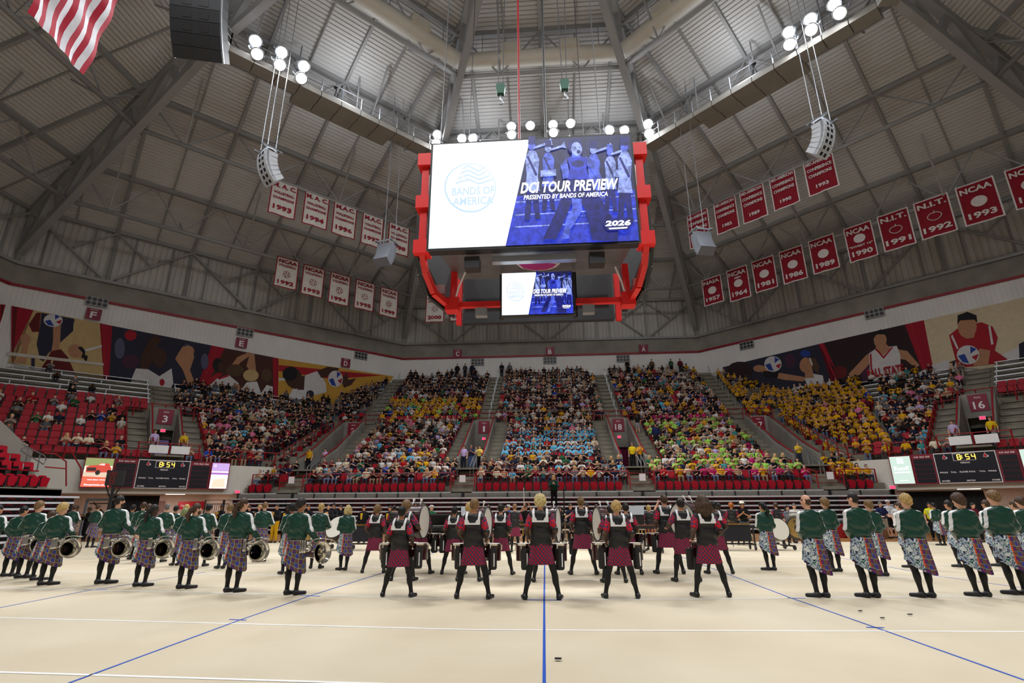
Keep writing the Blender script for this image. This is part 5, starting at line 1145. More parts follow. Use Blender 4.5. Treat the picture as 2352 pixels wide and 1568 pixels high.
def check3d_material():
    n = NT('check_sleeve_cloth', .75, .2); tc = n.t.nodes.new('ShaderNodeTexCoord'); mp = n.t.nodes.new('ShaderNodeMapping'); mp.inputs['Rotation'].default_value = (.6, .5, .78); n.t.links.new(tc.outputs['Object'], mp.inputs[0])
    ch = n.t.nodes.new('ShaderNodeTexChecker'); ch.inputs['Scale'].default_value = 17; ch.inputs[1].default_value = (*srgb(200, 34, 44), 1); ch.inputs[2].default_value = (*srgb(74, 62, 100), 1); n.t.links.new(mp.outputs[0], ch.inputs[0]); return n.out(ch.outputs[0])
GREEN, SKIN, KILTM, CHECK, CHECK3 = stripe_material(), skin_material(), kilt_material(), check_material(), check3d_material()
def hair_material():
    n = NT('hair', .5, .4); oi = n.t.nodes.new('ShaderNodeObjectInfo'); tc = n.t.nodes.new('ShaderNodeTexCoord'); mp = n.t.nodes.new('ShaderNodeMapping'); mp.inputs['Scale'].default_value = (60, 60, 14); no = n.t.nodes.new('ShaderNodeTexNoise'); no.inputs['Scale'].default_value = 1.0; no.inputs['Detail'].default_value = 3
    n.t.links.new(tc.outputs['Object'], mp.inputs[0]); n.t.links.new(mp.outputs[0], no.inputs['Vector']); f = n.math('MULTIPLY_ADD', no.outputs[0], 2.2, -.35); mx = n.t.nodes.new('ShaderNodeVectorMath'); mx.operation = 'SCALE'; n.t.links.new(oi.outputs['Color'], mx.inputs[0]); n.t.links.new(f, mx.inputs['Scale'])
    bp = n.t.nodes.new('ShaderNodeBump'); bp.inputs['Strength'].default_value = .8; bp.inputs['Distance'].default_value = .02; n.t.links.new(no.outputs[0], bp.inputs['Height']); n.t.links.new(bp.outputs[0], n.b.inputs['Normal']); return n.out(mx.outputs[0])
HAIRM = hair_material(); CLOTH = objcol('cloth', .8, .2)
vestm = mat('black_vest', (.013, .013, .014), .5, var=.0); tightsm = mat('black_tights', (.012, .012, .013), .6); meshsl = mat('brown_mesh_sleeve', srgb(84, 60, 48), .7); shoem = mat('black_shoe', (.013, .013, .014), .5)

POSES = {      # joints of the right and left side: elbow, wrist, knee, ankle
 'tuba': dict(eR=(.27, -.05, 1.17), wR=(.40, .08, .96), eL=(-.255, .01, 1.17), wL=(-.12, .22, 1.02), kR=(.11, .03, .5), kL=(-.10, .03, .5), aR=(.10, -.01, .075), aL=(-.09, .0, .075), turn=-40, toe=(.12, .09)),
 'folded': dict(eR=(.222, -.01, 1.14), wR=(.06, .22, 1.0), eL=(-.222, -.01, 1.14), wL=(-.05, .24, 1.02), kR=(.10, .03, .5), kL=(-.10, .04, .5), aR=(.08, -.02, .075), aL=(-.08, .0, .075), turn=24, toe=(-.12, .09)),
 'drum': dict(eR=(.265, -.07, 1.15), wR=(.22, .18, 1.0), eL=(-.265, -.07, 1.15), wL=(-.22, .18, 1.0), kR=(.21, .03, .5), kL=(-.21, .03, .5), aR=(.30, -.01, .075), aL=(-.30, -.01, .075), turn=0),
 'bass': dict(eR=(.30, .0, 1.2), wR=(.30, .24, 1.12), eL=(-.30, .0, 1.2), wL=(-.30, .24, 1.12), kR=(.19, .03, .5), kL=(-.19, .03, .5), aR=(.26, -.01, .075), aL=(-.26, -.01, .075), turn=0),
 'stand': dict(eR=(.26, -.03, 1.15), wR=(.25, .06, .9), eL=(-.26, -.03, 1.15), wL=(-.25, .06, .9), kR=(.10, .03, .5), kL=(-.10, .02, .5), aR=(.11, -.02, .075), aL=(-.11, .0, .075), turn=0),
 'clap': dict(eR=(.26, .10, 1.16), wR=(.07, .27, 1.3), eL=(-.26, .10, 1.16), wL=(-.05, .28, 1.28), kR=(.10, .03, .5), kL=(-.10, .02, .5), aR=(.11, -.02, .075), aL=(-.11, .0, .075), turn=0),
 'armsup': dict(eR=(.28, .12, 1.5), wR=(.12, .16, 1.78), eL=(-.28, .12, 1.5), wL=(-.10, .17, 1.8), kR=(.10, .03, .5), kL=(-.10, .02, .5), aR=(.11, -.02, .075), aL=(-.11, .0, .075), turn=0),
 'play': dict(eR=(.28, .04, 1.14), wR=(.16, .3, 1.06), eL=(-.28, .04, 1.14), wL=(-.16, .3, 1.06), kR=(.11, .03, .5), kL=(-.11, .02, .5), aR=(.13, -.02, .075), aL=(-.13, .02, .075), turn=10),
}
def rotz(p, a, c=(0, 0)):
    x, y = p[0]-c[0], p[1]-c[1]; return (c[0]+x*cos(a)-y*sin(a), c[1]+x*sin(a)+y*cos(a), p[2])
TORSO = [('e', (0, 0, .95), (.165, .118, .12)), ('e', (0, .005, 1.10), (.148, .105, .17)), ('e', (0, 0, 1.29), (.172, .115, .19)), ('c', (-.135, -.005, 1.405), (.135, -.005, 1.405), .06, .06), ('c', (-.06, -.012, 1.445), (.06, -.012, 1.445), .045, .045)]
def head_prims(turn):
    a = radians(turn); R_ = lambda p: rotz(p, a, (0, .0))
    return [('c', (0, -.012, 1.43), (0, .01, 1.57), .056, .05), ('e', (0, .012, 1.665), (.079, .097, .112)), ('c', R_((0, .045, 1.60)), R_((0, .065, 1.575)), .052, .036), ('c', R_((0, .108, 1.66)), R_((0, .118, 1.635)), .012, .014), ('e', R_((.082, .0, 1.645)), (.016, .022, .032)), ('e', R_((-.082, .0, 1.645)), (.016, .022, .032))]
def limb(p):
    arm = []; leg = []; foot = []
    for s, e, w, k, a in ((1, p['eR'], p['wR'], p['kR'], p['aR']), (-1, p['eL'], p['wL'], p['kL'], p['aL'])):
        arm.append([('c', (s*.168, -.005, 1.392), e, .054, .043), ('c', e, w, .043, .028)])
        leg.append([('c', (s*.088, 0, .92), k, .094, .062), ('c', k, a, .058, .038), ('e', tuple((k[i]*.62+a[i]*.38)-(0, .018, 0)[i] for i in range(3)), (.056, .056, .12))])
        tx_, ty_ = p.get('toe', (0, .15)); tx_ += s*.05 if 'toe' not in p else s*.015
        foot.append([('c', (a[0], a[1]-.035, .038), (a[0]+tx_, a[1]+ty_, .026), .036, .03), ('c', a, (a[0], a[1]-.02, .05), .036, .038)])
    return arm, leg, foot
def hand_mesh():
    fin = []
    for i, x in enumerate((-.03, -.01, .01, .03)):
        L = (.062, .075, .07, .055)[i]; b = (x, .008, -.085); m = (x*1.05, .02, -.085-L*.55); t = (x*1.0, .045, -.085-L*.72)
        fin += [('c', b, m, .0095, .009), ('c', m, t, .009, .0075)]
    th = [('c', (.03, .012, -.03), (.052, .03, -.06), .013, .011), ('c', (.052, .03, -.06), (.045, .05, -.085), .011, .009)]
    return nets([('e', (0, .0, -.05), (.042, .019, .052)), ('c', (0, 0, .02), (0, 0, -.03), .026, .028)]+fin+th, .0065, .008, pad=.02)
HV, HQ = hand_mesh()
def hand_at(e, w, s):
    e, w = np.array(e), np.array(w); d = (w-e)/np.linalg.norm(w-e); z = -d; y = np.array([0, 0, 1.0]); y = y-z*y.dot(z)
    if np.linalg.norm(y) < .2: y = np.array([0, 1.0, 0]); y = y-z*y.dot(z)
    y /= np.linalg.norm(y); x = np.cross(y, z); V = HV.copy(); V[:, 0] *= -s
    Q = HQ if s < 0 else HQ[:, ::-1]
    return V @ np.stack([x, y, z])+w, Q
CACHE = {}
def cached(key, fn):
    if key not in CACHE: CACHE[key] = fn()
    return CACHE[key]
VOX = .0165
def body_mesh(pose, tights=True):
    p = POSES[pose]; arm, leg, foot = limb(p); pr = TORSO+head_prims(p['turn'])+sum(arm, [])+sum(leg, [])+sum(foot, [])
    V, Q = nets(pr, VOX, .028)
    n0 = len(V); Vs, Qs = [V], [Q]
    for s, e, w in ((1, p['eR'], p['wR']), (-1, p['eL'], p['wL'])):
        v, q = hand_at(e, w, s); Qs.append(q+sum(len(x) for x in Vs)); Vs.append(v)
    V = np.concatenate(Vs); Q = np.concatenate(Qs); a = radians(p['turn']); f = np.zeros(len(V))
    for x, y, z, r in ((.034, .098, 1.672, .011), (-.034, .098, 1.672, .011), (0, .112, 1.60, .013), (.014, .108, 1.60, .01), (-.014, .108, 1.60, .01), (.034, .096, 1.692, .008), (-.034, .096, 1.692, .008)):
        q = rotz((x, y, z), a); f = np.maximum(f, np.exp(-((V-np.array(q))**2).sum(1)/(2*r*r)))
    tg = np.where((V[:, 2] < .97) & (np.arange(len(V)) < n0), 1.0, -1.0) if tights else -np.ones(len(V))
    return np_mesh('body', V, Q, [SKIN], attrs={'feature': f, 'tights': tg})
def seg_dist(V, a, b):
    a, b = np.array(a), np.array(b); d = b-a; t = np.clip(((V-a) @ d)/(d @ d), 0, 1); return np.linalg.norm(V-a-t[:, None]*d, axis=1)
def jacket_mesh(pose, hem=.955, stripe=True, material=None, sleeve=1.0, infl=.019, name='jacket'):
    p = POSES[pose]; arm, _, _ = limb(p); pr = list(TORSO)+[('e', (0, -.005, 1.06), (.172, .13, .09)), ('e', (0, -.005, 1.2), (.178, .128, .17)), ('c', (0, -.012, 1.43), (0, -.005, 1.495), .058, .052)]
    for (u, f) in arm:
        if sleeve >= 1: pr += [u, ('c', f[1], tuple(f[1][i]+(f[2][i]-f[1][i])*.86 for i in range(3)), .044, .034)]
        else: pr += [('c', u[1], tuple(u[1][i]+(u[2][i]-u[1][i])*sleeve for i in range(3)), .058, .052)]
    dsp = lambda X, Y, Z: .006*np.sin(Z*52+X*14)*np.sin(X*23+Y*31+Z*9)
    V, Q = nets(pr, VOX, .035, infl, lambda X, Y, Z: np.maximum(hem-Z+.03*np.maximum(0, np.abs(X)-.2)*-20, Z-1.512), dsp)
    st = -np.ones(len(V))
    if stripe:
        for s, e in ((1, p['eR']), (-1, p['eL'])):
            e2 = np.array(e)+np.array((s*.055, -.01, .02)); sh = np.array((s*.215, -.005, 1.435)); nk = np.array((s*.085, 0, 1.51))
            d = np.minimum(seg_dist(V, nk, sh), seg_dist(V, sh, e2)); st = np.maximum(st, .05-d)
        st = np.where(V[:, 2] > 1.495, -1, st)
    return np_mesh(name, V, Q, [material or GREEN], attrs={'stripe': st})
def part_mesh(name, prims, infl, clip, material, h=VOX, k=.03, disp=None):
    V, Q = nets(prims, h, k, infl, clip, disp); return np_mesh(name, V, Q, [material])
def kilt_mesh(kind, pose):
    wide = pose in ('drum', 'bass'); NT_, NZ = 96, 9; V = []; uvs = []
    for j in range(NZ+1):
        v = j/NZ
        for i in range(NT_+1):
            th = 2*pi*i/NT_
            if kind == 'kilt': hem = .505-.13*cos(th-radians(138 if pose == 'folded' else 100)); rx, ry = .176+.055*v, .145+.055*v; am = .014*v
            else: hem = .585; rx, ry = .176+(.062 if wide else .05)*v, .145+.06*v; am = .010*v
            z = (1.0 if kind == 'kilt' else .95)*(1-v)+hem*v; w = abs(((th*16/(2*pi)) % 1)-.5)*4-1
            V.append(((rx+am*w)*sin(th), (ry+am*w)*cos(th)-.01, z)); uvs.append(((i/NT_-((35/360 if pose != 'folded' else 12/360) if kind == 'kilt' else 0)) % 1.0001, 1-v))
    Q = np.array([(j*(NT_+1)+i, j*(NT_+1)+i+1, (j+1)*(NT_+1)+i+1, (j+1)*(NT_+1)+i) for j in range(NZ) for i in range(NT_)])
    me = np_mesh('kilt', np.array(V), Q, [KILTM if kind == 'kilt' else CHECK]); ul = me.uv_layers.new(name='UVMap')
    ul.data.foreach_set('uv', np.array(uvs, 'f')[Q.ravel()].ravel()); return me
HAIRS = dict(short=.014, buzz=.006, medium=.024, curly=.036, mop=.05, bob=.02, pony=.014, long=.016, bald=.003)
def hair_mesh(style, turn):
    a = radians(turn); R_ = lambda p: rotz(p, a); inf = HAIRS[style]
    pr = [('e', (0, .012, 1.665), (.079, .097, .112))]
    if style == 'pony': pr += [('c', R_((0, -.1, 1.66)), R_((0, -.15, 1.52)), .03, .035), ('c', R_((0, -.15, 1.52)), R_((0, -.13, 1.40)), .035, .018)]
    if style == 'long': pr += [('c', R_((-.05, -.05, 1.62)), R_((-.06, -.11, 1.38)), .05, .03), ('c', R_((.05, -.05, 1.62)), R_((.06, -.11, 1.38)), .05, .03), ('c', R_((0, -.07, 1.62)), R_((0, -.12, 1.34)), .05, .03)]
    if style == 'mop': pr += [('c', R_((s*.07, -.03, 1.62)), R_((s*.09, -.04, 1.53)), .045, .04) for s in (-1, 1)]+[('c', R_((0, -.06, 1.62)), R_((0, -.08, 1.5)), .06, .05)]
    if style == 'bob': pr += [('c', R_((s*.065, -.02, 1.64)), R_((s*.07, -.03, 1.56)), .035, .03) for s in (-1, 1)]
    amp = dict(curly=.014, mop=.014, medium=.009, short=.005).get(style, .004)
    dsp = lambda X, Y, Z: amp*np.sin(X*88+1)*np.sin(Y*80+Z*21)*np.sin(Z*92+X*10)
    lowz = {'pony': 0, 'long': 0, 'mop': 1.47, 'bob': 1.52}.get(style)
    def clip(X, Y, Z):
        y2 = -sin(-a)*0+(-X*sin(a)+Y*cos(a)); c = 1.618+.78*y2-Z
        if style in ('pony', 'long', 'mop', 'bob'): c = np.minimum(c, np.where(y2 < -.03 if style != 'bob' else y2 < .02, -1.0, 1.0))
        if style == 'bald': c = np.maximum(c, Z-1.70)
        return c
    V, Q = nets(pr, .013, .02, inf, clip, dsp, .07); return np_mesh('hair', V, Q, [HAIRM])
def harness_mesh():
    b = MB()
    for s in (-1, 1):
        pts = [(s*.10, .15, 1.28), (s*.115, .135, 1.40), (s*.12, .06, 1.515), (s*.12, -.04, 1.525), (s*.125, -.125, 1.44), (s*.115, -.16, 1.36)]
        for p, q in zip(pts[:-1], pts[1:]): b.beam(p, q, .042, .022, up=(s*.3, -1, .6))
        b.prism([(s*.15, -.165, 1.385), (s*.085, -.165, 1.385), (s*.04, -.172, 1.30), (s*.15, -.172, 1.30)], (0, -.018, 0))
    b.beam((-.06, -.178, 1.315), (.06, -.178, 1.315), .02, .03); b.beam((-.12, .155, 1.2), (.12, .155, 1.2), .03, .16)
    return b.mesh('harness', whitem)
SKINS = dict(fair=srgb(222, 170, 142), tan=srgb(196, 140, 108), olive=srgb(176, 124, 90), brown=srgb(122, 80, 56), dark=srgb(76, 50, 38))
HAIRC = dict(blond=srgb(214, 178, 110), platinum=srgb(226, 204, 140), sandy=srgb(140, 108, 68), brown=srgb(82, 58, 40), dark=srgb(36, 28, 24), black=srgb(18, 16, 17), ginger=srgb(190, 106, 44), grey=srgb(120, 116, 112), green=srgb(150, 160, 110))
def person(loc, rz, uniform, pose, label, hair='short', hc='brown', skin='fair', h=1.76, group=None, top=None, legs=None, hat=None, shorts=False, beard=False, name='person', tunic=None):
    """one figure: body mesh, clothes, shoes and hair as its children"""
    p = POSES[pose]; loc = Vector(loc)
    o = obj_from(cached(('body', pose, uniform in ('green', 'drum', 'pit')), lambda: body_mesh(pose, uniform in ('green', 'drum', 'pit'))), name, None, loc, rz)
    o.scale = (h/1.76,)*3; o.color = (*SKINS[skin], 1); tag(o, label, 'person', group); arm, leg, foot = limb(p)
    o.data.name = 'body'
    for i in (0, 1): obj_from(cached(('shoe', pose, i), lambda: part_mesh('shoe', foot[i], .007, lambda X, Y, Z: -Z+.002, shoem, .014)), 'shoe', o)
    hm = obj_from(cached(('hair', hair, p['turn']), lambda: hair_mesh(hair, p['turn'])), 'hair', o); hm.color = (*HAIRC[hc], 1)
    if uniform == 'green':
        obj_from(cached(('jacket', pose), lambda: jacket_mesh(pose)), 'jacket', o)
        obj_from(cached(('kilt', pose), lambda: kilt_mesh('kilt', pose)), 'kilt', o)
    elif uniform in ('drum', 'pit'):
        obj_from(cached(('vest', pose), lambda: part_mesh('vest', TORSO+[('e', (0, -.01, .93), (.175, .135, .2)), ('e', (0, -.01, 1.1), (.17, .13, .2)), ('c', (-.135, -.005, 1.415), (.135, -.005, 1.415), .064, .064), ('c', (0, -.012, 1.43), (0, -.005, 1.48), .056, .052)], .02, lambda X, Y, Z: np.maximum(.895+.02*np.sin(X*20)-Z, Z-1.5), vestm, disp=lambda X, Y, Z: .006*np.sin(X*42+Z*5)*np.clip((1.3-Z)*3, 0, 1)+.004*np.sin(Z*40+X*12))), 'vest', o)
        for i in (0, 1):
            u, f = arm[i]; end = tuple(u[1][j]+(u[2][j]-u[1][j])*.62 for j in range(3))
            obj_from(cached(('sleeve', pose, i), lambda: part_mesh('check_sleeve', [('c', u[1], end, .062, .058)], .012, None, CHECK3)), 'check_sleeve', o)
            obj_from(cached(('msl', pose, i), lambda: part_mesh('mesh_sleeve', [('c', end, u[2], .047, .045), ('c', f[1], tuple(f[1][j]+(f[2][j]-f[1][j])*.9 for j in range(3)), .045, .031)], .004, None, meshsl)), 'mesh_sleeve', o)
        obj_from(cached(('dkilt', pose), lambda: kilt_mesh('check', pose)), 'check_skirt', o)
        if uniform == 'drum':
            obj_from(cached('harness', harness_mesh), 'harness', o)
            e = p['eR']; obj_from(cached(('pad', pose), lambda: part_mesh('elbow_pad', [('c', tuple(np.array(e)+np.array((0, .0, .02))), tuple(np.array(e)*.8+np.array(p['wR'])*.2), .046, .043)], .012, None, blackp)), 'elbow_pad', o)
    else:
        t = obj_from(cached(('shirt', pose, uniform), lambda: jacket_mesh(pose, .93, False, CLOTH, 1.0 if uniform == 'long' else .6, .016, 'shirt')), 'shirt', o); t.color = (*(top or srgb(60, 60, 70)), 1)
        kz = .5 if shorts else .1
        l = obj_from(cached(('trousers', pose, shorts), lambda: part_mesh('trousers', leg[0]+leg[1]+[TORSO[0]], .016, lambda X, Y, Z: np.maximum(kz-Z, Z-1.0), CLOTH)), 'shorts' if shorts else 'trousers', o); l.color = (*(legs or srgb(40, 44, 60)), 1)
    if tunic:
        b = MB(); b.prism([(.02, .145, 1.42), (.14, .14, 1.40), (.12, .13, 1.12), (.05, .135, 1.1)], (0, -.01, 0)); b.build('yellow_sash', mat('yellow_cloth', srgb(220, 176, 30), .7), o)
    if beard:
        b_ = obj_from(cached(('beard', p['turn']), lambda: part_mesh('beard', [('c', rotz((0, .045, 1.60), radians(p['turn'])), rotz((0, .068, 1.57), radians(p['turn'])), .054, .04)], .008, lambda X, Y, Z: Z-1.615, HAIRM, .013)), 'beard', o); b_.color = (*HAIRC[hc], 1)
    if hat:
        m = MB(); kind, col = hat
        if kind == 'cowboy': m.lathe([(.17, 1.735), (.175, 1.745), (.1, 1.74), (.095, 1.83), (.07, 1.85), (0, 1.845)], 18)
        else: m.lathe([(.1, 1.69), (.1, 1.73), (.085, 1.775), (.04, 1.79), (0, 1.792)], 16); m.prism([(-.07, .08, 1.70), (.07, .08, 1.70), (.05, .19, 1.69), (-.05, .19, 1.69)], (0, 0, .012))
        m.build('hat', mat('hat_%d%d%d' % tuple(int(255*c) for c in col), col, .7), o, smooth=kind == 'cowboy')
    return o
# ------------------------------------------------------------------ instruments
def horn_parts():
    out = {}; b = MB(); prof = [(.205, 0), (.21, .004), (.202, .012), (.17, .05), (.138, .10), (.115, .17), (.09, .26), (.07, .36), (.058, .48), (.05, .6)]
    Rm = Matrix.Rotation(-pi/2, 3, 'X')        # local z of the lathe runs along +y: the bell opens towards -y
    b.lathe(prof, 32, mat=Rm, caps=False); b.lathe([(max(r-.004, .01), z+.003) for r, z in prof], 32, mat=Rm, caps=False); out['bell'] = b.mesh('bell', chrome, True)
    b = MB(); b.tube([(.208*cos(2*pi*k/32), 0, .208*sin(2*pi*k/32)) for k in range(32)], .007, 6, closed=True); out['bell_rim'] = b.mesh('bell_rim', chrome, True)
    b = MB(); b.tube([(0, .58, 0), (0, .66, .01), (-.03, .74, .05), (-.05, .74, .14), (-.05, .66, .2), (-.05, .45, .2), (-.05, .3, .19)], .045, 10); out['bow'] = b.mesh('bow', chrome, True)
    b = MB(); b.tube([(-.1, .3, .19), (-.1, .62, .2), (-.1, .68, .14), (-.1, .62, .07), (-.1, .3, .06), (-.1, .25, .1), (-.1, .3, .14), (-.1, .55, .14)], .024, 8); out['tubing'] = b.mesh('tubing', chrome, True)
    b = MB(); b.lathe([(.0, -.1), (.022, -.1), (.024, -.09), (.024, .09), (.018, .1), (.012, .12), (.02, .125), (.02, .135), (0, .135)], 10); out['valve'] = b.mesh('valve', chrome, True)
    b = MB(); b.tube([(-.06, .35, .24), (-.02, .2, .27), (.03, .05, .27), (.1, .0, .25), (.2, -.02, .24)], [.012, .011, .01, .01, .014], 6); out['leadpipe'] = b.mesh('leadpipe', chrome, True)
    return out
HORN = horn_parts()
def tuba(loc, rz, tilt, label):
    r = empty('marching_tuba', loc); r.rotation_euler = (tilt, 0, rz); tag(r, label, 'tuba', 'silver marching tubas')
    for k in ('bell', 'bell_rim', 'bow', 'tubing', 'leadpipe'): obj_from(HORN[k], k, r)
    for i in range(4): obj_from(HORN['valve'], 'valve', r, (-.16, .34+.07*i, .13))
def trumpet(loc, rz, tilt, label, m=chrome, name='trumpet', L=.5):
    r = empty(name, loc); r.rotation_euler = (tilt, 0, rz); tag(r, label, name, 'small brass held by performers'); Rm = Matrix.Rotation(pi/2, 3, 'X')
    b = MB(); b.lathe([(.062, 0), (.05, .02), (.03, .06), (.018, .12), (.009, .2), (.006, L)], 16, mat=Matrix.Rotation(-pi/2, 3, 'X'), caps=False); b.build('bell', m, r, smooth=True)
    b = MB(); b.tube([(.0, .15, 0), (0, .42, 0), (0, .46, -.03), (0, .42, -.06), (0, .15, -.06), (0, .1, -.03), (0, .15, 0)], .007, 6); b.build('tubing', m, r)
    for i in range(3): b = MB(); b.tube([(0, .25+.03*i, .03), (0, .25+.03*i, -.08)], .011, 8); b.build('valve', m, r)
drumred = mat('drum_shell_red', srgb(52, 8, 12), .25, coat=.5); drumhead = mat('drum_head', srgb(232, 228, 218), .5); drumblack = mat('drum_cover', (.012, .012, .013), .6)
def drum(b_r, b_h, parent, c, cover=True):
    x, y, z = c; o = MB(); o.lathe([(b_r, z-b_h), (b_r, z)], 20); o.v = [(v[0]+x, v[1]+y, v[2]) for v in o.v]; s = o.build('shell', drumred, parent, smooth=False)
    o = MB(); o.lathe([(b_r+.012, z-.02), (b_r+.012, z+.012), (b_r-.005, z+.012)], 20, caps=False); o.v = [(v[0]+x, v[1]+y, v[2]) for v in o.v]; o.build('rim', chrome, parent)
    o = MB(); o.lathe([(0, z+.006), (b_r-.004, z+.006)], 20, caps=False); o.v = [(v[0]+x, v[1]+y, v[2]) for v in o.v]; o.build('drum_head', drumhead, parent)
    for k in range(6):
        t = 2*pi*k/6+.3; o = MB(); o.box((x+(b_r+.012)*cos(t), y+(b_r+.012)*sin(t), z-.06), (.02, .02, .1), t); o.build('lug', chrome, parent)
def tenors(p, label):
    r = empty('tenor_drums', p.matrix_basis @ Vector((0, .0, .0)), p.rotation_euler.z); tag(r, label, 'drum', 'tenor drums')
    for x, y, rr, hh in ((-.35, .27, .15, .30), (-.13, .43, .14, .26), (.13, .43, .14, .26), (.35, .27, .15, .30)): drum(rr, hh, r, (x, y, .95))
    for x, y in ((-.31, .10), (.36, .10)):
        o = MB(); o.lathe([(.07, .50), (.085, .53), (.085, .86), (.08, .88)], 14); o.v = [(v[0]+x, v[1]+y, v[2]) for v in o.v]; s = o.build('stick_tube', drumblack, r)
        o = MB(); o.box((x+.04, y-.075, .68), (.022, .01, .24)); o.build('white_print', whitem, s)
    o = MB(); o.beam((-.42, .22, .9), (.42, .22, .9), .04); o.beam((0, .22, .9), (0, .17, 1.2), .05); o.build('carrier_bar', chrome, r)
    return r
def snare(p, label):
    r = empty('snare_drum', p.matrix_basis @ Vector((0, 0, 0)), p.rotation_euler.z); tag(r, label, 'drum', 'snare drums'); drum(.18, .3, r, (0.0, .42, .96)); drum(.18, .3, r, (.0, .42, .96)) if False else None
    o = MB(); o.lathe([(.07, .45), (.08, .5), (.08, .84)], 14); o.v = [(v[0]-.26, v[1]+.3, v[2]) for v in o.v]; o.build('stick_tube', drumblack, r)
    o = MB(); o.beam((0, .22, .96), (0, .17, 1.2), .05); o.beam((-.26, .3, .85), (0, .3, .9), .03); o.build('carrier_bar', chrome, r)
def bass_drum(p, R_, label, yaw=0.0):
    r = empty('bass_drum', p.matrix_basis @ Vector((0, .52, 1.29)), p.rotation_euler.z+yaw); tag(r, label, 'drum', 'marching bass drums'); M_ = Matrix.Rotation(pi/2, 3, 'Y'); w = .36
    o = MB(); o.lathe([(R_, -w/2), (R_, w/2)], 32, mat=M_, caps=False); o.build('shell', drumred, r, smooth=True)
    for s in (-1, 1):
        o = MB(); o.lathe([(0, s*(w/2+.006)), (R_*.97, s*(w/2+.006))], 32, mat=M_, caps=False); o.build('drum_head', drumhead, r)
        o = MB(); o.tube([(s*(w/2+.005), R_*1.0*cos(2*pi*k/32), R_*1.0*sin(2*pi*k/32)) for k in range(32)], .018, 6, closed=True); o.build('hoop', drumblack, r)
    for k in range(10):
        t = 2*pi*k/10; o = MB(); o.beam((-w/2, (R_+.02)*cos(t), (R_+.02)*sin(t)), (w/2, (R_+.02)*cos(t), (R_+.02)*sin(t)), .014); o.box((0, (R_+.018)*cos(t), (R_+.018)*sin(t)), (.06, .03, .03)); o.build('tension_rod', chrome, r)
    for dx in (-.1, .1):
        o = MB(); o.tube([(dx, -.14, R_*.75), (dx, -.1, R_+.03), (dx, -.05, R_+.1)], .012, 5); o.build('carrier_arm', whitem, r); o = MB(); o.lathe([(0, R_+.07), (.028, R_+.085), (.036, R_+.11), (.028, R_+.14), (0, R_+.148)], 10); o.v = [(v[0]+dx, v[1]-.03, v[2]) for v in o.v]; o.build('mallet', drumhead, r, smooth=True)
    return r

# ------------------------------------------------------------------ performers. feet positions come from the floor plane
def G(x, y): q = onz(x, y, .016); return q
TG = 'green jacketed performers'
LEFT = [   # feet px, feet py, hair, colour, skin, height, label, tuba offset
 (-45, 1322, 'short', 'black', 'tan', 1.74, 'performer at the end of the green row with short black hair', None),
 (15, 1323, 'short', 'black', 'tan', 1.70, 'green jacketed performer with black hair next to the row end, head bowed', None),
 (48, 1327, 'medium', 'sandy', 'fair', 1.82, 'tall sandy haired performer in green jacket and tartan kilt, second tuba', (.50, .3)),
 (82, 1332, 'medium', 'brown', 'fair', 1.58, 'short brown haired performer half hidden behind the curly blond tuba player', None),
 (102, 1343, 'curly', 'blond', 'fair', 1.76, 'curly blond performer in green jacket and tartan kilt carrying a tuba', (.56, .25)),
 (234, 1340, 'short', 'dark', 'fair', 1.93, 'very tall bearded performer with dark short hair in green jacket and kilt', (.5, .35)),
 (320, 1346, 'pony', 'dark', 'dark', 1.72, 'performer with long braided ponytail in green jacket and tartan kilt', (.52, .25)),
 (420, 1351, 'pony', 'brown', 'fair', 1.74, 'balding bearded performer with hair bun in green jacket and tartan kilt', (.54, .25)),
 (530, 1359, 'pony', 'brown', 'fair', 1.84, 'performer with glasses and long brown ponytail in green jacket', (.53, .25)),
 (668, 1365, 'medium', 'dark', 'olive', 1.82, 'dark tousled haired tuba player in green jacket beside the drummers', (.56, .2)),
]
for x, y, hr, hc, sk, h, lb, tb in LEFT:
    q = G(x, y); o = person(q, -atan2(q.x, q.y+17)-radians(26), 'green', 'tuba', lb, hr, hc, sk, h, TG, beard='bearded' in lb)
    if tb: tuba(q+Vector((tb[0]+.10, -tb[1], .80)), -atan2(q.x, q.y+17)+radians(20 if x < 600 else 38), radians(-6), 'silver tuba held by the '+lb.split(' in ')[0].split(' carrying')[0].replace('performer', 'player'))
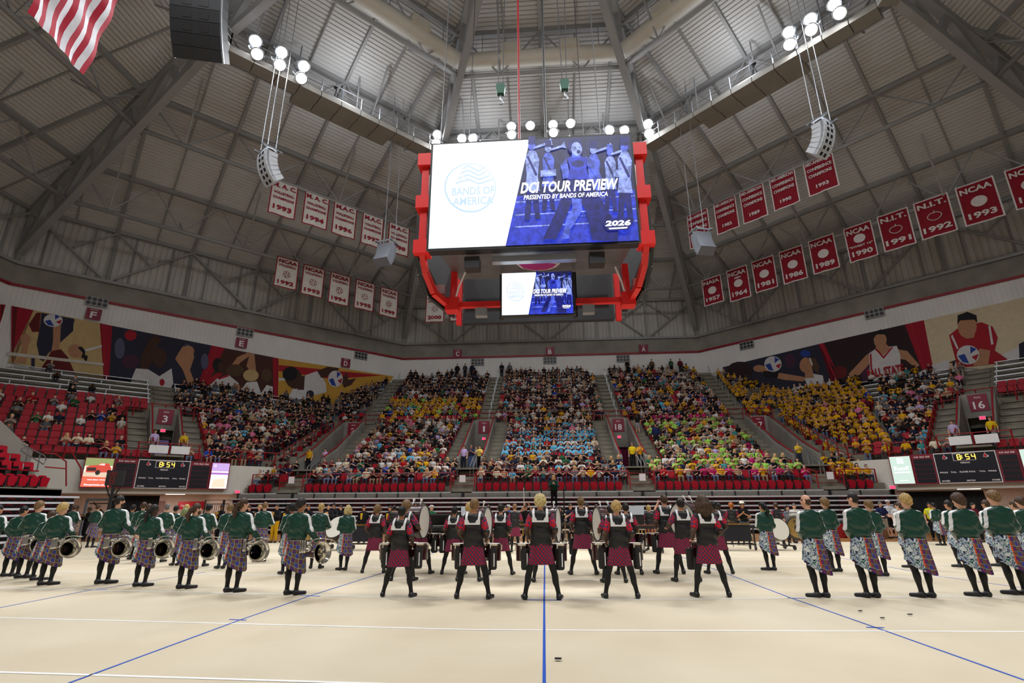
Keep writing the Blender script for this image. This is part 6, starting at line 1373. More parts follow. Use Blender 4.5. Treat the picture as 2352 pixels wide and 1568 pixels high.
BACK = [(152, 1252, 'medium', 'brown', 'fair', 1.74, 'green performer with wavy brown hair and trumpet near the hoop frame', 'b', -60), (205, 1257, 'short', 'brown', 'fair', 1.76, 'striding green performer with short brown hair and trumpet', 'b', -70), (283, 1278, 'short', 'dark', 'tan', 1.74, 'green performer with dark hair seen past the tall bearded player', 'b', -55),
 (306, 1284, 'short', 'brown', 'fair', 1.82, 'brown haired green performer before the black drape', None, -45), (318, 1290, 'short', 'brown', 'fair', 1.76, 'second brown haired green performer before the black drape', None, -45), (362, 1290, 'buzz', 'grey', 'fair', 1.76, 'green performer with shaved fair head holding a silver horn', 'b', -50), (385, 1278, 'short', 'black', 'tan', 1.70, 'dark haired green performer before the red plaque', 'b', -50), (403, 1298, 'bob', 'green', 'fair', 1.62, 'short performer with pale green hair in green jacket', None, -40), (410, 1272, 'bob', 'blond', 'fair', 1.74, 'blond green performer behind the pale green haired one', None, -50),
 (458, 1300, 'short', 'black', 'tan', 1.74, 'black haired green performer by the folding barrier', 'b', -45), (508, 1305, 'short', 'sandy', 'fair', 1.74, 'sandy haired green performer beside the trombone', None, -40), (592, 1290, 'buzz', 'sandy', 'fair', 1.80, 'close cropped sandy performer in green jacket, alone between the tubas', 'b', -25), (655, 1318, 'medium', 'black', 'olive', 1.74, 'black haired performer right behind the tousled tuba player', None, -40), (724, 1305, 'short', 'blond', 'fair', 1.74, 'short blond performer in green jacket before the tilted bass drum', 'b', -25), (788, 1309, 'bob', 'platinum', 'fair', 1.68, 'platinum blond performer in green jacket nearest the drum line', None, -22)]
for x, y, hr, hc, sk, h, lb, ins, rot in BACK:
    q = G(x, y); rot = rot*.55-math.degrees(atan2(q.x, q.y+17)); person(q, radians(rot), 'green', 'folded' if ins is None else 'play', lb, hr, hc, sk, h, TG)
    if ins: f = Vector((sin(radians(-rot)), cos(radians(-rot)), 0)); trumpet(q+f*.30+Vector((.10, -.06, .82)), radians(rot+15), radians(70), 'silver horn held low by the '+lb.split(' in ')[0].split(' and trumpet')[0].split(' with')[0]+f', {hc} hair')
RIGHT = [(1888, 1371, 'bald', 'brown', 'fair', 1.84, 'tall balding performer with glasses, green jacket and painted print kilt', 35), (1922, 1312, 'curly', 'sandy', 'fair', 1.80, 'curly sandy haired performer behind the balding one', 35), (2003, 1371, 'buzz', 'dark', 'fair', 1.88, 'tallest dark crop-haired performer in green jacket and print kilt', 45), (2028, 1322, 'medium', 'sandy', 'fair', 1.74, 'sandy haired performer half hidden behind the tallest one', 40), (2130, 1371, 'medium', 'blond', 'fair', 1.84, 'golden blond performer in green jacket and print kilt', 52), (2213, 1302, 'short', 'dark', 'tan', 1.74, 'dark haired performer holding a trumpet behind the brown curly one', 60), (2257, 1369, 'curly', 'brown', 'fair', 1.84, 'brown curly haired performer with glasses in green jacket', 55),
 (2302, 1300, 'short', 'brown', 'tan', 1.74, 'tanned short brown haired performer with horn', 60), (2343, 1365, 'medium', 'sandy', 'fair', 1.90, 'tall sandy performer with swept fringe at the tarp edge', 58), (2372, 1312, 'short', 'brown', 'fair', 1.72, 'brown haired performer half hidden behind the tall fringe', 60), (2166, 1252, 'medium', 'black', 'tan', 1.66, 'small black haired green performer far back by the drape', 60), (1772, 1309, 'pony', 'black', 'tan', 1.72, 'black haired performer with tied hair between the drummers and the gong', 18), (2097, 1303, 'short', 'brown', 'fair', 1.70, 'performer hidden behind the golden blond one', 50), (2395, 1330, 'medium', 'brown', 'fair', 1.8, 'performer at the far end of the print kilt row', 58)]
for x, y, hr, hc, sk, h, lb, rot in RIGHT:
    q = G(x, y); rot = -math.degrees(atan2(q.x, q.y+17))+(33 if x > 1850 else 25); person(q, radians(rot), 'green', 'folded', lb, hr, hc, sk, h, TG)
    if x in (2213, 2302, 2166): f = Vector((-sin(radians(rot)), cos(radians(rot)), 0)); trumpet(q+f*.34+Vector((-.04, -.1, .95)), radians(rot), radians(65), 'silver trumpet held low by the '+{2213: 'dark haired', 2302: 'tanned', 2166: 'small black haired'}[x]+' performer')
DR = 'drum line players'
FRONT = [(912, 1370, 'short', 'black', 'olive', 1.66, 'shortest front drummer with black hair and white harness'), (1086, 1374, 'short', 'sandy', 'tan', 1.80, 'front drummer with sandy top and shaved sides'), (1245, 1376, 'curly', 'platinum', 'fair', 1.86, 'front centre drummer with bright blond mop on the blue line'), (1428, 1373, 'medium', 'blond', 'fair', 1.74, 'front drummer with short golden hair beside the centre'), (1637, 1370, 'mop', 'brown', 'fair', 1.80, 'front drummer with shoulder length curly brown hair')]
for k, (x, y, hr, hc, sk, h, lb) in enumerate(FRONT):
    o = person(G(x, y), radians(-3 if k < 2 else (4 if k > 3 else 0)), 'drum', 'drum', lb, hr, hc, sk, h, DR)
    if k in (0, 1, 2, 3): tenors(o, 'tenor drums carried by the '+lb.replace(' and white harness', ''))
    else: snare(o, 'snare drum of the front drummer with curly brown hair')
ROW2 = [(857, 1315, 'curly', 'sandy', 'fair', 1.68, 'second row drummer with curly sandy hair at the green jacket end', 'n'), (962, 1317, 'short', 'brown', 'fair', 1.74, 'second row drummer with brown hair, head just over the short drummer', 't'), (1040, 1318, 'short', 'black', 'tan', 1.64, 'second row drummer with black hair beside the keyboard cart', 't'), (1150, 1319, 'short', 'dark', 'fair', 1.70, 'second row drummer with dark hair and legs astride', 'n'), (1341, 1319, 'short', 'sandy', 'fair', 1.86, 'tall second row drummer with short fair hair', 's'), (1447, 1319, 'short', 'dark', 'fair', 1.70, 'second row drummer half hidden behind the golden haired one', 't'), (1540, 1317, 'short', 'brown', 'fair', 1.90, 'tallest second row drummer with cropped brown hair', 't'), (1655, 1317, 'short', 'black', 'brown', 1.74, 'second row drummer with black hair behind the curly one', 'n')]
for x, y, hr, hc, sk, h, lb, d in ROW2:
    o = person(G(x, y), 0, 'drum', 'drum', lb, hr, hc, sk, h, DR)
    if d == 't': tenors(o, 'tenor drums carried by the '+lb.split(',')[0])
    elif d == 's': snare(o, 'snare drum carried by the '+lb)
BASS = [(924, 1333, 'curly', 'sandy', 'fair', 1.78, 'bass drummer with tall curly hair behind the shortest drummer', .40, -6), (1076, 1334, 'curly', 'blond', 'fair', 1.72, 'bass drummer with curly blond hair behind the shaved drummer', .38, -10), (1251, 1336, 'short', 'dark', 'fair', 1.66, 'bass drummer hidden behind the bright blond drummer', .41, -10), (1412, 1337, 'short', 'dark', 'fair', 1.66, 'bass drummer behind the golden haired drummer', .39, 12), (1580, 1335, 'short', 'dark', 'tan', 1.80, 'bass drummer with dark hair beside the curly haired drummer', .42, 32)]
for x, y, hr, hc, sk, h, lb, R_, yw in BASS:
    o = person(G(x, y), 0, 'drum', 'bass', lb, hr, hc, sk, h, DR); b_ = bass_drum(o, R_, 'bass drum carried by the '+lb, radians(yw))
    b_.location = b_.location+{924: Vector((.16, 0, 0)), 1076: Vector((.2, 0, 0)), 1251: Vector((.17, 0, 0)), 1412: Vector((-.12, 0, .02)), 1580: Vector((.2, -.25, 0))}[x]
# ------------------------------------------------------------------ front ensemble, staff and props along the back of the tarp
goldm = mat('gold_bar', srgb(206, 168, 84), .25, metal=1.0); woodbar = mat('rosewood', srgb(120, 66, 40), .4, var=.1); cymb = mat('cymbal_bronze', srgb(214, 186, 120), .2, metal=1.0); dcloth = mat('dark_cover_cloth', srgb(34, 34, 40), .9)
def wheel(parent, c, R_=.09):
    m = MB(); m.lathe([(0, -.02), (R_, -.02), (R_, .02), (0, .02)], 14, mat=Matrix.Rotation(pi/2, 3, 'Y')); m.v = [(v[0]+c[0], v[1]+c[1], v[2]+c[2]) for v in m.v]; m.build('wheel', blackp, parent)
def keyboard_rack(x, y, label, w=1.9, bars=goldm, rz=0.0, reson=True, cover=False):
    r = empty('mallet_keyboard', G(x, y), rz); tag(r, label, 'marimba', 'mallet keyboards of the front ensemble')
    for s in (-1, 1):
        m = MB(); m.beam((s*w/2, -.28, .16), (s*w/2, -.28, .9), .05); m.beam((s*w/2, .28, .16), (s*w/2, .28, .9), .05); m.beam((s*w/2, -.34, .2), (s*w/2, .34, .2), .06); m.build('leg_frame', blackm, r)
        for yy in (-.3, .3): wheel(r, (s*w/2, yy, .09))
    m = MB(); m.beam((-w/2, -.3, .86), (w/2, -.3, .86), .04, .07); m.beam((-w/2, .3, .86), (w/2, .3, .86), .04, .07); m.beam((-w/2, 0, .22), (w/2, 0, .22), .05); m.build('rail', blackm, r)
    n = int(w/.062)
    for k in range(n):
        L = .34-.12*k/n; m = MB(); m.box((-w/2+.04+.062*k, -.16, .93), (.05, L, .02)); m.build('tone_bar', bars, r)
        if k % 7 not in (2, 6): m = MB(); m.box((-w/2+.07+.062*k, .16, .95), (.05, L*.85, .02)); m.build('tone_bar', bars, r)
    if reson:
        for k in range(0, n, 2): m = MB(); m.tube([(-w/2+.05+.062*k, -.1, .84), (-w/2+.05+.062*k, -.1, .35+.35*k/n)], .024, 6); m.build('resonator', goldm, r)
    if cover: m = MB(); m.box((0, -.36, .58), (w*.8, .02, .5)); m.build('cover_cloth', dcloth, r)
def cymbal_stand(x, y, zs, label, R_=.22):
    r = empty('cymbal_stand', G(x, y)); tag(r, label, 'cymbal stand', 'cymbal stands'); m = MB(); top = max(zs)+.04; m.tube([(0, 0, .25), (0, 0, top)], .014, 6)
    for k in range(3): t = 2*pi*k/3+.4; m.tube([(0, 0, .45), (.3*cos(t), .3*sin(t), .02)], .012, 5)
    m.build('stand', chrome, r)
    for z in zs: m = MB(); m.lathe([(R_, z-.02), (R_*.5, z-.004), (R_*.22, z), (R_*.14, z+.025), (0, z+.03)], 24, caps=False); m.lathe([(R_, z-.022), (R_*.5, z-.008), (0, z+.02)], 24, caps=False); m.build('cymbal', cymb, r, smooth=True)
keyboard_rack(835, 1262, 'covered mallet keyboard beside the platinum blond performer', 1.6, goldm, cover=True)
keyboard_rack(1205, 1262, 'vibraphone with gold resonators left of the drum kit', 1.7, goldm)
keyboard_rack(1465, 1268, 'marimba with wooden bars and gold pipes before the tablet stand', 1.7, woodbar)
keyboard_rack(1690, 1262, 'mallet keyboard on big wheels under the ginger player', 1.3, goldm, cover=True)
keyboard_rack(1330, 1255, 'dark percussion rack behind the tall fair drummer', 1.8, blackp, reson=False)
cymbal_stand(1300, 1262, (.78, .95, 1.3), 'stand of three small cymbals right of the blond drummer', .2); cymbal_stand(1372, 1262, (.9, 1.1), 'two broad cymbals on one stand right of the tall fair drummer', .26)
cymbal_stand(1682, 1256, (1.0,), 'broad thin cymbal before the ginger player', .3); cymbal_stand(1706, 1252, (1.04,), 'small cymbal beside the cowboy hat man', .2); cymbal_stand(1728, 1252, (1.1, .98), 'pair of cymbals nearest the tied hair performer', .24); cymbal_stand(1185, 1252, (1.15,), 'cymbal left of the blond drummer by the clapping man', .22)
# drum kit
r = empty('drum_kit', G(1318, 1258)); tag(r, 'black and chrome drum kit behind the front line', 'drum kit'); drum(.16, .14, r, (-.3, -.1, .7)); drum(.14, .2, r, (.05, 0, .85)); drum(.15, .22, r, (.38, 0, .85)); drum(.2, .35, r, (.6, -.2, .6))
m = MB(); m.lathe([(.28, -.2), (.28, .2)], 24, mat=Matrix.Rotation(pi/2, 3, 'X')); m.v = [(v[0]+.2, v[1], v[2]+.29) for v in m.v]; m.build('kick_drum', drumblack, r)
for x in (-.3, .05, .38, .6): m = MB(); m.tube([(x, -.1, .6), (x, -.1, .02)], .015, 5); m.build('stand', chrome, r)
# keyboard cart
r = empty('keyboard_cart', G(1018, 1262)); tag(r, 'tall black equipment cart with an electronic keyboard on its shelf', 'cart'); w = 1.5
for sx in (-1, 1):
    for sy in (-.3, .3): m = MB(); m.beam((sx*w/2, sy, .15), (sx*w/2, sy, 1.32), .06); m.build('upright', blackm, r); wheel(r, (sx*w/2, sy, .1), .1)
for z in (.25, .75, 1.32): m = MB(); m.box((0, 0, z), (w, .7, .05)); m.build('shelf', blackp, r)
m = MB(); m.box((0, .33, .8), (w, .03, 1.1)); m.build('back_panel', blackm, r)
m = MB(); m.box((.15, -.3, .86), (1.05, .3, .1)); kb = m.build('keyboard', blackp, r)
for k in range(28): m = MB(); m.box((-.34+.036*k, -.36, .915), (.032, .14, .015)); m.build('key', whitem, kb)
m = MB(); m.box((-.3, -.1, .5), (.5, .4, .35)); m.build('amplifier', darkgrey, r)
# tablet stands
for x, y, lb in ((1068, 1268, 'grey tablet board on a stand behind the black haired drummer'), (1475, 1268, 'grey tablet board on a stand behind the golden haired drummer')):
    r = empty('tablet_stand', G(x, y)+Vector((0, .6, 0))); tag(r, lb, 'stand', 'tablet stands'); m = MB(); m.tube([(0, 0, .02), (0, 0, 1.35)], .02, 6); m.beam((-.3, 0, .03), (.3, 0, .03), .05); m.beam((0, -.3, .03), (0, .3, .03), .05); m.build('stand', blackm, r)
    m = MB(); m.prism([(-.26, -.06, 1.30), (.26, -.06, 1.30), (.3, .08, 1.62), (-.3, .08, 1.62)], (0, .02, .0)); m.build('board', mat('tablet_grey', srgb(170, 176, 182), .4), r); m = MB(); m.box((0, .04, 1.05), (.5, .1, .5)); m.build('mixer_box', blackp, r)
# big concert drums and the gongs
def concert_bass(x, y, R_, tilt, rz, label, red=True):
    r = empty('concert_bass_drum', G(x, y), rz); tag(r, label, 'drum', 'concert bass drums'); M_ = (Matrix.Rotation(pi/2+tilt, 3, 'X')); c = Vector((0, 0, R_+.3))
    m = MB(); m.lathe([(R_, -.25), (R_, .25)], 32, mat=M_, caps=False); m.v = [tuple(Vector(v)+c) for v in m.v]; m.build('shell', drumred if red else blackp, r, smooth=True)
    for s in (-1, 1): m = MB(); m.lathe([(0, s*.255), (R_*.98, s*.255)], 32, mat=M_, caps=False); m.v = [tuple(Vector(v)+c) for v in m.v]; m.build('drum_head', drumhead, r); m = MB(); m.lathe([(R_+.02, s*.26), (R_+.02, s*.2)], 32, mat=M_, caps=False); m.v = [tuple(Vector(v)+c) for v in m.v]; m.build('hoop', blackp, r)
    for k in range(8): t = 2*pi*k/8; m = MB(); m.beam(M_ @ Vector(((R_+.02)*cos(t), (R_+.02)*sin(t), -.2))+c, M_ @ Vector(((R_+.02)*cos(t), (R_+.02)*sin(t), .2))+c, .02); m.build('lug', chrome, r)
    for sx in (-1, 1): m = MB(); m.beam((sx*(R_+.08), -.3, .14), (sx*(R_+.08), .3, .14), .05); m.beam((sx*(R_+.08), 0, .14), (sx*(R_+.08), 0, R_+.3), .05); m.build('cradle', blackm, r); wheel(r, (sx*(R_+.08), -.3, .09)); wheel(r, (sx*(R_+.08), .3, .09))
concert_bass(775, 1262, .45, -.5, radians(-18), 'tilted dark red concert bass drum between the blond green performers'); concert_bass(1788, 1262, .40, -.2, radians(12), 'white headed bass drum in a frame beside the tied hair performer')
gongm = mat('gong_bronze', srgb(170, 140, 84), .4, metal=.7, var=.25, vscale=9); gongd = mat('gong_dark', srgb(70, 66, 60), .5, metal=.4, var=.15)
def gong(x, y, R_, label, rz, word):
    r = empty('gong', G(x, y), rz); tag(r, label, 'gong', 'gongs'); c = R_+.28; M_ = Matrix.Rotation(pi/2, 3, 'X')
    def lt(nm, prof, mt): m = MB(); m.lathe(prof, 36, mat=M_, caps=False); m.v = [(v[0], v[1], v[2]+c) for v in m.v]; m.build(nm, mt, r, smooth=True)
    lt('rim', [(R_*.82, .0), (R_, -.0), (R_+.01, -.06)], gongd); lt('face', [(R_*.3, .012), (R_*.82, .004)], gongm); lt('boss', [(0, .03), (R_*.28, .014)], gongd); lt('rear', [(0, -.06), (R_, -.06)], gongd)
    if word: text('Zildjian', (0.02, -.03, c+R_*.52), .2, blackp, r, width=R_*.75, height=R_*.24, shear=.3, bold=.004)
    m = MB(); w = R_+.14
    m.tube([(-w, .1, .1), (-w, .1, c+R_+.1), (w, .1, c+R_+.1), (w, .1, .1)], .025, 6)
    for s in (-1, 1): m.tube([(s*w, -.35, .08), (s*w, .5, .08)], .025, 6); m.tube([(s*R_*.5, .1, c+R_+.1), (s*R_*.5, 0, c+R_*.9)], .008, 4)
    m.build('frame', blackm, r)
gong(1840, 1258, .47, 'large bronze gong with dark rim in a frame, lettered near its top', radians(-6), True); gong(703, 1262, .42, 'bronze gong edge seen beside the blond green performer', radians(30), False)
# conductor's podium with the drum major
r = empty('podium', (.05, 12.6, 0)); tag(r, 'tall black conductor podium with railings behind the drum kit', 'podium'); m = MB(); m.box((0, 0, 1.5), (1.3, 1.3, .08)); m.build('platform', blackp, r)
for sx in (-.6, .6):
    for sy in (-.6, .6): m = MB(); m.beam((sx, sy, 0), (sx, sy, 1.5), .06); m.build('leg', blackm, r)
    m = MB(); m.tube([(sx, .6, 1.5), (sx, .6, 2.5), (sx, -.6, 2.5), (sx, -.6, 1.5)], .025, 6); m.build('railing', blackm, r)
m = MB(); m.beam((-.6, -.6, .7), (.6, -.6, .7), .04); m.beam((-.6, -.6, .2), (.6, .6, 1.4), .03); m.build('brace', blackm, r)
q = onz(1253, 1166, 1.56); dm = person((.12, 12.6, 1.545), pi, 'long', 'clap', 'drum major in dark green jacket conducting from the tall podium', 'bob', 'blond', 'fair', 1.66, None, srgb(20, 56, 46), srgb(16, 16, 18))
m = MB(); m.tube([(0, 0, 0), (0, 0, 2.6)], .02, 6); m.beam((-.3, 0, .02), (.3, 0, .02), .04); o = m.build('microphone_pole', whitem, loc=(-1.55, 13.2, 0)); tag(o, 'slim white pole standing left of the conductor podium', 'pole')
# people behind the instruments -----------------------------------------------------------------
YB = 'corps members in black and yellow'; ST = 'staff behind the instruments'; PT = 'front ensemble players'
for x, y, hr, hc, sk, lb, ps in ((158, 1244, 'short', 'black', 'dark', 'black and yellow uniformed member with plumed hat by the hoop frame', 'stand'), (190, 1243, 'short', 'dark', 'brown', 'black uniformed member behind the wavy haired trumpeter', 'clap'), (498, 1243, 'short', 'black', 'brown', 'black and yellow member holding a trombone', 'clap'), (563, 1243, 'short', 'brown', 'fair', 'black and yellow member before the bleacher corner', 'clap'), (586, 1245, 'medium', 'blond', 'fair', 'blond black uniformed member beside the cropped green performer', 'clap'), (627, 1246, 'short', 'dark', 'tan', 'yellow trousered member standing on one leg', 'clap'), (651, 1245, 'short', 'black', 'dark', 'dark skinned member in black and yellow', 'stand'), (701, 1245, 'buzz', 'brown', 'tan', 'tall close cropped member in black and yellow above the gong', 'clap'), (747, 1246, 'short', 'dark', 'fair', 'black and yellow member past the blond green performer', 'clap'), (760, 1245, 'medium', 'dark', 'tan', 'black haired member clapping left of the bass drum', 'clap'), (776, 1244, 'short', 'dark', 'fair', 'white shouldered member over the tilted bass drum', 'clap'), (830, 1246, 'short', 'brown', 'tan', 'smiling member with white collar over the covered keyboard', 'stand'), (891, 1247, 'short', 'dark', 'tan', 'black uniformed member left of the short drummer', 'stand')):
    person(G(x, y), radians(180+random.uniform(-25, 25)), 'long', ps, lb, hr, hc, sk, random.uniform(1.64, 1.78), YB, srgb(22, 22, 26), srgb(196, 150, 20) if 'trousered' in lb else srgb(22, 22, 26), tunic=True, hat=('cap', (.012, .012, .013)) if 'hat' in lb else None)
for x, y, hr, hc, sk, h, lb in ((1121, 1266, 'short', 'brown', 'fair', 1.66, 'front ensemble player left of the dark haired drummer'), (1183, 1268, 'short', 'sandy', 'fair', 1.70, 'front ensemble player at the vibraphone with sandy hair'), (1497, 1262, 'medium', 'blond', 'fair', 1.62, 'front ensemble player with tied blond hair at the marimba'), (1662, 1262, 'short', 'black', 'dark', 1.70, 'front ensemble player with black hair behind the curly drummer'), (1690, 1250, 'curly', 'ginger', 'fair', 1.70, 'front ensemble player with bright ginger curls'), (1795, 1250, 'medium', 'brown', 'fair', 1.70, 'front ensemble player in black beside the gong'), (900, 1260, 'short', 'black', 'tan', 1.66, 'front ensemble player between the curly and short drummers')):
    person(G(x, y), radians(random.uniform(-25, 15)), 'pit', 'play', lb, hr, hc, sk, h, PT)
for x, y, hr, hc, sk, h, lb, top, lg, ps, hat, sh in ((988, 1250, 'short', 'brown', 'fair', 1.66, 'man in green polo and white cap looking down at the cart', (30, 110, 70), (60, 60, 66), 'play', ('cap', srgb(225, 225, 225)), False), (1162, 1252, 'short', 'black', 'fair', 1.64, 'person in black behind the vibraphone', (24, 24, 26), (24, 24, 26), 'stand', None, False), (1168, 1250, 'short', 'grey', 'fair', 1.66, 'man in bright blue shirt and white cap', (30, 90, 200), (40, 40, 50), 'stand', ('cap', srgb(230, 230, 230)), False), (1208, 1249, 'short', 'dark', 'tan', 1.66, 'man in black clapping with both arms raised', (20, 20, 22), (20, 20, 22), 'armsup', None, False), (1288, 1248, 'long', 'black', 'fair', 1.58, 'woman with long black hair beside the drum kit', (30, 28, 32), (24, 24, 26), 'stand', None, False), (1313, 1248, 'short', 'brown', 'fair', 1.70, 'man with glasses clapping behind the tall fair drummer', (30, 34, 60), (30, 30, 36), 'clap', None, False), (1352, 1248, 'short', 'dark', 'tan', 1.70, 'man in navy cap behind the cymbals', (50, 56, 76), (30, 30, 36), 'stand', ('cap', srgb(30, 36, 60)), False), (1374, 1249, 'short', 'brown', 'fair', 1.66, 'man in maroon polo playing percussion', (74, 26, 46), (30, 30, 36), 'play', None, False), (1459, 1248, 'short', 'dark', 'tan', 1.62, 'person with hands at face behind the tablet board', (30, 30, 36), (30, 30, 36), 'clap', None, False), (1518, 1248, 'short', 'brown', 'fair', 1.72, 'person in green clapping high behind the tallest drummer', (40, 96, 64), (30, 30, 36), 'armsup', None, False), (1548, 1247, 'short', 'brown', 'fair', 1.66, 'man in navy behind the tallest drummer', (28, 34, 60), (30, 30, 36), 'stand', None, False), (1716, 1250, 'short', 'grey', 'tan', 1.72, 'man in pale cowboy hat and black jacket with lime trim', (20, 24, 24), (84, 96, 124), 'clap', ('cowboy', srgb(222, 210, 190)), False), (1768, 1247, 'short', 'dark', 'fair', 1.64, 'person in lime green shirt behind the tied hair performer', (120, 200, 70), (40, 40, 50), 'stand', None, False), (1820, 1246, 'long', 'dark', 'fair', 1.58, 'woman with long dark hair in grey behind the gong', (120, 124, 136), (40, 40, 50), 'stand', None, False), (1837, 1247, 'short', 'grey', 'fair', 1.66, 'grey haired man in white shirt behind the gong', (206, 204, 196), (60, 60, 66), 'stand', None, False), (2037, 1236, 'short', 'grey', 'fair', 1.72, 'man in navy polo and beige shorts reading a phone', (26, 34, 70), (176, 166, 150), 'play', None, True), (2056, 1235, 'short', 'brown', 'fair', 1.80, 'man in grey ball shirt and white backward cap', (190, 190, 194), (24, 24, 30), 'folded', ('cap', srgb(225, 225, 230)), True), (2075, 1240, 'medium', 'dark', 'fair', 1.66, 'person in white behind the golden blond performer', (200, 200, 204), (40, 40, 46), 'stand', None, False), (2152, 1240, 'short', 'dark', 'tan', 1.68, 'person in yellow vest and black pointing by the drape', (200, 200, 30), (24, 24, 28), 'stand', None, False), (2255, 1245, 'short', 'dark', 'fair', 1.66, 'person in maroon shirt by the red door frame', (104, 24, 40), (30, 30, 36), 'stand', None, False), (2235, 1243, 'short', 'dark', 'fair', 1.66, 'person in blue behind the curly brown haired performer', (40, 60, 120), (30, 30, 36), 'stand', None, False)):
    person(G(x, y), radians(180+random.uniform(-30, 30)), 'short' if ps != 'x' else 'long', ps, lb, hr, hc, sk, h, ST, srgb(*top), srgb(*lg), hat, sh)
# people standing in the doorways of the stand
for xa, dx, dy, lb, top, lg in ((-5.8, -.55, .2, 'usher in lilac shirt standing at gate one', (190, 166, 214), (30, 34, 50)), (-5.8, -.05, .4, 'grey haired person in navy tee and jeans at gate one', (34, 42, 66), (70, 90, 140)), (-5.8, .3, .5, 'person in grey top and pale jeans at gate one', (130, 130, 140), (110, 124, 150)), (-5.8, .62, .1, 'usher in yellow shirt at gate one', (226, 200, 90), (20, 20, 24)), (5.8, .1, .5, 'usher in yellow vest over black at gate eighteen', (220, 190, 20), (20, 20, 24)), (5.8, .6, .3, 'person in yellow and red jacket at gate eighteen', (214, 150, 30), (20, 20, 24)), (-17.5, -.5, .1, 'usher in red and yellow at gate two', (200, 150, 20), (22, 22, 26)), (-17.5, .5, .6, 'person in lilac shirt and hat at gate two', (196, 170, 220), (30, 34, 50)), (17.5, -.1, .3, 'usher in yellow vest at gate seventeen', (224, 190, 40), (50, 54, 70))):
    person((xa+dx, 21.5+dy, 4.15), pi+random.uniform(-.3, .3), 'short', random.choice(['clap', 'stand']), lb, random.choice(['short', 'medium']), random.choice(['brown', 'dark', 'grey']), random.choice(['fair', 'tan']), random.uniform(1.66, 1.8), 'people at the gates', srgb(*top), srgb(*lg))
person((8.1, 24.1, 5.8), pi*.9, 'long', 'stand', 'person in navy hooded top walking down the stairs by sign eighteen', 'short', 'dark', 'tan', 1.8, 'people on the stairs', srgb(24, 34, 74), srgb(24, 24, 28))
person((7.3, 27.4, 7.25), 0, 'short', 'stand', 'person in black tee and grey shorts climbing stairs by sign eighteen', 'long', 'dark', 'fair', 1.7, 'people on the stairs', srgb(20, 20, 24), srgb(150, 146, 150), None, True)
for sd, t, n, lb, top in (('northwest', -7.1, 29.9, 'usher in lilac shirt behind the balcony railing below sign three', (196, 176, 220)), ('northwest', -5.4, 29.9, 'blond person in yellow behind the balcony railing below sign three', (206, 170, 40)), ('northeast', 7.1, 29.9, 'usher in yellow vest behind the balcony railing below sign sixteen', (214, 180, 20)), ('northeast', 5.3, 29.9, 'person in pale lilac at the balcony railing below sign sixteen', (186, 170, 206))):
    person(P(sd, t, n, 4.86), facing(sd)+pi, 'short', 'stand', lb, 'medium', 'brown', 'fair', 1.7, 'people at the gates', srgb(*top), srgb(30, 34, 44))
# trombone, barriers, hoop frame, shot clock
r = empty('trombone', G(488, 1246)+Vector((-.1, -.2, .95))); r.rotation_euler = (radians(-80), 0, radians(20)); tag(r, 'brass trombone pointing at the floor beside the ponytailed tuba player', 'trombone')
m = MB(); m.tube([(0, 0, 0), (0, .95, 0), (.03, 1.0, 0), (.06, .95, 0), (.06, 0, 0)], .012, 6); m.build('slide', brass, r); m = MB(); m.tube([(.06, -.1, 0), (.06, -.4, 0), (.12, -.46, 0), (.18, -.4, 0), (.18, 0, 0)], .014, 6); m.build('main_tube', brass, r); m = MB(); m.lathe([(.1, 0), (.07, .04), (.035, .12), (.016, .3)], 18, mat=Matrix.Rotation(pi/2, 3, 'X'), caps=False); m.v = [(v[0]+.18, v[1]+.3, v[2]) for v in m.v]; m.build('bell', brass, r, smooth=True)
for k, (xa, ya, xb, yb) in enumerate(((458, 1238, 500, 1238), (503, 1238, 545, 1238))):
    a, b = G(xa, ya), G(xb, yb); r = empty('crowd_barrier', a); tag(r, 'black steel crowd barrier with bars by the bleacher corner'+(', next to the bleacher' if k else ', next to the passage'), 'barrier', 'crowd barriers'); d = b-a; m = MB(); up = Vector((0, 0, 2.0)); m.tube([Vector((0, 0, -.005)), up, d+up, d+Vector((0, 0, -.005))], .035, 6); m.build('frame', blackm, r)
    for j in range(1, 9): m = MB(); m.tube([d*(j/9)+Vector((0, 0, .3)), d*(j/9)+Vector((0, 0, 1.8))], .014, 4); m.build('bar', blackm, r)
    for z in (.3, 1.8): m = MB(); m.tube([Vector((0, 0, z)), d+Vector((0, 0, z))], .02, 5); m.build('cross_bar', blackm, r)
a, b = G(180, 1240), G(255, 1242); r = empty('hoop_frame', a); tag(r, 'folded grey steel goal frame standing before the pale corner wall', 'frame'); d = b-a; m = MB(); m.beam((0, 0, .1), (0, 0, 2.05), .1); m.beam((0, 0, 2.05), d+Vector((0, 0, 2.05)), .12); m.beam(d+Vector((0, 0, .1)), d+Vector((0, 0, 2.05)), .1); m.build('outer_frame', mat('frame_grey', srgb(120, 124, 130), .5), r)
m = MB(); m.beam((.2, 0, 1.85), d*.95+Vector((0, 0, 1.85)), .05); m.beam((.4, 0, 1.9), d*.8+Vector((0, 0, 1.1)), .05); m.beam(d*.78+Vector((0, 0, .1)), d*.78+Vector((0, 0, 1.9)), .08); m.build('brace', blackm, r)
p = G(243, 1243)+Vector((.3, -.6, 0)); r = empty('shot_clock', p, radians(25)); tag(r, 'black shot clock box on a braced arm overlapping the truck advert', 'shot clock'); m = MB(); m.beam((0, 0, 0), (0, 0, 2.7), .12); m.beam((-.05, 0, 2.1), (-.35, 0, 2.75), .06); m.beam((.05, 0, 2.1), (.35, 0, 2.75), .06); m.build('arm', blackm, r)
m = MB(); m.box((0, 0, 3.1), (.75, .25, .75)); bx = m.build('clock_box', blackp, r)
for dx in (-.17, .0): seven(bx, '8', dx, 3.28, .2, mat('dim_red_digit', srgb(130, 40, 40), .4), -.14)
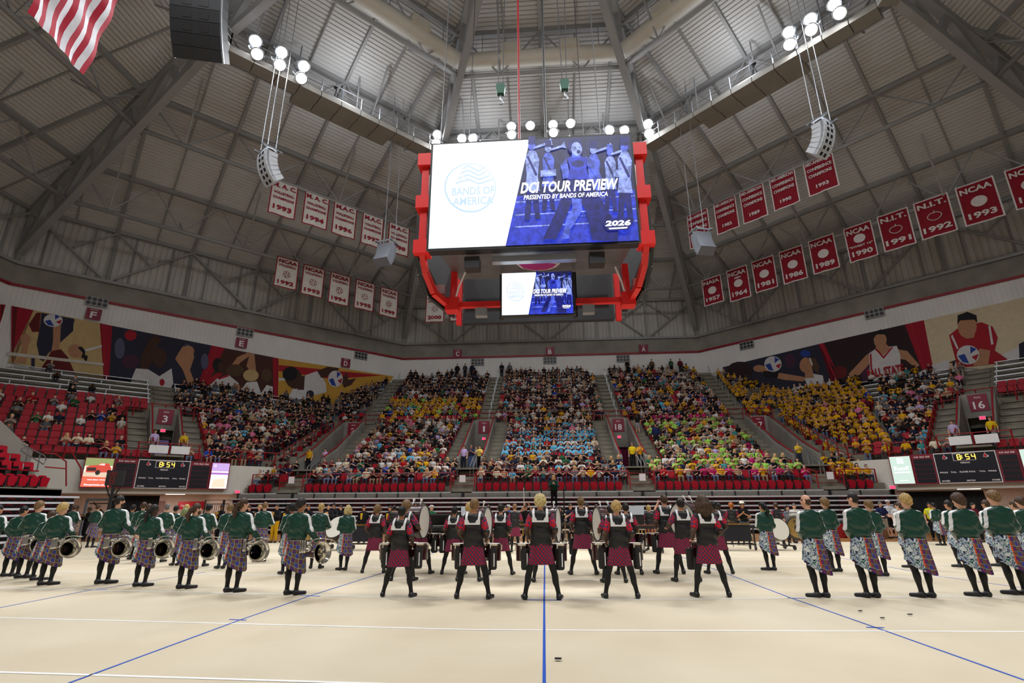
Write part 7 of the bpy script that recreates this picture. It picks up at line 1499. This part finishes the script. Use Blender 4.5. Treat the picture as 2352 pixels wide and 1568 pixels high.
seven(bx, '8', -.09, 2.95, .3, MT['dim_red_digit'], -.14)
# spotlight operators' stands on the catwalk
for sd, x, y, w in (('northwest', 775, 185, 'white'), ('northeast', 1725, 120, 'red')):
    p = on_facet(sd, x, y, 20.6); p.z = CWZ+.24; r = empty('follow_spot', p, facing(sd)); tag(r, f'black follow spot on a tripod on the catwalk over the {w} banners', 'spotlight', 'follow spots'); m = MB(); m.tube([(0, 0, 1.0), (0, 0, 1.3)], .05, 6)
    for k in range(3): t = 2*pi*k/3; m.tube([(0, 0, 1.1), (.3*cos(t), .3*sin(t), 0)], .025, 5)
    m.build('tripod', blackm, r); m = MB(); m.lathe([(.1, -.35), (.12, -.3), (.12, .25), (.16, .35)], 12, mat=Matrix.Rotation(radians(110), 3, 'X')); m.v = [(v[0], v[1], v[2]+1.45) for v in m.v]; m.build('lamp_body', blackp, r)
# red bins and boxes by the drape
for k, (x, y) in enumerate(((1932, 1234), (1948, 1234))):
    r = empty('waste_bin', G(x, y)); tag(r, 'red waste bin with dark liner before the bleacher, '+['nearer the balding performer', 'nearer the tallest performer'][k], 'bin', 'red waste bins'); m = MB(); m.lathe([(.22, 0), (.28, .75)], 14); m.build('bin_body', redpaint, r); m = MB(); m.lathe([(.29, .68), (.3, .78), (.25, .84), (.1, .8)], 14); m.build('liner', blackp, r)
r = empty('storage_box', G(2015, 1236)); tag(r, 'white storage box on a wooden crate beside the navy polo man', 'box'); m = MB(); m.box((0, 0, .65), (.6, .5, .4)); m.build('white_box', whitem, r); m = MB(); m.box((0, 0, .22), (.75, .6, .44)); m.build('crate', mat('crate_wood', srgb(120, 84, 54), .7, var=.15), r)

# standing figures along the top of the north stand
for k, (x, c) in enumerate(((-10.4, 'black'), (-9.5, 'charcoal'), (-8.7, 'navy'), (-5.3, 'black'), (-4.4, 'grey'), (8.8, 'black'), (11.5, 'brown'), (13.6, 'green'), (14.6, 'dark red'))):
    col = dict(black=(22, 22, 26), charcoal=(52, 52, 58), navy=(26, 34, 62), grey=(96, 96, 100), brown=(92, 70, 54), green=(46, 84, 60)).get(c, (96, 24, 34))
    person((x, 40.35, UP_ROWS[-1][1]+.01), pi, 'long', 'folded' if k % 2 else 'stand', f'standing spectator in {c} against the white top wall below letter '+('C' if x < 0 else 'A'), 'short', 'dark', 'tan' if k % 3 else 'fair', 1.72, 'people standing at the top wall', srgb(*col), srgb(24, 26, 34))
# parapet and railings at the far end stand
m = MB(); pp = [onp(x, y, (-1, 0, 0), 27.2) for x, y in ((-60, 905), (4, 968), (76, 1036), (70, 1062), (0, 1062), (-60, 1062))]; m.prism(pp, (-.3, 0, 0)); tag(m.build('wall_parapet_west', concrete), kind='structure')
m = MB(); m.tube([onp(x, y, (-1, 0, 0), 26.4) for x, y in ((58, 1078), (64, 1026), (50, 1030), (48, 1034), (100, 1066), (106, 1055), (102, 1046), (55, 1022))], .03, 6); m.tube([onp(x, y, (-1, 0, 0), 26.4) for x, y in ((92, 1045), (84, 1084))], .03, 6); o = m.build('steel_handrail', galv); tag(o, 'bright steel handrail beside the concrete parapet of the end stand', 'handrail')
for k, px_ in enumerate((((100, 1040), (128, 1042), (152, 1060), (152, 1116)), ((104, 1072), (152, 1076)), ((160, 1030), (186, 1075), (186, 1098)))):
    m = MB(); m.tube([onp(x, y, (-1, 0, 0), 25.2) for x, y in px_], .035, 6); o = m.build('end_railing', redrail); tag(o, ['tall red end railing hoop beside the truck advert', 'short level red rail below the red end hoop', 'raking red rail dropping to the truck advert'][k], 'railing', 'red railings of the end stand')
# ------------------------------------------------------------------ the crowd
SEATED = {   # three seated poses: elbow and wrist of each arm
 'lap': dict(eR=(.27, .06, .74), wR=(.10, .30, .66), eL=(-.27, .06, .74), wL=(-.10, .30, .66)),
 'clap': dict(eR=(.27, .12, .76), wR=(.05, .27, .92), eL=(-.27, .12, .76), wL=(-.05, .27, .90)),
 'lean': dict(eR=(.24, .22, .66), wR=(.06, .40, .78), eL=(-.27, .14, .70), wL=(-.08, .36, .64)),
}
def seated_mesh(pose, hair, legcol, skin, hairc):
    p = SEATED[pose]; ly = .06 if pose == 'lean' else 0.0; h = .036
    body = [('e', (0, 0, .52), (.18, .14, .12)), ('e', (0, .02+ly*.4, .70), (.17, .125, .2)), ('e', (0, .02+ly*.7, .86), (.19, .125, .15)), ('c', (-.15, ly, .98), (.15, ly, .98), .065, .065)]
    arms = []
    for s, e, w in ((1, p['eR'], p['wR']), (-1, p['eL'], p['wL'])): arms += [('c', (s*.19, ly, .97), e, .06, .048), ('c', e, w, .045, .045)]
    head = [('c', (0, ly, 1.0), (0, .02+ly, 1.1), .055, .05), ('e', (0, .03+ly*1.2, 1.2), (.085, .1, .12))]
    legs = []
    for s in (-1, 1): legs += [('c', (s*.09, .04, .52), (s*.13, .44, .53), .09, .07), ('c', (s*.13, .44, .53), (s*.12, .42, .08), .065, .05), ('c', (s*.12, .42, .06), (s*.14, .54, .05), .05, .04)]
    V, Q = nets(body+arms+head+legs, h, .035, 0, None, None, .08)
    fields = [sdf(x, V[:, 0], V[:, 1], V[:, 2], .02) for x in (body+[arms[0], arms[2]], [arms[1], arms[3]]+head, legs)]
    hp = [('e', (0, .015+ly*1.2, 1.225), (.098, .108, .112))]
    if hair == 'long': hp += [('c', (s*.06, -.03+ly, 1.15), (s*.09, -.02+ly, .95), .06, .04) for s in (-1, 1)]
    hv, hq = nets(hp, .03, .02, .012, lambda X, Y, Z: np.where(Z > 1.26, -1.0, Y-.045-ly*1.2), None, .06)
    vm = np.argmin(np.stack(fields), 0); qm = np.array([np.bincount(r, minlength=3).argmax() for r in vm[Q]])
    Q2 = np.concatenate([Q, hq+len(V)]); V2 = np.concatenate([V, hv]); mi = np.concatenate([qm, np.full(len(hq), 3)])
    me = np_mesh('spectator', V2, Q2, [CLOTH, mat('crowd_skin_'+skin, SKINS[skin], .6), mat('crowd_legs_%d' % legcol, [srgb(36, 42, 66), srgb(26, 26, 30), srgb(150, 130, 106), srgb(96, 110, 140)][legcol], .8), mat('crowd_hair_'+hairc, HAIRC[hairc], .7)], midx=mi); return me
TEMPL = {}
for pz in SEATED:
    for i, (hr, lg, sk, hc) in enumerate((('short', 0, 'fair', 'brown'), ('long', 1, 'fair', 'dark'), ('short', 2, 'tan', 'black'), ('long', 3, 'fair', 'blond'), ('short', 1, 'brown', 'black'), ('short', 3, 'fair', 'grey'))):
        TEMPL[(pz, i)] = (seated_mesh(pz, hr, lg, sk, hc), hr, hc)
COLS = dict(black=(22, 22, 26), navy=(28, 34, 62), grey=(110, 110, 114), white=(216, 214, 210), maroon=(104, 20, 40), red=(176, 26, 36), pink=(222, 120, 160), magenta=(196, 30, 110), lilac=(178, 160, 206), royal_blue=(30, 74, 180), light_blue=(96, 180, 220), teal=(60, 140, 140), lime=(160, 214, 90), green=(40, 100, 64), yellow=(224, 168, 20), orange=(214, 100, 40), tan=(176, 150, 120), cream=(214, 204, 176))
MIX = ['black']*15+['navy']*6+['grey']*7+['white']*7+['maroon']*2+['red', 'pink', 'lilac', 'royal_blue', 'light_blue', 'teal', 'green', 'yellow', 'tan', 'tan', 'cream']
def pick(sec, row, u):
    r = random.random()
    if sec == 'N_mid_lo': return 'light_blue' if (5 <= row <= 10 and r < .55) or r < .12 else random.choice(MIX)
    if sec == 'N_left_up': return ('yellow' if r < .72 else 'lime' if r < .84 else random.choice(MIX)) if row <= 4 and not (row == 1 and r < .3) else random.choice(MIX[:24] if row > 6 else MIX)
    if sec == 'N_right_lo': return 'lime' if (r < .32 and 2 <= row <= 13) else 'magenta' if r < .36 else 'yellow' if r < .42 else random.choice(MIX)
    if sec == 'N_right_up': return 'yellow' if r < .08 else random.choice(MIX)
    if sec == 'NE_in': return 'yellow' if r < .86 else random.choice(MIX)
    if sec == 'NE_mid': return ('light_blue' if r < .35 else random.choice(MIX)) if row < 4 else random.choice(MIX+['yellow']*4)
    if sec == 'N_left_lo': return 'yellow' if r < .07 else 'lilac' if r < .09 else random.choice(MIX+['white']*3)
    return random.choice(MIX[:26] if row > 9 else MIX)
spots = []       # (x, y, z, rz, section, row, fraction along the row)
def add_row(sd, t0, t1, n, z, sec, row, occ, step=.51):
    k = int((t1-t0)/step)
    for i in range(k):
        t = t0+(i+.5)*(t1-t0)/k; p = P(sd, t, n+.42, z)
        spots.append((p.x, p.y, p.z, facing(sd)+pi, sec, row, (i+.5)/k, random.random() < occ))
for i, (y, z) in enumerate(LO_ROWS):
    if i == 0: continue
    g = 2.15 if i >= 4 else .8
    add_row('north', -20.6, -17.5-g, y, z, 'N_far_left', i, .85); add_row('north', -17.5+g, -5.8-g, y, z, 'N_left_lo', i, .93); add_row('north', -5.8+g, 5.8-g, y, z, 'N_mid_lo', i, .94); add_row('north', 5.8+g, 17.5-g, y, z, 'N_right_lo', i, .94); add_row('north', 17.5+g, 20.6, y, z, 'NE_in', i, .95)
for j, (y, z) in enumerate(UP_ROWS):
    e = up_xend(y, z); o = .95 if j < 10 else (.8 if j == 10 else .55)
    if j == 0: o = .3
    add_row('north', -e+.3, -17.9, y, z, 'NW_in', j+8, .82 if j < 10 else .25); add_row('north', -16.1, -6.6, y, z, 'N_left_up', j, o); add_row('north', -5.0, 5.0, y, z, 'N_mid_up', j, .96 if j < 11 else .7); add_row('north', 6.6, 16.1, y, z, 'N_right_up', j, .95 if j < 11 else .7); add_row('north', 17.9, e-.3, y, z, 'NE_in', j+8, .9)
for i, (n, z) in enumerate(CO_ROWS):
    te = (n-sqrt(2)*20.2) if n < 35 else max(n-sqrt(2)*20.2, (30.6+(z-8.7)/.70)*sqrt(2)-n)
    g = 2.3 if 1 <= i <= 7 else .9
    add_row('northwest', -6.3+g, te-.3, n, z, 'NW_in', i, .93 if i < 12 else .45)
    d = .32 if i < 3 else (.30 if i < 8 else .10)
    add_row('northwest', -6.3-g-7, -6.3-g, n, z, 'NW_out', i, d if i < 10 else .04); add_row('northwest', -min(22, 56.3-n-.6), -6.3-g-7, n, z, 'NW_out', i, .05 if i < 10 else 0)
    sp = (te-.3-(-6.3+g)); a = 6.3-g
    # mirrored corner: a gap of steps splits the yellow block from the mixed block
    add_row('northeast', -te+.3, -te+.3+sp*.56, n, z, 'NE_in', i, .95); add_row('northeast', -te+.3+sp*.60, 6.3-g, n, z, 'NE_mid', i, .92 if i < 12 else .6)
    add_row('northeast', 6.3+g, min(20, 56.3-n-.6), n, z, 'NE_out', i, .35 if i < 6 else .08)
cam2 = np.array(CAMP)
def px(p):
    d = Vector(p)-CAMP; zz = d.dot(FW); return 1176+FPX*d.dot(RT)/zz, 784-FPX*d.dot(UP)/zz
vis = [s for s in spots if -20 < px(s[:3])[0] < 2372]
occ = [s for s in vis if s[7]]; emp = [s for s in vis if not s[7]]
occ.sort(key=lambda s: (s[0]-CAMP.x)**2+(s[1]-CAMP.y)**2); emp.sort(key=lambda s: (s[0]-CAMP.x)**2+(s[1]-CAMP.y)**2)
WHERE = dict(N_far_left='beside the truck advert corner', N_left_lo='between gates two and one', N_mid_lo='between gates one and eighteen', N_right_lo='between gates eighteen and seventeen', NE_in='in the yellow shirted block', NW_in='left of gate two', NW_out='outside sign three', NE_mid='by sign sixteen', NE_out='beyond sign sixteen', N_left_up='on the upper tier over gates two and one', N_mid_up='on the upper tier', N_right_up='on the upper tier over gate eighteen')
ORD = ['front', 'second', 'third', 'fourth', 'fifth', 'sixth', 'seventh', 'eighth', 'ninth', 'tenth', 'eleventh', 'twelfth', 'thirteenth', 'fourteenth', 'fifteenth']
DOING = dict(lap='hands resting', clap='clapping', lean='leaning forward')
NIND = 300
for s in occ[:NIND]:
    c = pick(s[4], s[5], s[6]); pz = random.choice(['lap', 'clap', 'clap', 'lean']); i = random.randrange(6); me, hr, hc = TEMPL[(pz, i)]
    o = obj_from(me, 'spectator', None, (s[0], s[1], s[2]-.02), s[3]+random.uniform(-.15, .15)); k = random.uniform(.88, .98); o.scale = (k, k, k)
    col = np.array(srgb(*COLS[c]))*random.uniform(.85, 1.15); o.color = (*np.clip(col, 0, 1), 1)
    tag(o, f"{c.replace('_', ' ')} shirted spectator, {'long' if hr == 'long' else 'short'} {hc} hair, {DOING[pz]}, {ORD[min(s[5], 14)]} row {WHERE[s[4]]}", 'person', 'spectators '+WHERE[s[4]])
# the rest of the crowd: one object, each figure a small modelled body
def low_figure(pose):
    m = MB(); E_ = []
    def ring(c, rx, ry, n=6): return [(c[0]+rx*cos(2*pi*k/n), c[1]+ry*sin(2*pi*k/n), c[2]) for k in range(n)]
    def loft(rs, cat):
        k = len(m.v); n = len(rs[0])
        for r in rs: m.v += r
        for a in range(len(rs)-1):
            for j in range(n): m.f.append((k+a*n+j, k+a*n+(j+1) % n, k+(a+1)*n+(j+1) % n, k+(a+1)*n+j)); m.m.append(cat)
        m.f.append(tuple(k+(len(rs)-1)*n+j for j in range(n))); m.m.append(cat)
    p = SEATED[pose]; ly = .05 if pose == 'lean' else 0
    loft([ring((0, 0, .42), .19, .15), ring((0, .02, .62), .18, .13), ring((0, .02+ly, .88), .22, .13), ring((0, .01+ly, 1.02), .15, .1), ring((0, .01+ly, 1.06), .06, .06)], 0)
    loft([ring((0, .02+ly, 1.04), .05, .05), ring((0, .035+ly, 1.12), .075, .08), ring((0, .035+ly, 1.2), .09, .1), ring((0, .03+ly, 1.27), .08, .09)], 1)
    loft([ring((0, -.015+ly, 1.12), .085, .075), ring((0, .0+ly, 1.22), .102, .1), ring((0, .015+ly, 1.29), .09, .1), ring((0, .015+ly, 1.33), .045, .05)], 3)
    for s, e, w in ((1, p['eR'], p['wR']), (-1, p['eL'], p['wL'])):
        k = len(m.v); m.tube([(s*.2, ly, .98), e], [.062, .05], 4, m=0); m.tube([e, w], [.045, .05], 4, m=1)
        m.tube([(s*.09, .02, .5), (s*.13, .45, .52), (s*.12, .43, .02)], [.095, .075, .055], 4, m=2)
    return np.array(m.v), m.f, m.m
LOW = {k: low_figure(k) for k in SEATED}
AV, AF, AC = [], [], []; off = 0
PANTS = [srgb(36, 42, 66), srgb(24, 24, 28), srgb(150, 130, 106), srgb(96, 110, 140), srgb(60, 60, 64)]
for s in occ[NIND:]:
    V, Fs, ms = LOW[random.choice(['lap', 'clap', 'clap', 'lean'])]; k = random.uniform(.82, .95); a = s[3]+random.uniform(-.25, .25)
    R_ = np.array([[cos(a), sin(a), 0], [-sin(a), cos(a), 0], [0, 0, 1]])*k; AV.append(V @ R_+np.array([s[0]+random.uniform(-.05, .05), s[1], s[2]]))
    c = np.array(srgb(*COLS[pick(s[4], s[5], s[6])]))*random.uniform(.6, 1.05)
    cols = [c, random.choice([SKINS['fair']]*4+[SKINS['tan']]*3+[SKINS['brown'], SKINS['dark']]), random.choice(PANTS), random.choice([HAIRC['brown']]*3+[HAIRC['dark']]*4+[HAIRC['black']]*3+[HAIRC['blond'], HAIRC['grey'], HAIRC['sandy']])]
    AF += [tuple(i+off for i in f) for f in Fs]; AC += [(*cols[q], 1) for q in ms]; off += len(V)
def face_colour_mesh(name, V, F_, C_, material):
    me = bpy.data.meshes.new(name); me.from_pydata(np.concatenate(V).tolist(), [], F_); me.materials.append(material)
    at = me.color_attributes.new('tone', 'FLOAT_COLOR', 'CORNER'); lt = np.empty(len(me.polygons), 'i'); me.polygons.foreach_get('loop_total', lt)
    at.data.foreach_set('color', np.repeat(np.array(C_, 'f'), lt, axis=0).ravel()); return me
nt = NT('crowd_cloth_and_skin', .8, .2); ca = nt.t.nodes.new('ShaderNodeVertexColor'); ca.layer_name = 'tone'; nt.out(ca.outputs[0])
o = obj_from(face_colour_mesh('crowd', AV, AF, AC, nt.m), 'crowd'); tag(o, 'dense crowd of seated spectators filling the stands above the front rows', 'crowd', kind='stuff')
# empty stadium seats: the largest as things, the rest as one object
sv = np.array(SV); cols = {0: srgb(150, 6, 28), 1: (.02, .02, .022)}
benchrow = lambda s: (s[4] in ('N_left_up', 'N_mid_up', 'N_right_up') and s[5] >= 7) or (s[4] in ('NW_in', 'NE_in') and s[5] >= 15) or (s[4].startswith(('NW', 'NE')) and s[5] >= 10 and s[5] < 15)
seats_e = [s for s in emp if not benchrow(s)]
NS = 300-NSEAT[0]
for s in seats_e[:NS]:
    o = obj_from(STADIUM_SEAT, 'stadium_seat', None, (s[0], s[1]+.0, s[2]), s[3]+pi); tag(o, f'empty red stadium seat, {ORD[min(s[5], 14)]} row {WHERE[s[4]]}', 'seat', 'empty red seats '+WHERE[s[4]])
AV, AF, AC = [], [], []; off = 0
for s in seats_e[NS:]+[q for q in occ[NIND:] if random.random() < .0]:
    a = s[3]+pi; R_ = np.array([[cos(a), sin(a), 0], [-sin(a), cos(a), 0], [0, 0, 1]]); AV.append(sv @ R_+np.array(s[:3])); AF += [tuple(i+off for i in f) for f in SF]; AC += [(*cols[q], 1) for q in SM]; off += len(sv)
for s in [q for q in occ if not benchrow(q)]:       # backs of the occupied seats
    a = s[3]+pi; R_ = np.array([[cos(a), sin(a), 0], [-sin(a), cos(a), 0], [0, 0, 1]]); AV.append(sv[:12] @ R_+np.array(s[:3])+R_.T[:, 1]*.0+np.array([0, 0, -.12])); AF += [tuple(i+off for i in f) for f in SF[:8]]; AC += [(*cols[0], 1)]*8; off += 12
nt = NT('red_seat_rows', .6, .15); ca = nt.t.nodes.new('ShaderNodeVertexColor'); ca.layer_name = 'tone'; nt.out(ca.outputs[0])
o = obj_from(face_colour_mesh('seat_rows', AV, AF, AC, nt.m), 'seat_rows'); tag(o, 'rows of red stadium seats behind and between the spectators', 'seats', kind='stuff')
# row of empties in the low end stand on the far left
for i in range(1, 5):
    for k in range(14):
        o = obj_from(STADIUM_SEAT, 'stadium_seat', None, (-24.45-.82*i, 7.4-.55*k, 2.55+.413*i), pi/2); tag(o, f'empty red stadium seat, {ORD[i]} row of the end stand by the truck advert', 'seat', 'empty red seats of the end stand')
finish_text()
